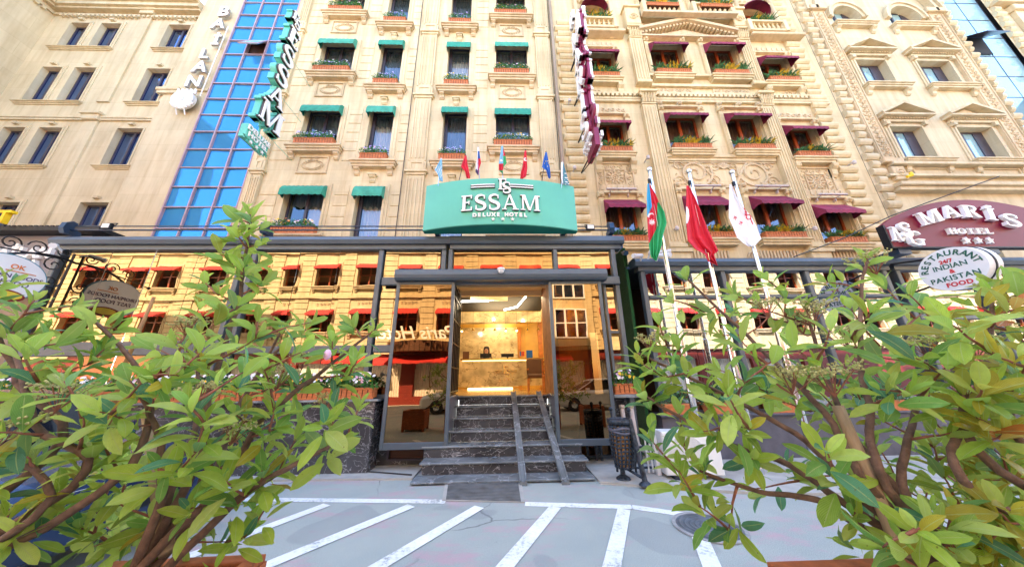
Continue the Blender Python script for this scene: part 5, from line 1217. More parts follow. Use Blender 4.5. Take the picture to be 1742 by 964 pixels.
def woodchair(x, y, label):
    r = thing('wooden_chair', (x, y, 1.15), label, 'chair', 'chairs in the lobby')
    m_ = MB(); m_.box(x - .2, x + .2, y - .2, y + .2, 1.55, 1.59, .01); m_.build('seat', 'orange_wood', r)
    m_ = MB()
    for z in (1.68, 1.80, 1.92): m_.box(x - .19, x + .19, y + .17, y + .2, z, z + .05)
    m_.build('backrest', 'orange_wood', r)
    for sx in (-1, 1):
        for sy in (-1, 1): m_ = MB(); m_.box(x + sx * .19 - .02, x + sx * .19 + .02, y + sy * .18 - .02, y + sy * .18 + .02, 1.152, 2.0 if sy > 0 else 1.55); m_.build('leg', 'orange_wood', r)
woodchair(1.32, 8.75, 'orange slatted wooden chair at the right edge of the door opening')
def skinned(name, joints, edges, radii, mat_name, parent, sub=2):
    me = bpy.data.meshes.new(name); me.from_pydata([Vector(j) - Vector(parent['_off']) for j in joints], edges, []); o = bpy.data.objects.new(name, me); COL.objects.link(o)
    o['_off'] = tuple(parent['_off']); o.parent = parent
    sk = o.modifiers.new('skin', 'SKIN'); sk.use_smooth_shade = True
    if not me.skin_vertices: me.attributes
    bpy.context.view_layer.objects.active = o
    for i, v in enumerate(me.skin_vertices[0].data): v.radius = (radii[i], radii[i]) if not isinstance(radii[i], tuple) else radii[i]; v.use_root = (i == 0)
    s2 = o.modifiers.new('sub', 'SUBSURF'); s2.levels = sub; s2.render_levels = sub; me.materials.append(MT[mat_name]); return o
px_, py_ = -.62, 11.0; UP = .17
per = thing('person', (px_, py_, 1.15), 'receptionist with long dark hair in dark clothes seated behind the desk', 'person')
J = [(px_, py_, 1.62), (px_, py_, 1.85), (px_, py_, 2.05), (px_, py_ - .01, 2.17), (px_, py_ - .02, 2.27), (px_, py_ - .02, 2.38), (px_ - .18, py_, 2.04), (px_ - .22, py_ - .06, 1.82), (px_ - .12, py_ - .28, 2.02 - .16), (px_ + .18, py_, 2.04), (px_ + .22, py_ - .06, 1.82), (px_ + .12, py_ - .28, 1.86),
     (px_ - .1, py_ - .38, 1.60), (px_ + .1, py_ - .38, 1.60), (px_ - .1, py_ - .40, 1.2), (px_ + .1, py_ - .40, 1.2)]
J = [(a, b_, c + (UP if c > 1.5 else 0)) for a, b_, c in J]
try:
    body = skinned('body', J, [(0, 1), (1, 2), (2, 3), (3, 4), (4, 5), (2, 6), (6, 7), (7, 8), (2, 9), (9, 10), (10, 11), (0, 12), (0, 13), (12, 14), (13, 15)],
            [.13, .12, .11, .05, .085, .07, .06, .045, .035, .06, .045, .035, .07, .07, .045, .045], 'skin', per)
except Exception as ex:
    print('skin failed', ex)
m_ = MB(); m_.T = TR((0, 0, UP)); m_.lathe([(.15, 1.58), (.16, 1.7), (.15, 1.9), (.17, 2.0), (.13, 2.08), (.06, 2.12)], (px_, py_, 0), 14, 1.15, .8)
for s_ in (-1, 1): m_.tube([(px_ + s_ * .15, py_, 2.04), (px_ + s_ * .23, py_ - .05, 1.84), (px_ + s_ * .15, py_ - .22, 1.85)], [.075, .07, .05], 8)
m_.build('blazer', 'black_fabric', per, smooth=True)
m_ = MB(); m_.T = TR((0, 0, UP)); m_.lathe([(.02, 2.47), (.075, 2.455), (.105, 2.40), (.115, 2.30), (.12, 2.15), (.11, 2.05), (.06, 2.0)], (px_, py_ + .045, 0), 14, 1, .75); m_.build('hair', 'hair_dark', per, smooth=True)
m_ = MB(); m_.T = TR((0, 0, UP))
for s_ in (-1, 1): m_.ball((px_ + s_ * .03, py_ - .105, 2.34), .009, 6)
m_.box(px_ - .02, px_ + .02, py_ - .112, py_ - .10, 2.275, 2.283); m_.tube([(px_, py_ - .10, 2.335), (px_, py_ - .122, 2.31)], .009, 5); m_.build('face', 'hair_dark', per)
# ------------------------------------------------------------------ signs
sg = thing('hotel_sign', (-.045, 5.6, 4.53), 'curved turquoise green hotel sign with raised white letters above the entrance', 'sign')
SC, SR, SH = -.045, 4.92, 1.668      # centre x, radius, half chord
def arcY(x): return 5.43 + SR - sqrt(SR * SR - (x - SC) ** 2)
N_ = 30; arc = [(SC - SH + 2 * SH * i / N_,) for i in range(N_ + 1)]; arc = [(x[0], arcY(x[0])) for x in arc]
m_ = MB(); m_.prismz(arc + [(SC + SH, 5.86), (SC - SH, 5.86)], 4.535, 5.65); m_.build('panel', 'sign_green', sg)
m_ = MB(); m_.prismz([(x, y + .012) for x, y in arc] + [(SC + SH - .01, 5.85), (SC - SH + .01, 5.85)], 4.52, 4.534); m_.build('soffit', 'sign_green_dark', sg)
def on_arc(x, z): return frame_at(x, arcY(x), z, rz=math.asin((x - SC) / SR))
def raised(word, x0, x1, z, h, hv, parent, face='letter_white', backm='letter_dark', tf=None, dep=.05, gap=None):
    ws = [glyph(c, hv)[1] for c in word]; tot = sum(ws); gapw = ((x1 - x0) - tot * h) / max(1, len(word) - 1); x = x0
    for c, w_ in zip(word, ws):
        T_ = tf(x, z, w_ * h)
        m_ = MB(); put_glyph(m_, c, T_, h, dep, dep * .55, hv); L = m_.build('letter', face, parent)
        m_ = MB(); put_glyph(m_, c, T_, h, dep * .5, .0, hv, .012); m_.build('letter_back', backm, L)
        x += w_ * h + gapw
tf_ = lambda x, z, w_: on_arc(x + w_ / 2, z) @ TR((-w_ / 2, 0, 0))
raised('ESSAM', -.87, .80, 4.845, .365, 1.0, sg, tf=tf_)
for c, x, z, h in (('E', -.09, 5.33, .27), ('S', .00, 5.235, .27)):
    m_ = MB(); T_ = on_arc(x + .09, z) @ TR((-.09, 0 if c == 'E' else -.02, 0)); put_glyph(m_, c, T_, h, .05, .028); m_.build('emblem', 'letter_white', sg)
    m_ = MB(); put_glyph(m_, c, T_, h, .025, 0, 1, .012); m_.build('emblem_return', 'letter_dark', sg)
for x0, x1 in ((-.68, -.17), (.15, .66)):
    for z in (5.465, 5.41):
        for nm, mt_, e, q in (('rule', 'letter_white', .045, .0), ('rule_return', 'letter_dark', .03, .008)):
            m_ = MB(); n = 8
            for i in range(n):
                xa, xb = x0 + (x1 - x0) * i / n, x0 + (x1 - x0) * (i + 1) / n; y = arcY((xa + xb) / 2); m_.box(xa - q, xb + q - .0005, y - e, y - (.031 if nm == 'rule' else -.004), z - .011 - q * .6 + e * .001, z + .011 + q * .6)
            m_.build(nm, mt_, sg)
x = -.585
for ch in 'DELUXE HOTEL':
    if ch != ' ':
        m_ = MB(); text_mesh(m_, ch, on_arc(x, 4.70) @ TR((0, -.012, 0)), .118, .02, .005); m_.build('small_letter', 'letter_white', sg)
    x += .098 if ch != ' ' else .075
for i in range(3): m_ = MB(); star(m_, on_arc(-.20 + .2 * i, 4.635), .042, .03); m_.build('star', 'letter_white', sg)
# vertical blade sign of the green hotel: reads from the camera side, near edge toward the street
bl = thing('blade_sign', (-7.3, 8.5, 7.8), 'vertical projecting green sign with white serif letters beside the blue glass tower', 'sign')
def blade_letter(ch, yn, z, h, hv, parent, X=-7.05, dpt=.24, rz=pi / 2, gm='sign_green', wm='letter_white'):
    T_ = frame_at(X, yn, z, rz=rz)
    m_ = MB(); put_glyph(m_, ch, T_, h, .05, .02, hv); L = m_.build('letter', wm, parent)
    m_ = MB(); put_glyph(m_, ch, T_, h, .018, -.05, hv, .01); m_.build('letter_back', 'letter_dark', L)  # black slab paints the shadow gap between face and backing
    m_ = MB(); put_glyph(m_, ch, T_, h, -.052, -dpt, hv, .045); m_.build('backing', gm, L)
for ch, yn, z, h in (('E', 6.98, 12.22, .66), ('S', 6.98, 11.36, .68), ('S', 6.98, 10.48, .68), ('A', 6.94, 9.66, .64), ('M', 6.84, 8.80, .72)): blade_letter(ch, yn, z, h, 1.15, bl)
blade_letter('E', 6.92, 13.14, .36, 1.0, bl); blade_letter('S', 7.06, 13.0, .36, 1.0, bl)
m_ = MB(); m_.box(-7.30, -7.10, 6.72, 7.48, 7.98, 8.42, .0)
for i in range(9): star(m_, frame_at(-7.1, 6.74 + .09 * i, 7.98 - (i % 2) * .05, rz=pi / 2), .09, -.02)
m_.build('backing', 'sign_green', bl)
m_ = MB(); text_mesh(m_, 'DELUXE', frame_at(-7.09, 7.10, 8.24, rz=pi / 2), .215, .03, .005); text_mesh(m_, 'HOTEL', frame_at(-7.09, 7.10, 8.04, rz=pi / 2), .215, .03, .005)
for i in range(3): star(m_, frame_at(-7.09, 6.9 + .2 * i, 7.93, rz=pi / 2), .06, .03)
m_.build('small_letter', 'letter_white', bl)
m_ = MB()
for z in (8.75, 10.4, 12.1): m_.tube([(-7.25, 7.4, z), (-7.25, 8.58, z - .02)], .007, 5)
m_.tube([(-7.25, 7.2, 7.98), (-7.25, 7.2, 13.3)], .025, 6); m_.build('bracket', 'sign_green', bl)
# vertical blade sign of the maroon hotel, seen almost edge on
bm = thing('blade_sign', (2.85, 8.5, 8), 'vertical projecting maroon sign with white block letters seen almost edge on', 'sign')
for side_, rz, yn in ((-1, -pi / 2, 7.92), (1, pi / 2, 7.10)):
    for ch, z, h in (('M', 13.0, .88), ('A', 11.95, .86), ('R', 10.88, .86), ('İ', 9.95, .72), ('S', 8.96, .86)):
        T_ = frame_at(2.85 + side_ * .075, yn + (side_ * .2 if ch == 'İ' else 0), z, rz=rz)
        m_ = MB(); put_glyph(m_, ch, T_, h, .11, .02, 1.3); L = m_.build('letter', 'letter_white', bm)
        m_ = MB(); put_glyph(m_, ch, T_, h, .018, -.06, 1.3, .03); m_.build('letter_back', 'letter_maroon', L)
    T_ = frame_at(2.85 + side_ * .10, 7.5 - side_ * .28, 14.15, rz=rz); m_ = MB(); put_glyph(m_, 'S', T_, .55, .14, .02, 1.3); put_glyph(m_, 'M', T_ @ TR((.05, -.03, -.1)), .42, .12, .02, 1.2); m_.build('emblem', 'letter_white', bm)
    m_ = MB(); text_mesh(m_, 'HOTEL', frame_at(2.85 + side_ * .13, 7.45, 8.45, rz=rz), .26, .08, .008)
    for i in range(3): star(m_, frame_at(2.85 + side_ * .13, 7.25 + .2 * i, 8.28, rz=rz), .08, .07)
    m_.build('small_letter', 'letter_white', bm)
m_ = MB(); m_.box(2.78, 2.92, 7.05, 7.9, 8.1, 8.75); m_.tube([(2.85, 7.5, 8.0), (2.85, 7.5, 14.5)], .03, 6); m_.build('core', 'letter_maroon', bm)
m_ = MB()
for z in (8.3, 9.6, 11.3, 13.1): m_.tube([(2.85, 7.5, z), (2.7, 8.58, z - .1)], .022, 6); m_.tube([(2.85, 7.5, z - .3), (2.7, 8.58, z - .1)], .016, 6); m_.box(2.62, 2.78, 8.56, 8.6, z - .2, z)
m_.build('bracket', 'black_iron', bm)
# big arched maroon sign
ar = thing('hotel_sign', (10.6, 5.7, 4.1), 'large arched maroon hotel sign with thick white letters at the right', 'sign')
pts = [(8.40, 4.08), (12.9, 4.08), (12.9, 4.58)]
for i in range(21): t = i / 20; pts.append((12.9 - 4.5 * t, 4.62 + .64 * sin(pi * t) ** .8))
m_ = MB(); m_.prism(pts, 5.60, 5.70); m_.build('panel', 'sign_maroon', ar)
m_ = MB(); m_.prism([(8.36, 4.05), (12.94, 4.05), (12.94, 4.079), (8.36, 4.079)], 5.585, 5.72); m_.prism([(8.36, 4.08), (8.399, 4.08), (8.399, 4.60), (8.36, 4.60)], 5.585, 5.72); m_.build('edge', 'black_iron', ar)
for ch, p, q, hs in (('M', (1566, 386), (1600, 377), 1), ('A', (1603, 374), (1630, 371), 1), ('R', (1635, 372), (1664, 373), 1), ('İ', (1674, 376), (1692, 378), 1), ('S', (1703, 385), (1732, 390), 1)):
    a = at(*p, 5.58); b_ = at(*q, 5.58); ang = -atan2(b_.z - a.z, b_.x - a.x); h = .30; T_ = frame_at(a.x, 5.6, a.z, 0, ang)
    wd = (b_ - a).length; g_w = glyph(ch, 1.45)[1]
    S_ = Matrix.Diagonal((wd / (g_w * h), 1, 1, 1)); m_ = MB(); put_glyph(m_, ch, T_ @ S_, h, .10, .03, 1.45); L = m_.build('letter', 'letter_white', ar)
    m_ = MB(); put_glyph(m_, ch, T_ @ S_, h, .028, .0, 1.45, .02); m_.build('letter_back', 'letter_maroon', L)
a = at(1613, 399, 5.58); b_ = at(1690, 399, 5.58); x = a.x; sc_ = (b_.x - a.x) / 5
for ch in 'HOTEL':
    h = .135; wd = glyph(ch, 1.3)[1] * h; S_ = Matrix.Diagonal((sc_ * .86 / wd, 1, 1, 1)); m_ = MB(); put_glyph(m_, ch, frame_at(x, 5.6, a.z) @ S_, h, .06, 0, 1.3); m_.build('small_letter', 'letter_white', ar); x += sc_
for px_s in (1642, 1662, 1681):
    c = at(px_s, 410, 5.58); m_ = MB(); star(m_, frame_at(c.x, 5.6, c.z), .085, .06); m_.build('star', 'letter_white', ar)
a = at(1518, 410, 5.58); m_ = MB(); T_ = frame_at(a.x, 5.6, a.z, 0, .12); S_ = Matrix.Diagonal((1.15, 1, 1, 1)); put_glyph(m_, 'M', T_ @ S_, .33, .06, 0, 1.2); put_glyph(m_, 'S', T_ @ TR((.16, -.03, .10)) @ S_, .34, .07, 0, 1.2); put_glyph(m_, 'G', T_ @ TR((.24, -.05, -.10)) @ S_, .34, .08, 0, 1.2); m_.build('emblem', 'letter_white', ar)
m_ = MB()
for x in (8.6, 10.6, 12.6): m_.box(x, x + .14, 5.75, 6.3, 3.98, 4.07); m_.box(x - .08, x + .2, 5.62, 5.9, 3.93, 4.049)
m_.build('support', 'dark_blue_metal', ar)
# overhead wire
m_ = MB(); p0 = at(1350, 437, 5.9); p1 = at(1516, 367, 5.7); p2 = at(1700, 300, 5.2); m_.tube([p0, p0.lerp(p1, .5) - Vector((0, 0, .05)), p1, p1.lerp(p2, .5), p2], .012, 5); tag(m_.build('cable', 'cable_rubber'), 'black cable slanting up to the maroon arched sign', 'cable')
# round food signs
def ellipse_disc(mb, c, ry, rz_, x0, x1, n=36):
    vs_ = [(x0, c[1] + ry * cos(2 * pi * k / n), c[2] + rz_ * sin(2 * pi * k / n)) for k in range(n)] + [(x1, c[1] + ry * cos(2 * pi * k / n), c[2] + rz_ * sin(2 * pi * k / n)) for k in range(n)]
    mb.add(vs_, [tuple(range(n)), tuple(range(2 * n - 1, n - 1, -1))] + [(k, (k + 1) % n, (k + 1) % n + n, k + n) for k in range(n)])
ov = thing('restaurant_sign', (8.9, 5.2, 3.0), 'white oval restaurant sign with green and red lettering below the maroon arch', 'sign')
C0 = (8.68, 5.14, 3.40)
m_ = MB(); ellipse_disc(m_, C0, .46, .415, 8.68, 8.80); ellipse_disc(m_, C0, .46, .415, 8.83, 8.95); m_.build('disc', 'white_paint', ov)
m_ = MB(); ellipse_disc(m_, C0, .472, .427, 8.801, 8.829); m_.tube([(8.82, 5.5, 3.2), (8.82, 6.05, 3.1)], .02, 6); m_.tube([(8.82, 5.4, 3.72), (8.82, 6.05, 3.85)], .02, 6); m_.build('rim', 'black_iron', ov)
def word_arc(word, y0, R_, size, a0, a1, m, mb_, up=1):
    n = len(word)
    for i, ch in enumerate(word):
        if ch == ' ': continue
        a = radians(a0 + (a1 - a0) * i / (n - 1)); u, v_ = R_ * cos(a) * 1.08, R_ * sin(a) * .95
        text_mesh(mb_, ch, frame_at(C0[0], C0[1], C0[2], rz=-pi / 2) @ TR((u, -.002, v_)) @ Matrix.Rotation(-(a - pi / 2) if up else -(a + pi / 2), 4, 'Y') @ TR((0, 0, -size * .35)), size, .006, .003)
m_ = MB(); word_arc('RESTAURANT', 0, .335, .145, 172, 10, None, m_); m_.build('lettering', 'ink_green', ov)
F0 = frame_at(C0[0], C0[1], C0[2], rz=-pi / 2)
m_ = MB(); text_mesh(m_, '24/7', F0 @ TR((-.02, -.002, .13)), .10, .006, .003); text_mesh(m_, '&', F0 @ TR((0, -.002, -.08)), .11, .006, .003); text_mesh(m_, 'FOOD', F0 @ TR((.02, -.002, -.335)), .115, .006, .004, spacing=1.1); m_.build('lettering', 'ink_red', ov)
m_ = MB(); text_mesh(m_, 'INDIAN', F0 @ TR((0, -.002, .015)), .135, .006, .001); text_mesh(m_, 'PAKISTAN', F0 @ TR((0, -.002, -.21)) @ Matrix.Rotation(-.03, 4, 'Y'), .135, .006, .002, spacing=1.1); m_.build('lettering', 'ink_green', ov)
lf = thing('restaurant_sign', (-8.9, 5.2, 3.0), 'round white food sign hanging from a scrolled black iron bracket at the left edge', 'sign')
C1 = (-8.90, 5.22, 3.36); m_ = MB(); ellipse_disc(m_, C1, .50, .40, -8.96, -8.90); m_.build('disc', 'white_paint', lf)
m_ = MB(); ellipse_disc(m_, C1, .52, .42, -8.95, -8.91); m_.build('rim', 'flag_teal', lf)
F1 = frame_at(-8.899, 5.22, 3.36, rz=pi / 2)
m_ = MB(); text_mesh(m_, 'EUROPEAN FOODS', F1 @ TR((.0, -.002, .0)), .105, .006, .001); text_mesh(m_, 'FAST FOOD', F1 @ TR((.0, -.002, -.13)), .12, .006, .001); m_.build('lettering', 'ink_violet', lf)
m_ = MB(); m_.T = F1; m_.box(-.02, .34, -.008, -.002, .12, .135); m_.T = F1; text_mesh(m_, 'OK', F1 @ TR((.1, -.002, .17)) if False else TR((.1, -.002, .17)), .12, .006, .002); m_.build('lettering', 'ink_orange', lf)
m_ = MB(); ellipse_disc(m_, (0, 5.30, 3.04), .26, .11, -8.899, -8.888, 20); m_.build('picture', 'shop_red', lf)
m_ = MB(); ellipse_disc(m_, (0, 5.32, 3.05), .20, .07, -8.887, -8.880, 20); m_.build('picture', 'flag_yellow', lf)
ib = thing('iron_bracket', (-8.93, 5.9, 3.4), 'black wrought iron scroll bracket fixed to the post at the left edge', 'bracket')
m_ = MB(); X = -8.93; m_.tube([(X, 5.75 - .95 * cos(a), 3.1 + .85 * sin(a)) for a in [pi * .10 + pi * .55 * i / 14 - pi * 0 for i in range(15)]], .022, 6)
m_.tube([(X, 5.93, 2.9), (X, 5.93, 4.1)], .02, 6); m_.tube([(X, 4.62, 3.80), (X, 5.93, 3.95)], .014, 6); m_.ball((X, 4.6, 3.8), .035, 8)
def yz_spiral(mb, cy, cz, r, a0, turns, sg_, th=.012):
    mb.tube([(X, cy + (r * (1 - .9 * i / 18)) * cos(a0 + sg_ * 2 * pi * turns * i / 18), cz + (r * (1 - .9 * i / 18)) * sin(a0 + sg_ * 2 * pi * turns * i / 18)) for i in range(19)], th, 5)
for cy, cz, r, a0, t, s_ in ((5.72, 3.78, .17, 0, 1.6, 1), (5.45, 4.02, .14, pi, 1.5, -1), (5.12, 3.98, .13, 0, 1.5, 1), (5.78, 3.45, .14, 0, 1.5, -1), (5.76, 3.15, .10, 0, 1.4, 1), (5.80, 4.08, .11, pi, 1.4, 1)): yz_spiral(m_, cy, cz, r, a0, t, s_)
m_.build('scroll', 'black_iron', ib)
# grey board with white block letters, far left
gb = thing('spa_sign', (-11, 6.6, 3.2), 'grey wall board with white block letters at the left edge below the roof line', 'sign')
m_ = MB(); m_.box(-14.5, -9.75, 6.6, 6.75, 3.45, 4.86); m_.build('board', 'grey_board', gb)
m_ = MB(); m_.box(-14.6, -9.3, 6.35, 6.9, 4.88, 4.97); x = -14.5
while x < -9.4: m_.box(x, x + .06, 6.36, 6.9, 4.971, 5.01); x += .12
m_.build('roof_edge', 'black_iron', gb)
p = at(84, 438, 6.55); m_ = MB(); text_mesh(m_, 'BAİLAN', frame_at(p.x, 6.6, p.z), .36, .07, .016, 'RIGHT', 1.1); p2 = at(60, 460, 6.55); text_mesh(m_, 'SPA', frame_at(p2.x, 6.6, p2.z), .36, .07, .016, 'RIGHT', 1.1); m_.build('letter', 'letter_white', gb)
m_ = MB(); m_.box(-14.5, -9.35, 6.9, 7.0, 0, 4.87); tag(m_.build('side_wall', 'shade_stone'), 'shade coloured wall below the grey board at the left edge', 'wall')  # shade under the board is put into the stone colour
m_ = MB(); m_.tube([(-9.55, 6.3, 0), (-9.55, 6.3, 3.45)], .055, 10); tag(m_.build('white_post', 'pipe_plastic', smooth=True), 'pale vertical pipe under the grey board beside the dark blue frame', 'pipe')
p = at(4, 392, 6.3); m_ = MB(); text_mesh(m_, 'T', frame_at(p.x, 6.3, 5.01), .42, .10, .012); tag(m_.build('roof_letter', 'yellow_paint'), 'yellow letter standing on the roof edge at the far left', 'letter')
# letters climbing the beige pilaster
bs = thing('wall_letters', (-11.9, BY - .2, 11), 'vertical white block letters and round crest on the beige wall by the blue glass', 'sign')
for ch, px_l, py_l, h in (('B', 378, 27, .56), ('A', 369, 48, .56), ('İ', 365, 76, .52), ('L', 345, 99, .52), ('A', 337, 122, .56), ('N', 326, 147, .56)):
    p = at(px_l, py_l, 8.9); m_ = MB(); text_mesh(m_, ch, frame_at(p.x, 8.90, p.z), h * 1.42, .02, .016); L_ = m_.build('letter', 'letter_white', bs); m_ = MB(); text_mesh(m_, ch, frame_at(p.x, 8.975, p.z), h * 1.42, .074, .018); m_.build('letter_back', 'pipe_grey', L_)  # darker grey behind each face paints the shading of the letter sides
p = at(312, 170, 8.85); m_ = MB(); m_.T = frame_at(p.x, 8.85, p.z) @ Matrix.Rotation(pi / 2, 4, 'X'); m_.lathe([(.36, -.12), (.40, -.08), (.40, .06), (.36, .10), (.28, .10), (.27, .07)], (0, 0, 0), 28); m_.T = None
for i in range(5): m_.tube([(p.x - .28 + .14 * i, 8.86, p.z + .30), (p.x - .32 + .16 * i, 8.84, p.z + .52)], [.07, .035], 6)
for i in range(9): a_ = pi * (1.15 + .7 * i / 8); m_.ball((p.x + .40 * cos(a_), 8.84, p.z + .40 * sin(a_)), .06, 6)
m_.build('crest', 'white_paint', bs)
m_ = MB(); text_mesh(m_, 'B', frame_at(p.x, 8.76, p.z - .12), .36, .03, .01); m_.build('letter', 'letter_white', bs)
m_ = MB(); m_.tube([(-11.62, 8.95, 12.0), (-11.62, 8.95, 15.9)], .02, 5); m_.tube([(p.x - .15, 8.85, p.z - .4), (p.x - .15, 8.95, p.z - .62)], .02, 5); m_.tube([(p.x + .15, 8.85, p.z - .4), (p.x + .15, 8.95, p.z - .62)], .02, 5); m_.build('bracket', 'white_paint', bs)

# ------------------------------------------------------------------ flags: cloth grids coloured where the cloth itself is coloured
def cloth(name, root, L_, R_, Yp, classify, mats_, nu=22, nv=46, fold=.05, folds=3.2, thick=.004, ph=0):
    """L_, R_: left and right outline in picture points (top to bottom), laid on the plane y=Yp and folded in depth"""
    def interp(P_, t):
        ds = [0]
        for a, b_ in zip(P_[:-1], P_[1:]): ds.append(ds[-1] + math.dist(a, b_))
        s_ = t * ds[-1]
        for i in range(len(P_) - 1):
            if s_ <= ds[i + 1] + 1e-9: q = (s_ - ds[i]) / max(1e-9, ds[i + 1] - ds[i]); return (P_[i][0] + (P_[i + 1][0] - P_[i][0]) * q, P_[i][1] + (P_[i + 1][1] - P_[i][1]) * q)
        return P_[-1]
    mb = MB(); mb.mats = list(mats_); vs_ = []; px_s = []
    for j in range(nv + 1):
        l, r = interp(L_, j / nv), interp(R_, j / nv)
        for i in range(nu + 1):
            u = i / nu; a = l[0] + (r[0] - l[0]) * u; b_ = l[1] + (r[1] - l[1]) * u; px_s.append((a, b_)); amp = fold * min(1, j / nv * 2.5 + .1)
            p = at(a, b_, Yp); k = amp * sin(u * folds * 2 * pi + 1.3 * j / nv + ph) + amp * .5 * sin(u * 7 + 3 * j / nv)
            d = (p - Vector((0, 0, EYE))).normalized(); vs_.append(p - d * k)
    for v in vs_: mb.v.append(v)
    W = nu + 1
    for j in range(nv):
        for i in range(nu):
            q = [j * W + i, j * W + i + 1, (j + 1) * W + i + 1, (j + 1) * W + i]
            mx_ = sum(px_s[k][0] for k in q) / 4; my_ = sum(px_s[k][1] for k in q) / 4
            mb.f.append(q[::-1]); mb.m.append(classify(mx_, my_))
    o = mb.build('cloth', None, root, smooth=True); so_ = o.modifiers.new('thickness', 'SOLIDIFY'); so_.thickness = thick
    return o
Z5 = lambda *ps: [(1080 + x / 4.59, 270 + y / 4.59) for x, y in ps]
def pole(x, y, ztop, label, cloth_args):
    r = thing('flag_pole', (x, y, 0), label, 'flagpole', 'flagpoles in front of the silver glass')
    m_ = MB(); m_.lathe([(.055, 0), (.055, 2.3), (.052, 2.34), (.036, 2.36), (.034, ztop - .02), (.03, ztop)], (x, y, 0), 16); m_.build('pole', 'steel', r, smooth=False)
    m_ = MB(); m_.lathe([(.03, 0), (.038, .02), (.03, .04)], (x, y, ztop), 12); m_.ball((x, y, ztop + .09), .055, 14); m_.build('finial', 'steel', r, smooth=True)
    m_ = MB(); m_.lathe([(.14, 0), (.14, .02), (.07, .03), (.07, .12)], (x, y, 0), 16); m_.build('base', 'steel', r)
    m_ = MB(); m_.tube([(x - .07, y - .05, 1.2), (x - .07, y - .05, ztop - .15), (x - .02, y, ztop - .05)], .005, 4); m_.build('halyard', 'letter_white', r); m_ = MB(); m_.box(x - .09, x - .04, y - .06, y - .02, ztop - .28, ztop - .18); m_.build('clip', 'black_iron', r)
    return r
pA = pole(3.14, 5.2, 5.62, 'steel flagpole with a blue, red and green flag with white crescent and star', None)
blueP = Z5((90, 190), (112, 190), (134, 372), (96, 455)); greenP = Z5((176, 340), (215, 345), (260, 480), (225, 620), (172, 810), (100, 760), (106, 672), (168, 545))
cres_c, star_c = Z5((125, 446))[0], Z5((133, 495))[0]
def clsA(x, y):
    if pip(x, y, blueP): return 0
    if pip(x, y, greenP): return 2
    d = math.dist((x, y), cres_c); d2 = math.dist((x, y), (cres_c[0] + 1.8, cres_c[1] + 1.6))
    if d < 5.4 and d2 > 4.4 and y < cres_c[1] + 2.5: return 3
    a_ = atan2(y - star_c[1], x - star_c[0]); 
    if math.dist((x, y), star_c) < 3.9 + 1.5 * cos(8 * a_): return 3
    return 1
cloth('flag', pA, Z5((98, 195), (92, 330), (97, 480), (103, 600), (112, 690), (125, 765), (168, 798)), Z5((112, 195), (160, 272), (188, 340), (232, 415), (250, 500), (222, 590), (208, 690), (168, 798)), 5.12, clsA, ['flag_blue', 'flag_red', 'flag_green', 'flag_white'], 60, 110, .035)
pB = pole(3.99, 5.2, 5.58, 'steel flagpole with a plain red flag showing part of a white crescent', None)
cB = Z5((398, 440))[0]
cloth('flag', pB, Z5((402, 210), (399, 380), (400, 500), (412, 640), (470, 705), (545, 745), (570, 800), (643, 832)), Z5((420, 210), (470, 300), (520, 420), (575, 560), (620, 650), (655, 718), (618, 745), (646, 832)), 5.12, lambda x, y: 1 if ((x - cB[0]) / 6) ** 2 + ((y - cB[1]) / 15) ** 2 < 1 else 0, ['flag_red', 'flag_white'], 50, 80, .05, 2.2)
pC = pole(4.93, 5.2, 5.56, 'steel flagpole with a white flag with small red stars and letters', None)
s1, s2 = Z5((785, 460))[0], Z5((830, 500))[0]; H1 = [Z5((852, 420), (858, 455)), Z5((870, 430), (880, 465))]
def clsC(x, y):
    for c_ in (s1, s2):
        a_ = atan2(y - c_[1], x - c_[0])
        if math.dist((x, y), c_) < 2.3 + 1.5 * cos(5 * a_ - 1.5): return 1
    c_ = Z5((888, 455))[0]; d = math.dist((x, y), c_)
    if 3.0 < d < 4.8: return 1
    for (ax, ay) in ((858, 395), (912, 490)):
        q = Z5((ax, ay))[0]
        if abs(x - q[0] - (y - q[1]) * .4) < 1.0 and abs(y - q[1]) < 5: return 1
    c2_ = Z5((862, 425))[0]
    if abs(x - c2_[0]) < .9 and abs(y - c2_[1]) < 5 or abs(x - c2_[0] - 2.2) < .9 and abs(y - c2_[1] - 2) < 5: return 1
    return 0
cloth('flag', pC, Z5((740, 200), (737, 330), (735, 460), (762, 520), (800, 615), (845, 655), (890, 685)), Z5((752, 200), (790, 290), (850, 380), (910, 450), (950, 530), (988, 625), (935, 680)), 5.12, clsC, ['flag_white', 'flag_red'], 70, 90, .05, 1.8, ph=2)
# the seven small flags on the green sign
ZS = lambda *ps: [(700 + x / 4.82, 240 + y / 4.82) for x, y in ps]
def small_flag(label, base, tip, L_, R_, cls, mats_, fold=.02, sd=0):
    b_ = at(*ZS(base)[0], 5.62); t = at(*ZS(tip)[0], 5.62); r = thing('small_flag', tuple(b_), label, 'flag', 'small flags on top of the green sign')
    m_ = MB(); bb = b_ + (b_ - t) * .15; m_.tube([bb, t], .008, 6); m_.ball(t, .014, 6); m_.build('pole', 'black_iron' if sd else 'steel', r)
    cloth('flag', r, ZS(*L_), ZS(*R_), 5.59, cls, mats_, 14, 26, fold, 2.0, .003)
small_flag('small pale blue flag, leftmost on the green sign', (222, 338), (243, 142), [(240, 145), (205, 210), (188, 235), (215, 270), (232, 325)], [(250, 145), (252, 200), (250, 260), (258, 334), (258, 334)], lambda x, y: 1 if (int(x * 1.3 + y * .6) % 5 == 0 and 200 < (y - 240) * 4.82 < 300) else 0, ['flag_sky', 'flag_white'])
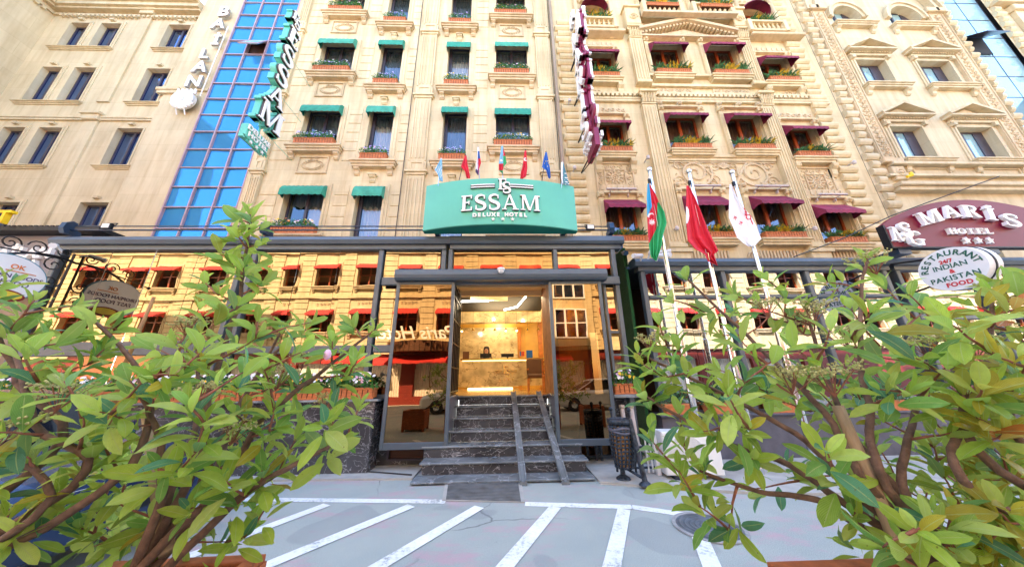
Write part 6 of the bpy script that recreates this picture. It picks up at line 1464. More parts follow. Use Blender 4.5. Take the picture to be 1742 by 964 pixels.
small_flag('small plain crimson flag on the green sign, left of the white, blue and red one', (392, 315), (443, 115), [(440, 118), (420, 165), (405, 210), (440, 250), (452, 305)], [(450, 118), (460, 190), (472, 250), (482, 305), (482, 305)], lambda x, y: 0, ['flag_red'], sd=1)
small_flag('small white, blue and red flag with a black tip on the green sign', (555, 300), (547, 50), [(541, 55), (538, 140), (528, 200), (524, 250), (545, 280)], [(553, 55), (560, 120), (570, 180), (552, 230), (548, 280)], lambda x, y: (3 if (y - 240) * 4.82 > 235 and (x - 700) * 4.82 < 545 else 2 if (x - 700) * 4.82 > 548 and (y - 240) * 4.82 > 145 else 1 if (x - 700) * 4.82 > 545 and (y - 240) * 4.82 > 85 else 0), ['flag_white', 'flag_navy', 'flag_red', 'ink_violet'])
small_flag('small pale blue, red and green flag in the middle above the letters', (748, 300), (744, 38), [(736, 42), (726, 120), (716, 180), (716, 240), (745, 265)], [(750, 42), (768, 110), (780, 180), (752, 215), (748, 265)], lambda x, y: (2 if ((x - 700) * 4.82 > 752 and (y - 240) * 4.82 > 125) or (y - 240) * 4.82 > 240 else 1 if (x - 700) * 4.82 > 752 or (y - 240) * 4.82 > 185 else (3 if math.dist((x, y), ZS((737, 160))[0]) < 2.2 else 0)), ['flag_sky', 'flag_red', 'flag_green', 'flag_white'])
small_flag('small red flag with a white crescent on the green sign, beside the blue starred one', (893, 312), (936, 72), [(928, 78), (920, 130), (915, 190), (895, 260), (893, 312)], [(942, 78), (945, 150), (950, 220), (940, 290), (905, 314)], lambda x, y: 1 if math.dist((x, y), ZS((935, 150))[0]) < 3.0 and math.dist((x, y), ZS((942, 150))[0]) > 2.0 else 0, ['flag_red', 'flag_white'], sd=1)
small_flag('small blue flag with yellow stars on the green sign', (1070, 322), (1103, 88), [(1098, 92), (1082, 150), (1070, 215), (1105, 240), (1122, 300)], [(1110, 92), (1122, 160), (1135, 220), (1142, 300), (1130, 308)], lambda x, y: 1 if any(math.dist((x, y), ZS((1108 + 16 * cos(k * 1.05), 185 + 22 * sin(k * 1.05)))[0]) < .8 for k in range(6)) else 0, ['flag_navy', 'flag_yellow'], sd=1)
small_flag('small white and slate blue flag, rightmost on the green sign', (1232, 355), (1236, 172), [(1226, 175), (1226, 240), (1226, 300), (1240, 352)], [(1244, 175), (1262, 240), (1282, 310), (1298, 364)], lambda x, y: 0 if (x - 700) * 4.82 < 1242 else (2 if (int(y * 1.1) % 4 == 0 and (x - 700) * 4.82 > 1255 and (y - 240) * 4.82 > 230) else 1), ['flag_white', 'flag_teal', 'flag_white'])
# ------------------------------------------------------------------ flower boxes on the sills
def leafy(mb, x0, x1, y0, y1, z0, z1, n, rnd_, size=.035):
    for _ in range(n):
        c = Vector((rnd_.uniform(x0, x1), rnd_.uniform(y0, y1), 0)); ex = 1 - ((c.x - (x0 + x1) / 2) / ((x1 - x0) / 2)) ** 6; c.z = z0 + (z1 - z0) * rnd_.random() ** .8 * ex
        d = Vector((rnd_.uniform(-1, 1), rnd_.uniform(-1, .4), rnd_.uniform(-.2, 1))).normalized(); s_ = d.cross(Vector((rnd_.uniform(-1, 1), rnd_.uniform(-1, 1), rnd_.uniform(-1, 1)))).normalized(); L = size * rnd_.uniform(.6, 1.3)
        mb.add([c, c + d * L * .5 + s_ * L * .32, c + d * L, c + d * L * .5 - s_ * L * .32], [(0, 1, 2, 3)])
def blossoms(mb, x0, x1, y0, y1, z0, z1, n, rnd_, cols, size=.036):
    for _ in range(n):
        c = Vector((rnd_.uniform(x0, x1), rnd_.uniform(y0, y1), rnd_.uniform(z0, z1))); mb.mat(rnd_.choice(cols)); up = Vector((rnd_.uniform(-.5, .5), -1, rnd_.uniform(0, 1))).normalized(); a = up.orthogonal().normalized(); b_ = up.cross(a); r = size * rnd_.uniform(.7, 1.2)
        k0 = rnd_.uniform(0, 6)
        for k in range(5):
            t = k0 + 2 * pi * k / 5; p = c + (a * cos(t) + b_ * sin(t)) * r; q1 = c + (a * cos(t + .6) + b_ * sin(t + .6)) * r * .75 + up * .006; q2 = c + (a * cos(t - .6) + b_ * sin(t - .6)) * r * .75 + up * .006
            mb.add([c, q2, p, q1], [(0, 1, 2, 3)])
def wood_box(name, w_, d, h, label, cat, group, seed, kind, loc=(0, 0, -60), cols=None, wood='box_wood'):
    r = thing(name, loc, label, cat, group); x, y, z = loc; rnd_ = random.Random(seed)
    m_ = MB(); m_.box(x - w_ / 2 + .01, x + w_ / 2 - .01, y - d / 2 + .012, y + d / 2 - .012, z + .01, z + h - .03); m_.build('liner', 'box_gap', r)
    m_ = MB(); n = int(w_ / .085)
    for i in range(n): a = x - w_ / 2 + w_ * (i + .08) / n; m_.box(a, a + w_ / n * .80, y - d / 2 - .004, y - d / 2 + .011, z + .03, z + h - .035)
    for i in range(3): a = y - d / 2 + .015 + (d - .03) * i / 3; m_.box(x - w_ / 2 - .004, x - w_ / 2 + .009, a, a + d * .26, z + .02, z + h - .035); m_.box(x + w_ / 2 - .009, x + w_ / 2 + .004, a, a + d * .26, z + .02, z + h - .035)
    m_.box(x - w_ / 2 - .014, x + w_ / 2 + .014, y - d / 2 - .014, y - d / 2 + .014, z + h - .034, z + h, .004); m_.box(x - w_ / 2 - .012, x + w_ / 2 + .012, y - d / 2 - .011, y - d / 2 + .012, z, z + .029)
    m_.box(x - w_ / 2 - .013, x - w_ / 2 + .012, y - d / 2 + .015, y + d / 2, z + h - .033, z + h - .001); m_.box(x + w_ / 2 - .012, x + w_ / 2 + .013, y - d / 2 + .015, y + d / 2, z + h - .033, z + h - .001); m_.build('box', wood, r)
    if kind == 'pansy':
        m_ = MB(); leafy(m_, x - w_ / 2 - .02, x + w_ / 2 + .02, y - d / 2 - .07, y + d / 2, z + h - .03, z + h + .20, int(900 * w_), rnd_, .045); m_.build('foliage', 'bed_leaf', r)
        m_ = MB(); blossoms(m_, x - w_ / 2 + .03, x + w_ / 2 - .03, y - d / 2 - .085, y + d / 2 - .06, z + h + .10, z + h + .25, int(52 * w_), rnd_, cols or ['petal_white', 'petal_violet', 'petal_yellow']); m_.build('flower_patch', None, r)
    else:
        m_ = MB(); g2_ = MB(); m_.mats = ['fern_leaf', 'fern_yellow']
        for c_ in range(int(5 * w_) + 2):
            cx_ = x + (rnd_.random() - .5) * w_ * .95; yel = abs(cx_ - x) < w_ * .13 or rnd_.random() < .08; m_.cur = 1 if yel else 0
            for k in range(16):
                a = rnd_.uniform(0, 2 * pi); L = rnd_.uniform(.30, .52); el = rnd_.uniform(.45, 1.35); d_ = Vector((cos(a) * cos(el), sin(a) * cos(el) * .7 - .25, sin(el))).normalized(); s_ = d_.cross(Vector((0, 0, 1))).normalized() if abs(d_.z) < .98 else Vector((1, 0, 0)); p0 = Vector((cx_, y - .05, z + h - .03)); W_ = .026
                pts = [p0 + d_ * L * t - Vector((0, 0, .35 * L * t * t)) for t in (0, .35, .7, 1)]; ws = [W_ * .5, W_, W_ * .8, .002]
                m_.add([pts[q] + s_ * ws[q] for q in range(4)] + [pts[q] - s_ * ws[q] for q in range(4)], [(q, q + 1, q + 5, q + 4) for q in range(3)])
        m_.build('fern', None, r)
        m_ = MB(); leafy(m_, x - w_ / 2, x + w_ / 2, y - d / 2 - .02, y + d / 2, z + h - .04, z + h + .20, int(420 * w_), rnd_, .06); m_.build('foliage', 'fern_leaf', r)
    return r
rowname = ['lowest row', 'second row', 'third row', 'top row']
proto = {}
def place_box(key, mk, loc, label):
    if key not in proto: r = mk(); proto[key] = r; r.location = loc; r['label'] = label; KIDS.setdefault(r.name, [(c, [(g, []) for g in children(c)]) for c in children(r)]); return r
    return copy_thing(proto[key], loc, label=label)
colnm = ['leftmost wide window', 'narrow window left of the pilaster', 'narrow window right of the pilaster', 'rightmost wide window']
palettes = [['petal_white', 'petal_violet'], ['petal_yellow', 'petal_orange', 'petal_white', 'petal_pink'], ['petal_white', 'petal_pink', 'petal_violet'], ['petal_yellow', 'petal_white']]
pal_of = {(0, 0): 1, (0, 1): 0, (1, 1): 2, (2, 1): 0, (3, 1): 3, (0, 2): 0, (1, 2): 0, (2, 2): 3, (3, 2): 1, (0, 3): 1, (1, 3): 0, (2, 3): 0, (3, 3): 1}
pn = ['white and lilac', 'mixed yellow and orange', 'white and pink', 'yellow and white']
for k in range(4):
    for ci, (kind, a, b_) in enumerate(COLS):
        if k == 0 and ci > 1: continue
        zs = (Wz if kind == 'wide' else Nz)[k]; pl = pal_of.get((ci, k), 0); w_ = 1.34 if kind == 'wide' else .90
        place_box((kind, pl), lambda: wood_box('flower_box', w_, .2, .25, 'x', 'flower box', 'flower boxes under the green awnings', 5 + pl + (10 if kind == 'wide' else 0), 'pansy', cols=palettes[pl]), ((a + b_) / 2 - .02, FY - .13, zs + .002),
                  'flower box with %s flowers, %s, %s' % (pn[pl], rowname[k], colnm[ci]))
mcol = ['window next to the blade sign', 'left middle window', 'right middle window', 'right side window']
for k in range(4):
    for ci, (kind, a, b_, zs, zt) in enumerate(MC):
        z = zs[k] if k < 3 else (15.75 if kind == 'side' else 16.3); w_ = 1.18 if kind == 'side' else 1.36; v_ = (ci + k) % 2
        place_box(('m', kind, v_), lambda: wood_box('fern_box', w_, .24, .2, 'x', 'flower box', 'fern boxes under the maroon awnings', 40 + v_ * 3 + (ci > 0), 'fern'), ((a + b_) / 2, FY - .16 - (.25 if k == 3 and kind == 'mid' else 0), z + .002),
                  'fern window box, %s of maroon awnings, %s' % (rowname[k], mcol[ci]))
# boxes on the ledges beside the entrance
for i in range(7):
    x = -2.80 - i * .96; v_ = i % 2
    place_box(('ledge', v_), lambda: wood_box('flower_box', .92, .2, .19, 'x', 'flower box', 'flower boxes along the base wall ledge', 70 + v_, 'pansy', cols=['petal_white', 'petal_white', 'petal_yellow', 'petal_pink']), (x, 6.20 - .26, 1.192) if False else (x, 5.80, 1.192),
              'orange flower box on the left ledge, number %s leftward from the sliding door' % ['one', 'two', 'three', 'four', 'five', 'six', 'seven', 'eight'][i])
m_ = MB(); m_.box(-9.35, -2.22, 5.66, 6.099, 1.151, 1.188, .008); tag(m_.build('ledge_shelf', 'tread_marble'), 'long grey stone shelf carrying the orange flower boxes left of the steps', 'shelf')
m_ = MB(); m_.box(-9.3, -2.3, 5.75, 6.09, .0, 1.15); o = m_.build('ledge_wall', 'dark_marble'); tag(o, 'dark marble front of the flower ledge left of the steps, streaked with white', 'wall')
r = wood_box('flower_box', .44, .2, .19, 'short orange flower box with pink and yellow flowers right of the right sliding door', 'flower box', 'flower boxes along the base wall ledge', 91, 'pansy', (2.32, 5.95, 1.192), ['petal_pink', 'petal_yellow', 'petal_white'])
m_ = MB(); m_.box(2.05, 2.62, 5.82, 6.12, 1.13, 1.188, .008); tag(m_.build('ledge_shelf', 'tread_marble'), 'short stone shelf under the flower box right of the right sliding door', 'shelf')
def pot(x, w_, label, seed, col='fern_leaf'):
    r = thing('planter_pot', (x, 6.12, .80), label, 'planter', 'terracotta troughs on the right ledge'); m_ = MB(); y = 6.08; h = .19
    vs_ = [(x - w_ / 2 + .04, y - .07, .802), (x + w_ / 2 - .04, y - .07, .802), (x + w_ / 2 - .04, y + .07, .802), (x - w_ / 2 + .04, y + .07, .802), (x - w_ / 2, y - .10, .80 + h), (x + w_ / 2, y - .10, .80 + h), (x + w_ / 2, y + .10, .80 + h), (x - w_ / 2, y + .10, .80 + h)]
    m_.add(vs_, [(0, 3, 2, 1), (4, 5, 6, 7), (0, 1, 5, 4), (1, 2, 6, 5), (2, 3, 7, 6), (3, 0, 4, 7)]); m_.box(x - w_ / 2 - .012, x + w_ / 2 + .012, y - .112, y + .112, .80 + h - .035, .80 + h + .004, .004); m_.build('trough', 'terracotta', r)
    rnd_ = random.Random(seed); m_ = MB(); leafy(m_, x - w_ / 2 - .03, x + w_ / 2 + .03, y - .13, y + .1, .96, 1.30, int(900 * w_), rnd_, .05); m_.build('foliage', col, r)
pot(3.32, .52, 'terracotta trough with grey green plant, leftmost on the right ledge', 3); pot(4.22, .70, 'terracotta trough on the right ledge between the second and third flagpoles', 4); pot(5.45, .7, 'terracotta trough on the right ledge right of the third flagpole', 5); pot(7.6, .7, 'terracotta trough on the right ledge, farthest right', 8)

# ------------------------------------------------------------------ litter bin, pipes, air conditioner
bn = thing('litter_bin', (1.84, 5.02, .03), 'worn black cast iron litter bin on a leaning post right of the steps', 'litter bin')
bx_, by_ = 1.82, 5.05; m_ = MB(); rnd_ = random.Random(2)
for k in range(17):
    a = 2 * pi * k / 17; prof = [(bx_ + r * cos(a + tw), by_ + r * sin(a + tw), z) for r, z, tw in ((.125, .20, 0), (.155, .35, .1), (.170, .55, .2), (.165, .80, .3))]; m_.tube(prof, .014, 5)
for z in [.22 + .055 * i for i in range(11)]:
    r = .125 + .045 * min(1, (z - .2) / .3)
    m_.tube([(bx_ + (r + .008 * sin(k * 3 + z * 40)) * cos(2 * pi * k / 17), by_ + (r + .008 * sin(k * 3 + z * 40)) * sin(2 * pi * k / 17), z + .008 * cos(k * 2)) for k in range(18)], .013, 5)
m_.build('basket', 'worn_iron', bn)
m_ = MB(); m_.lathe([(.115, .21), (.145, .4), (.155, .6), (.15, .78)], (bx_, by_, 0), 20); m_.build('liner', 'cane', bn)
m_ = MB(); m_.lathe([(.165, .80), (.185, .81), (.195, .84), (.185, .875), (.16, .88), (.15, .86)], (bx_, by_, 0), 26); m_.build('rim', 'worn_iron', bn)
for x, y in ((1.76, 5.22), (1.99, 5.06)):
    m_ = MB(); m_.tube([(x, y, .10), (x, y, .96)], .018, 8); m_.ball((x, y, 1.0), .035, 10); m_.ball((x, y, .955), .024, 8); m_.build('post', 'worn_iron', bn)
m_ = MB(); m_.tube([(1.93, 4.92, .88), (2.0, 4.80, .06)], .038, 10); m_.lathe([(.09, 0), (.08, .02), (.045, .05)], (2.0, 4.80, .036), 12); m_.build('leg', 'worn_iron', bn)
m_ = MB(); m_.lathe([(.11, .0), (.10, .02), (.04, .06), (.03, .17)], (1.80, 5.10, .036), 14); m_.tube([(1.82, 5.05, .2), (1.98, 4.82, .12)], .02, 6); m_.build('foot', 'worn_iron', bn)
m_ = MB(); m_.tube([(bx_ + .168 * cos(t), by_ + .168 * sin(t), .74 + .02 * sin(3 * t)) for t in [i * .35 for i in range(19)]], .022, 6); m_.tube([(bx_ + .172 * cos(t), by_ + .172 * sin(t), .70 + .02 * cos(2 * t)) for t in [i * .35 for i in range(19)]], .018, 6); m_.build('tied_bag', 'tile_grey', bn, smooth=True)
pp = thing('drain_pipes', (2.3, 5.85, 0), 'pair of pale plastic drain pipes against the wall behind the litter bin', 'pipe')
for x0, x1 in ((2.22, 2.27), (2.40, 2.42)):
    m_ = MB(); m_.tube([(x0, 5.95, 1.0), (x0, 5.93, .5), (x0 + .01, 5.9, .34), (x0 + .08, 5.86, .26), (x1 + .12, 5.86, .22), (x1 + .14, 5.9, .05)], .042, 10); m_.tube([(x0, 5.95, .94), (x0, 5.95, 1.0)], .052, 10); m_.build('pipe', 'pipe_plastic', pp, smooth=True)
m_ = MB(); m_.tube([(2.0, 5.6, .30), (2.6, 5.55, .42)], .02, 6); m_.tube([(2.1, 5.4, .10), (2.75, 5.35, .12)], .02, 6); m_.build('bar', 'worn_iron', pp)
ac = thing('air_conditioner', (2.86, 5.0, .06), 'white air conditioner outdoor unit with round grille standing on the pavement', 'air conditioner')
AT = frame_at(2.86, 4.98, .08, rz=-.10)
m_ = MB(); m_.T = AT; m_.box(-.42, .42, 0, .30, 0, .60, .018); m_.build('casing', 'ac_white', ac, bevel=.006)
m_ = MB(); m_.T = AT; m_.lathe([(.001, 0), (.001, 0.001)], (0, 0, -.0), 3); m_.v = []; m_.f = []; m_.m = []; RM = Matrix.Rotation(pi / 2, 4, 'X')
m_.T = AT @ TR((-.08, -.001, .30)) @ RM; m_.lathe([(.262, 0), (.27, .012), (.255, .018), (.25, .004)], (0, 0, 0), 36); m_.build('grille_ring', 'ac_white', ac)
m_ = MB(); m_.T = AT @ TR((-.08, -.002, .30)) @ RM; m_.lathe([(.248, 0), (.248, .002)], (0, 0, 0), 32); m_.build('fan_shade_disc', 'dark_room', ac)  # near-black disc on the casing paints the shade behind the grille
m_ = MB(); m_.T = AT
for i in range(-7, 8):
    u = i * .034; h = sqrt(max(0, .25 ** 2 - u * u)); m_.box(-.08 + u - .0022, -.08 + u + .0022, -.016, -.010, .30 - h, .30 + h); m_.box(-.08 - h, -.08 + h, -.0161 - .004, -.0161, .30 + u - .0025, .30 + u + .0025)
m_.build('grille', 'ac_white', ac)
m_ = MB(); m_.T = AT; m_.box(.28, .38, -.004, -.0005, .50, .515); m_.build('badge', 'ink_red', ac)
m_ = MB(); m_.T = AT; m_.box(-.32, -.24, -.02, .34, -.045, 0); m_.box(.24, .32, -.02, .34, -.045, 0); m_.build('foot', 'worn_iron', ac)
m_ = MB(); m_.tube([(2.36, 5.3, .06), (2.36, 5.3, .62), (2.40, 5.3, .66), (2.5, 5.25, .66)], .014, 6); m_.tube([(2.30, 5.32, .05), (2.30, 5.32, .55)], .012, 6); m_.box(2.38, 2.44, 5.2, 5.26, .04, .6); tag(m_.build('pipe_stand', 'white_paint'), 'thin white pipe stand left of the air conditioner', 'pipe')

# ------------------------------------------------------------------ parked cars
def carbuild(name, T_, paint, label, group=None, with_root=None):
    root = thing(name, tuple(T_ @ Vector((2.0, .86, 0))), label, 'car', group)
    def M2(): q = MB(); q.T = T_; return q
    # length along x (0 rear .. 4.0 front), width y 0..1.72
    def loft(mb, secs):
        n = len(secs[0][1]); vs_ = []
        for x, pr in secs:
            for y, z in pr: vs_.append((x, y, z))
        fs = [tuple(range(n))[::-1], tuple((len(secs) - 1) * n + k for k in range(n))]
        for i in range(len(secs) - 1):
            for k in range(n): fs.append((i * n + k, i * n + (k + 1) % n, (i + 1) * n + (k + 1) % n, (i + 1) * n + k))
        mb.add(vs_, fs)
    def ring(w_, zb, zm, zt, e=.12): return [(.86 - w_ * .92, zb), (.86 + w_ * .92, zb), (.86 + w_, zb + .12), (.86 + w_, zm), (.86 + w_ - e, zt), (.86 - w_ + e, zt), (.86 - w_, zm), (.86 - w_, zb + .12)]
    m_ = M2(); loft(m_, [(.0, ring(.74, .38, .66, .80)), (.06, ring(.81, .26, .78, .95)), (.5, ring(.86, .20, .84, .98)), (2.9, ring(.86, .20, .82, .94)), (3.4, ring(.85, .20, .76, .90)), (3.85, ring(.80, .24, .66, .80)), (4.0, ring(.70, .32, .55, .66))]); m_.build('body', paint, root, smooth=False, bevel=.03)
    m_ = M2(); loft(m_, [(.12, [(.86 - .70, .96), (.86 + .70, .96), (.86 + .66, 1.0), (.86 - .66, 1.0)]), (.50, [(.86 - .74, .97), (.86 + .74, .97), (.86 + .58, 1.40), (.86 - .58, 1.40)]), (2.1, [(.86 - .75, .96), (.86 + .75, .96), (.86 + .60, 1.42), (.86 - .60, 1.42)]), (2.95, [(.86 - .74, .93), (.86 + .74, .93), (.86 + .70, .96), (.86 - .70, .96)])]); m_.build('windows', 'car_glass', root)
    m_ = M2(); loft(m_, [(.42, [(.86 - .60, 1.36), (.86 + .60, 1.36), (.86 + .54, 1.41), (.86 - .54, 1.41)]), (.6, [(.86 - .62, 1.385), (.86 + .62, 1.385), (.86 + .55, 1.455), (.86 - .55, 1.455)]), (1.9, [(.86 - .63, 1.39), (.86 + .63, 1.39), (.86 + .56, 1.465), (.86 - .56, 1.465)]), (2.2, [(.86 - .61, 1.36), (.86 + .61, 1.36), (.86 + .54, 1.41), (.86 - .54, 1.41)])])
    for s_ in (-1, 1):
        for (xa, za, xb, zb) in ((.14, .97, .46, 1.38), (2.92, .95, 2.15, 1.39), (1.35, .96, 1.38, 1.40)): m_.tube([(xa, .86 + s_ * (.73 if za < 1 else .6), za), (xb, .86 + s_ * .605, zb)], .03, 6)
    m_.build('roof', paint, root, bevel=.02)
    for s_ in (0, 1):
        for x in (.75, 3.2):
            m_ = MB(); m_.T = T_ @ TR((x, .06 + 1.60 * s_, .31)) @ Matrix.Rotation(pi / 2, 4, 'X'); m_.lathe([(.20, -.09), (.30, -.09), (.31, -.05), (.31, .05), (.30, .09), (.20, .09)], (0, 0, 0), 22); wh = m_.build('wheel', 'rubber', root)
            m_ = MB(); m_.T = T_ @ TR((x, .06 + 1.60 * s_, .31)) @ Matrix.Rotation(pi / 2, 4, 'X'); m_.lathe([(.05, -.10), (.20, -.085), (.20, .085), (.05, .10)], (0, 0, 0), 16); m_.build('rim', 'steel', wh)
        m_ = M2(); y = .16 + 1.12 * s_; m_.box(3.86, 3.96, y, y + .28, .56, .70, 0); m_.build('headlight', 'letter_white', root)
        m_ = M2(); y = .10 + 1.3 * s_; m_.box(.0, .06, y, y + .2, .74, .90); m_.build('tail_light', 'ink_red', root)
        m_ = M2(); m_.box(2.45, 2.62, -.12 if s_ == 0 else 1.70, .02 if s_ == 0 else 1.84, .94, 1.05); m_.build('mirror', paint, root)
    m_ = M2(); m_.box(3.93, 4.01, .5, 1.22, .42, .54); m_.build('grille', 'black_iron', root)
    return root
carbuild('parked_car', TR((-7.35, 2.45, 0)), 'car_paint', 'dark blue car parked behind the shrub at the left edge')
carbuild('parked_car', frame_at(.2, -3.0, 0, rz=pi), 'car_white', 'white car parked across the street, mirrored in the left sliding door', 'cars across the street')
carbuild('parked_car', frame_at(6.6, -3.3, 0, rz=pi), 'car_white', 'second white car across the street behind the viewer on the right', 'cars across the street')

# ------------------------------------------------------------------ the four broad leaved shrubs
TINTS = [((.400, .570, .070), 6), ((.310, .500, .065), 5), ((.180, .400, .080), 3), ((.500, .640, .140), 5), ((.100, .310, .170), 2)]
def leaf(vs_, fs, uvs, cols, p, d, n_, L, W_, droop, fold, col, rnd_):
    s_ = d.cross(n_).normalized(); n_ = s_.cross(d).normalized(); b0 = len(vs_); R_ = 7; wv = rnd_.uniform(0, 6); tw = rnd_.uniform(-.5, .5)
    for i in range(R_ + 1):
        v = i / R_; w_ = W_ * (max(0, v - .07) ** .70) * ((1 - v) ** .66) * 1.72 + .0022 * (1 - v)
        ax = p + d * (L * v * (1 - .12 * droop * v)) - n_ * (droop * L * v * v * .55); sd = (s_ * cos(tw * v) + n_ * sin(tw * v)); nn = sd.cross(d).normalized()
        for u in (-1, -.5, 0, .5, 1):
            q = ax + sd * (u * w_) + nn * (abs(u) ** 1.4 * w_ * fold + .05 * w_ * sin(v * 14 + wv) * abs(u)); vs_.append(q); uvs.append((.5 + u * .5, v)); cols.append(col)
    for i in range(R_):
        for k in range(4): a = b0 + i * 5 + k; fs.append((a, a + 1, a + 6, a + 5))
def make_shrub(label, base, trunks, polys, ntips, spacing, yr, seed, extra=(), warm=.03, blooms=(), leafL=(.098, .150), fill=1.0):
    rnd_ = random.Random(seed); root = thing('shrub', base, label, 'shrub', 'broad leaved shrubs in front of the camera'); base = Vector(base)
    nodes = []                                    # (pos, dist from base)
    stems = []
    for tr in trunks:
        pts = [base + Vector((rnd_.uniform(-.06, .06), rnd_.uniform(-.06, .06), 0))] + [at(x, y, Y) for x, y, Y in tr]; sm = []
        for i in range(len(pts) - 1):
            p0, p1, p2, p3 = pts[max(0, i - 1)], pts[i], pts[i + 1], pts[min(len(pts) - 1, i + 2)]
            for k in range(6):
                t = k / 6; sm.append(.5 * (2 * p1 + (p2 - p0) * t + (2 * p0 - 5 * p1 + 4 * p2 - p3) * t * t + (3 * p1 - p0 - 3 * p2 + p3) * t ** 3) + Vector((rnd_.uniform(-1, 1), rnd_.uniform(-1, 1), 0)) * .006)
        sm.append(pts[-1]); L = 0; n = len(sm); stems.append((sm, [.0135 * (1 - i / n) ** .8 + .0038 for i in range(n)], True))
        for i in range(1, n): L += (sm[i] - sm[i - 1]).length; nodes.append((sm[i], L)) if i > n * .18 else None
    tips = [at(x, y, Y) for x, y, Y in extra] + [st[0][-1] for st in stems]; pxs = [(x, y) for x, y, Y in extra] + [(t[-1][0], t[-1][1]) for t in trunks]; nt_fixed = len(tips)
    tries = 0
    while len(tips) < ntips and tries < 20000:
        tries += 1; pg = polys[0]; x = rnd_.uniform(min(p[0] for p in pg), max(p[0] for p in pg)); y = rnd_.uniform(min(p[1] for p in pg), max(p[1] for p in pg))
        if not pip(x, y, pg) or (len(polys) > 1 and any(pip(x, y, h) for h in polys[1:]) and rnd_.random() < .8): continue
        if any(math.dist((x, y), q) < spacing for q in pxs): continue
        Y = rnd_.uniform(*yr); p = at(x, y, Y)
        if p.z < .72: continue
        tips.append(p); pxs.append((x, y))
    V, Fc, UV, CC = [], [], [], []
    order = sorted(range(len(tips)), key=lambda i: (tips[i] - base).length)
    def pick():
        r = rnd_.random()
        if r < warm * .12: c = (.50, .16, .035)
        elif r < warm: c = (.46, .40, .04)
        else:
            tot = sum(w_ for c_, w_ in TINTS); q = rnd_.uniform(0, tot)
            for c_, w_ in TINTS:
                q -= w_
                if q <= 0: c = c_; break
        k = rnd_.uniform(.8, 1.2); return (c[0] * k, c[1] * k, c[2] * k)
    def rosette(p, ax, scale=1.0, tiers=4):
        a0 = ax.orthogonal().normalized(); b0 = ax.cross(a0); ph = rnd_.uniform(0, pi)
        for j in range(tiers):
            el = [.28, .58, .90, 1.18][j] + rnd_.uniform(-.1, .1); L = rnd_.uniform(*leafL) * scale * [.62, .9, 1.0, .95][j]; pp_ = p - ax * (.012 + .022 * j)
            for s_ in (0, 1) if rnd_.random() < .8 or j < 2 else (0,):
                t = ph + pi * s_ + (pi / 2) * (j % 2) + rnd_.uniform(-.3, .3); rad = a0 * cos(t) + b0 * sin(t); d = (ax * cos(el) + rad * sin(el)).normalized(); n_ = (ax * sin(el) - rad * cos(el)).normalized()
                if j >= 2: d = (d - Vector((0, 0, .12 * (j - 1)))).normalized()
                st = pp_ + d * .012; leaf(V, Fc, UV, CC, st, d, n_, L, L * rnd_.uniform(.24, .32), rnd_.uniform(.15, .8), rnd_.uniform(.12, .5), pick() if j else tuple(c * 1.12 for c in pick()), rnd_)
    twigs = []
    for idx in order:
        tip = tips[idx]; dT = (tip - base).length; best = None
        for (q, L) in nodes:
            dd = (q - tip).length
            if dd < .05: continue
            cost = dd + .35 * max(0, (q - base).length - dT + .12) + .25 * max(0, q.z - tip.z + .05)
            if best is None or cost < best[0]: best = (cost, q, L)
        q = best[1]; v = tip - q; mid = q + v * .5 + Vector((0, 0, .10 * v.length)) * rnd_.uniform(-.6, 1.0) + Vector((rnd_.uniform(-1, 1), rnd_.uniform(-1, 1), 0)) * .05 * v.length
        n = max(4, int(v.length / .05)); pts = []
        for i in range(n + 1): t = i / n; pts.append(q * (1 - t) ** 2 + mid * 2 * t * (1 - t) + tip * t * t + Vector((rnd_.uniform(-1, 1), rnd_.uniform(-1, 1), rnd_.uniform(-1, 1))) * .0025)
        r0 = min(.0075, .0025 + .008 * v.length)
        if v.length > .02: twigs.append((pts, [r0 * (1 - i / n) + .0021 for i in range(n + 1)], False))
        for i in range(2, n + 1): nodes.append((pts[i], best[2] + v.length * i / n))
        ax = (pts[-1] - pts[-3]).normalized(); ax = (ax + Vector((0, 0, .75)) + Vector((rnd_.uniform(-.35, .35), rnd_.uniform(-.45, .2), 0))).normalized()
        rosette(tip, ax, rnd_.uniform(.85, 1.12))
        i = n - 2
        while i > max(1, n - 9):                    # leaf pairs down the twig
            if rnd_.random() < .9 * fill:
                a_ = (pts[i] - pts[i - 1]).normalized(); o_ = a_.orthogonal().normalized(); o_ = Matrix.Rotation(rnd_.uniform(0, pi), 3, a_) @ o_
                for s_ in (-1, 1):
                    d = (o_ * s_ + a_ * .5 + Vector((0, 0, .05))).normalized(); L = rnd_.uniform(*leafL) * rnd_.uniform(.6, .95)
                    n_ = Vector((0, 0, 1)) + Vector((rnd_.uniform(-.5, .5), rnd_.uniform(-.9, .2), 0)); n_ = (n_ - d * n_.dot(d)).normalized()
                    leaf(V, Fc, UV, CC, pts[i] + d * .01, d, n_, L, L * rnd_.uniform(.23, .30), rnd_.uniform(.2, .8), rnd_.uniform(.05, .35), pick(), rnd_)
            i -= 2
    me = bpy.data.meshes.new('foliage'); off = Vector(root['_off']); me.from_pydata([tuple(p - off) for p in V], [], Fc); me.materials.append(MT['shrub_leaf']); me.polygons.foreach_set('use_smooth', [True] * len(me.polygons))
    ul = me.uv_layers.new(name='uv'); li = [l.vertex_index for l in me.loops]; ul.data.foreach_set('uv', [c for i in li for c in UV[i]])
    ca = me.color_attributes.new('tint', 'FLOAT_COLOR', 'POINT'); ca.data.foreach_set('color', [c for q in CC for c in (*q, 1)])
    o = bpy.data.objects.new('foliage', me); COL.objects.link(o); o.parent = root; o['_off'] = tuple(off)
    for pts, rs, big in stems: m_ = MB(); m_.tube(pts, rs, 9); m_.build('stem', 'bark', root, smooth=True)
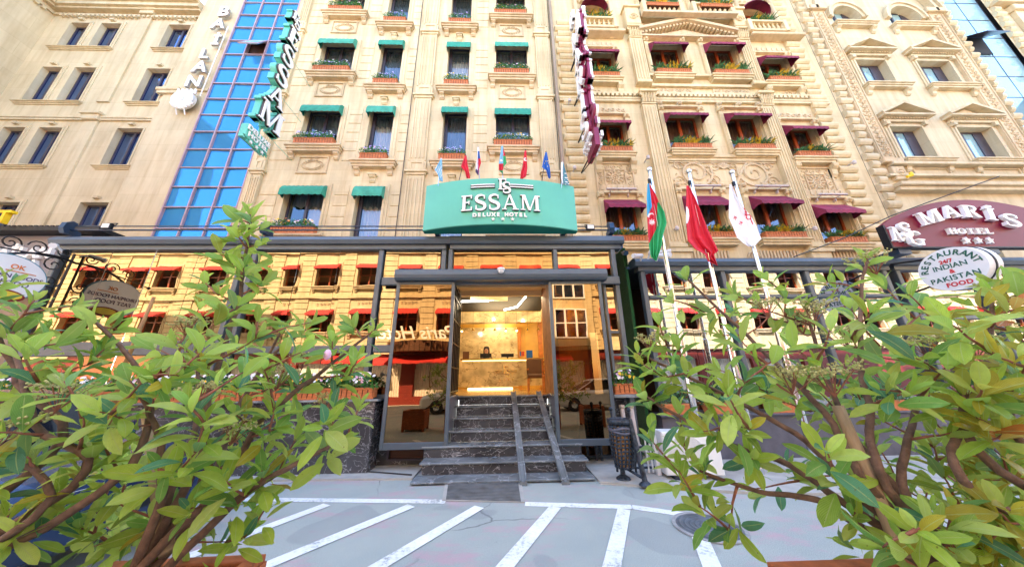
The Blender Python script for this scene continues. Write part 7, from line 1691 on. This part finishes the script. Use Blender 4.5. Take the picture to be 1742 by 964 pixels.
    for pts, rs, big in twigs: m_ = MB(); m_.tube(pts, rs, 6); m_.build('twig', 'twig', root, smooth=True)
    for (x, y, Y, s_) in blooms:
        c = at(x, y, Y); m_ = MB(); bt = c - Vector((0, 0, .09 * s_ + .03)); m_.mats = ['twig', 'bud']; tops = []
        best = min(nodes, key=lambda nd: (nd[0] - bt).length); m_.tube([best[0], best[0].lerp(bt, .6) + Vector((0, 0, -.01)), bt], .0032, 5)
        for k in range(9):
            a = 2 * pi * k / 9 + rnd_.uniform(-.2, .2); r = rnd_.uniform(.02, .07) * s_; e = bt + Vector((cos(a) * r, sin(a) * r, rnd_.uniform(.05, .09) * s_)); m_.cur = 0; m_.tube([bt, e], .0016, 4)
            for j in range(11):
                f = e + Vector((rnd_.uniform(-1, 1), rnd_.uniform(-1, 1), rnd_.uniform(-.3, .8))) * .024 * s_; m_.cur = 1; m_.tube([e, f], .0009, 3); m_.ball(f, rnd_.uniform(.0028, .0048) * s_, 5)
        m_.build('flower_cluster', None, root)
    print('shrub', label[:20], 'tips', len(tips), 'leaves', len(Fc) // 28)
    return root
PA = [(425, 352), (385, 420), (352, 470), (305, 560), (235, 600), (205, 660), (150, 760), (120, 850), (140, 930), (230, 960), (330, 930), (400, 925), (432, 860), (510, 792), (585, 742), (600, 690), (598, 650), (648, 592), (650, 545), (600, 535), (545, 545), (500, 560), (472, 500), (455, 420)]
HA = [(225, 800), (440, 770), (440, 960), (225, 960)]
make_shrub('tall broad leaved shrub left of the entrance with one long upright spike', (-1.42, 1.42, .70),
           [[(330, 800, 1.42), (362, 650, 1.45), (408, 500, 1.5), (425, 365, 1.5)], [(370, 830, 1.4), (450, 710, 1.42), (550, 630, 1.5), (640, 560, 1.6)], [(325, 850, 1.45), (380, 740, 1.5), (450, 620, 1.6), (520, 560, 1.65)], [(405, 850, 1.4), (500, 790, 1.4), (590, 745, 1.5)], [(275, 840, 1.35), (262, 720, 1.3), (215, 640, 1.25)], [(300, 800, 1.5), (340, 700, 1.6), (330, 560, 1.6)], [(345, 860, 1.5), (395, 720, 1.6), (480, 560, 1.65)]],
           [PA, HA, [(170, 700), (300, 680), (340, 800), (180, 860)]], 90, 29, (1.15, 1.95), 11,
           [(402, 398, 1.45), (440, 415, 1.5), (405, 372, 1.5), (448, 385, 1.5), (375, 425, 1.48), (415, 455, 1.42), (372, 500, 1.45), (440, 540, 1.4), (395, 450, 1.5), (452, 480, 1.55), (405, 520, 1.4), (348, 480, 1.55), (372, 545, 1.35), (300, 585, 1.3), (530, 548, 1.5), (565, 580, 1.45), (600, 555, 1.6), (590, 640, 1.5), (612, 690, 1.6), (560, 762, 1.5), (250, 640, 1.15), (170, 700, 1.1), (320, 690, 1.1), (415, 915, 1.45), (455, 860, 1.45)],
           warm=.03, blooms=[(330, 528, 1.4, 1.0), (480, 612, 1.4, 1.1), (405, 700, 1.3, 1.0), (350, 640, 1.2, .9), (560, 660, 1.5, .9), (520, 590, 1.6, .9)])
PB = [(0, 470), (60, 480), (135, 515), (210, 535), (225, 580), (160, 640), (215, 700), (180, 800), (120, 900), (60, 964), (-80, 964), (-80, 470)]
make_shrub('shrub cut by the left edge of the picture with pale thick stems', (-2.55, 1.25, .55),
           [[(80, 780, 1.3), (30, 650, 1.3), (-20, 520, 1.35)], [(120, 830, 1.25), (60, 720, 1.2), (20, 560, 1.3)], [(170, 840, 1.25), (240, 650, 1.35), (160, 545, 1.3)], [(60, 880, 1.2), (-30, 760, 1.2)]],
           [PB, [(0, 790), (200, 760), (200, 964), (0, 964)], [(-10, 650), (195, 665), (200, 745), (-10, 750)]], 44, 37, (1.05, 1.6), 12, [(60, 510, 1.3), (130, 520, 1.35), (200, 560, 1.35), (20, 480, 1.3), (110, 580, 1.2), (40, 600, 1.15), (150, 620, 1.3)], warm=.06, blooms=[(25, 690, 1.15, 1.2), (120, 640, 1.2, 1.0)])
PC = [(1068, 592), (1095, 545), (1128, 475), (1160, 445), (1188, 480), (1215, 520), (1290, 455), (1340, 475), (1400, 470), (1470, 430), (1505, 480), (1560, 490), (1600, 545), (1640, 600), (1660, 700), (1700, 760), (1700, 900), (1600, 960), (1480, 960), (1380, 930), (1290, 900), (1215, 800), (1180, 900), (1150, 800), (1080, 745), (1062, 680), (1110, 650)]
HC = [(1100, 700), (1330, 700), (1500, 960), (1290, 960), (1210, 940), (1090, 850)]
make_shrub('broad leaved shrub right of the entrance reaching across the flagpoles', (1.72, 1.22, .70),
           [[(1490, 840, 1.22), (1400, 700, 1.28), (1290, 590, 1.4), (1165, 470, 1.5)], [(1470, 850, 1.25), (1370, 750, 1.3), (1230, 670, 1.38), (1085, 600, 1.42)], [(1510, 830, 1.2), (1478, 690, 1.25), (1462, 560, 1.3), (1475, 440, 1.35)], [(1460, 870, 1.28), (1340, 790, 1.32), (1220, 745, 1.36), (1095, 672, 1.4)], [(1540, 850, 1.2), (1560, 700, 1.25), (1600, 560, 1.3)], [(1470, 900, 1.3), (1390, 850, 1.32), (1290, 835, 1.36), (1190, 800, 1.4)], [(1530, 840, 1.3), (1440, 720, 1.4), (1390, 600, 1.45), (1370, 520, 1.5)]],
           [PC, HC], 99, 31, (1.05, 1.8), 23,
           [(1120, 545, 1.45), (1140, 510, 1.5), (1200, 530, 1.5), (1225, 570, 1.5), (1095, 620, 1.4), (1130, 640, 1.35), (1300, 470, 1.4), (1335, 500, 1.45), (1405, 480, 1.4), (1290, 520, 1.5), (1545, 500, 1.3), (1105, 745, 1.35), (1155, 800, 1.3), (1190, 860, 1.3), (1240, 900, 1.3), (1280, 780, 1.3), (1230, 720, 1.3), (1500, 930, 1.05), (1560, 900, 1.0), (1620, 860, 1.1)],
           warm=.05, blooms=[(1475, 425, 1.35, 1.15), (1295, 500, 1.4, 1.0), (1370, 505, 1.4, 1.25), (1425, 545, 1.3, 1.0), (1330, 605, 1.2, 1.3), (1400, 610, 1.15, 1.2), (1355, 530, 1.5, 1.0), (1100, 560, 1.45, .8), (1560, 560, 1.3, 1.1), (1620, 620, 1.2, 1.1)])
PD = [(1600, 560), (1640, 500), (1700, 465), (1800, 470), (1800, 964), (1640, 964), (1660, 800), (1650, 700), (1620, 620)]
make_shrub('yellowing shrub cut by the right edge of the picture', (2.75, 1.05, .60),
           [[(1700, 800, 1.1), (1680, 640, 1.15), (1690, 500, 1.2)], [(1760, 780, 1.1), (1770, 600, 1.2)], [(1680, 850, 1.1), (1640, 700, 1.15), (1615, 580, 1.2)]],
           [PD], 60, 32, (.95, 1.45), 34, [(1655, 520, 1.2), (1690, 480, 1.25), (1735, 490, 1.2), (1640, 600, 1.15)], warm=.40, blooms=[(1700, 470, 1.25, 1.2), (1640, 560, 1.2, 1.0)])
def planter(cx, cy, w_, z1, rz, label):
    r = thing('planter_box', (cx, cy, 0), label, 'planter', 'wooden planters holding the shrubs'); T_ = frame_at(cx, cy, 0, rz=rz); h = w_ / 2
    m_ = MB(); m_.T = T_
    for s_ in (-1, 1): m_.box(-h, h, s_ * h - .014, s_ * h + .014, .06, z1 - .03); m_.box(s_ * h - .0141, s_ * h + .0139, -h + .015, h - .015, .06, z1 - .03)
    m_.build('panel', 'planter_wood', r)
    m_ = MB(); m_.T = T_
    for s_ in (-1, 1): m_.box(-h - .03, h + .03, s_ * h - .03, s_ * h + .03, z1 - .029, z1, .005); m_.box(s_ * h - .03, s_ * h + .03, -h + .031, h - .031, z1 - .029, z1 - .0005, .005)
    m_.build('rim', 'planter_wood', r, bevel=.004)
    for sx in (-1, 1):
        for sy in (-1, 1): m_ = MB(); m_.T = T_; m_.box(sx * h - .035, sx * h + .035, sy * h - .035, sy * h + .035, 0, z1 - .03); m_.build('leg', 'planter_wood', r)
    m_ = MB(); m_.T = T_; n = 14; vs_ = []; rr_ = random.Random(4)
    for j in range(n + 1):
        for i in range(n + 1): vs_.append((-h + .02 + (2 * h - .04) * i / n, -h + .02 + (2 * h - .04) * j / n, z1 - .08 + rr_.uniform(-.012, .015)))
    m_.add(vs_, [(j * (n + 1) + i, j * (n + 1) + i + 1, (j + 1) * (n + 1) + i + 1, (j + 1) * (n + 1) + i) for j in range(n) for i in range(n)]); m_.build('soil', 'soil', r)
planter(-1.43, 1.39, .60, .74, .03, 'reddish wooden planter under the tall left shrub'); planter(1.46, 1.20, .62, .74, .0, 'reddish wooden planter under the right shrub')
planter(-2.75, 1.2, .6, .60, 0, 'wooden planter of the shrub at the left edge'); planter(2.95, 1.0, .6, .62, 0, 'wooden planter of the yellowing shrub at the right edge')
m_ = MB(); m_.tube([at(285, 940, 1.42), at(262, 800, 1.55), at(250, 700, 1.6)], [.024, .022, .021], 9); tag(m_.build('stake', 'stake_wood', smooth=True), 'pale wooden stake standing in the left planter', 'stake')
m_ = MB(); m_.tube([at(1535, 945, 1.2), at(1500, 860, 1.22), at(1425, 690, 1.28)], [.022, .021, .020], 9); tag(m_.build('stake', 'stake_wood', smooth=True), 'pale wooden stake leaning left in the right planter', 'stake')
m_ = MB(); m_.tube([at(185, 720, 1.9), at(212, 620, 1.9), at(262, 505, 1.9)], [.012, .011, .009], 7); tag(m_.build('cane', 'cane', smooth=True), 'thin brown cane leaning right among the left leaves', 'cane')
m_ = MB(); c = at(557, 603, 1.35); m_.ball(c, .016, 10, 1.5); tag(m_.build('bud', 'petal_pink', smooth=True), 'pink red flower bud among the left shrub leaves', 'flower')
bpy.context.view_layer.update()
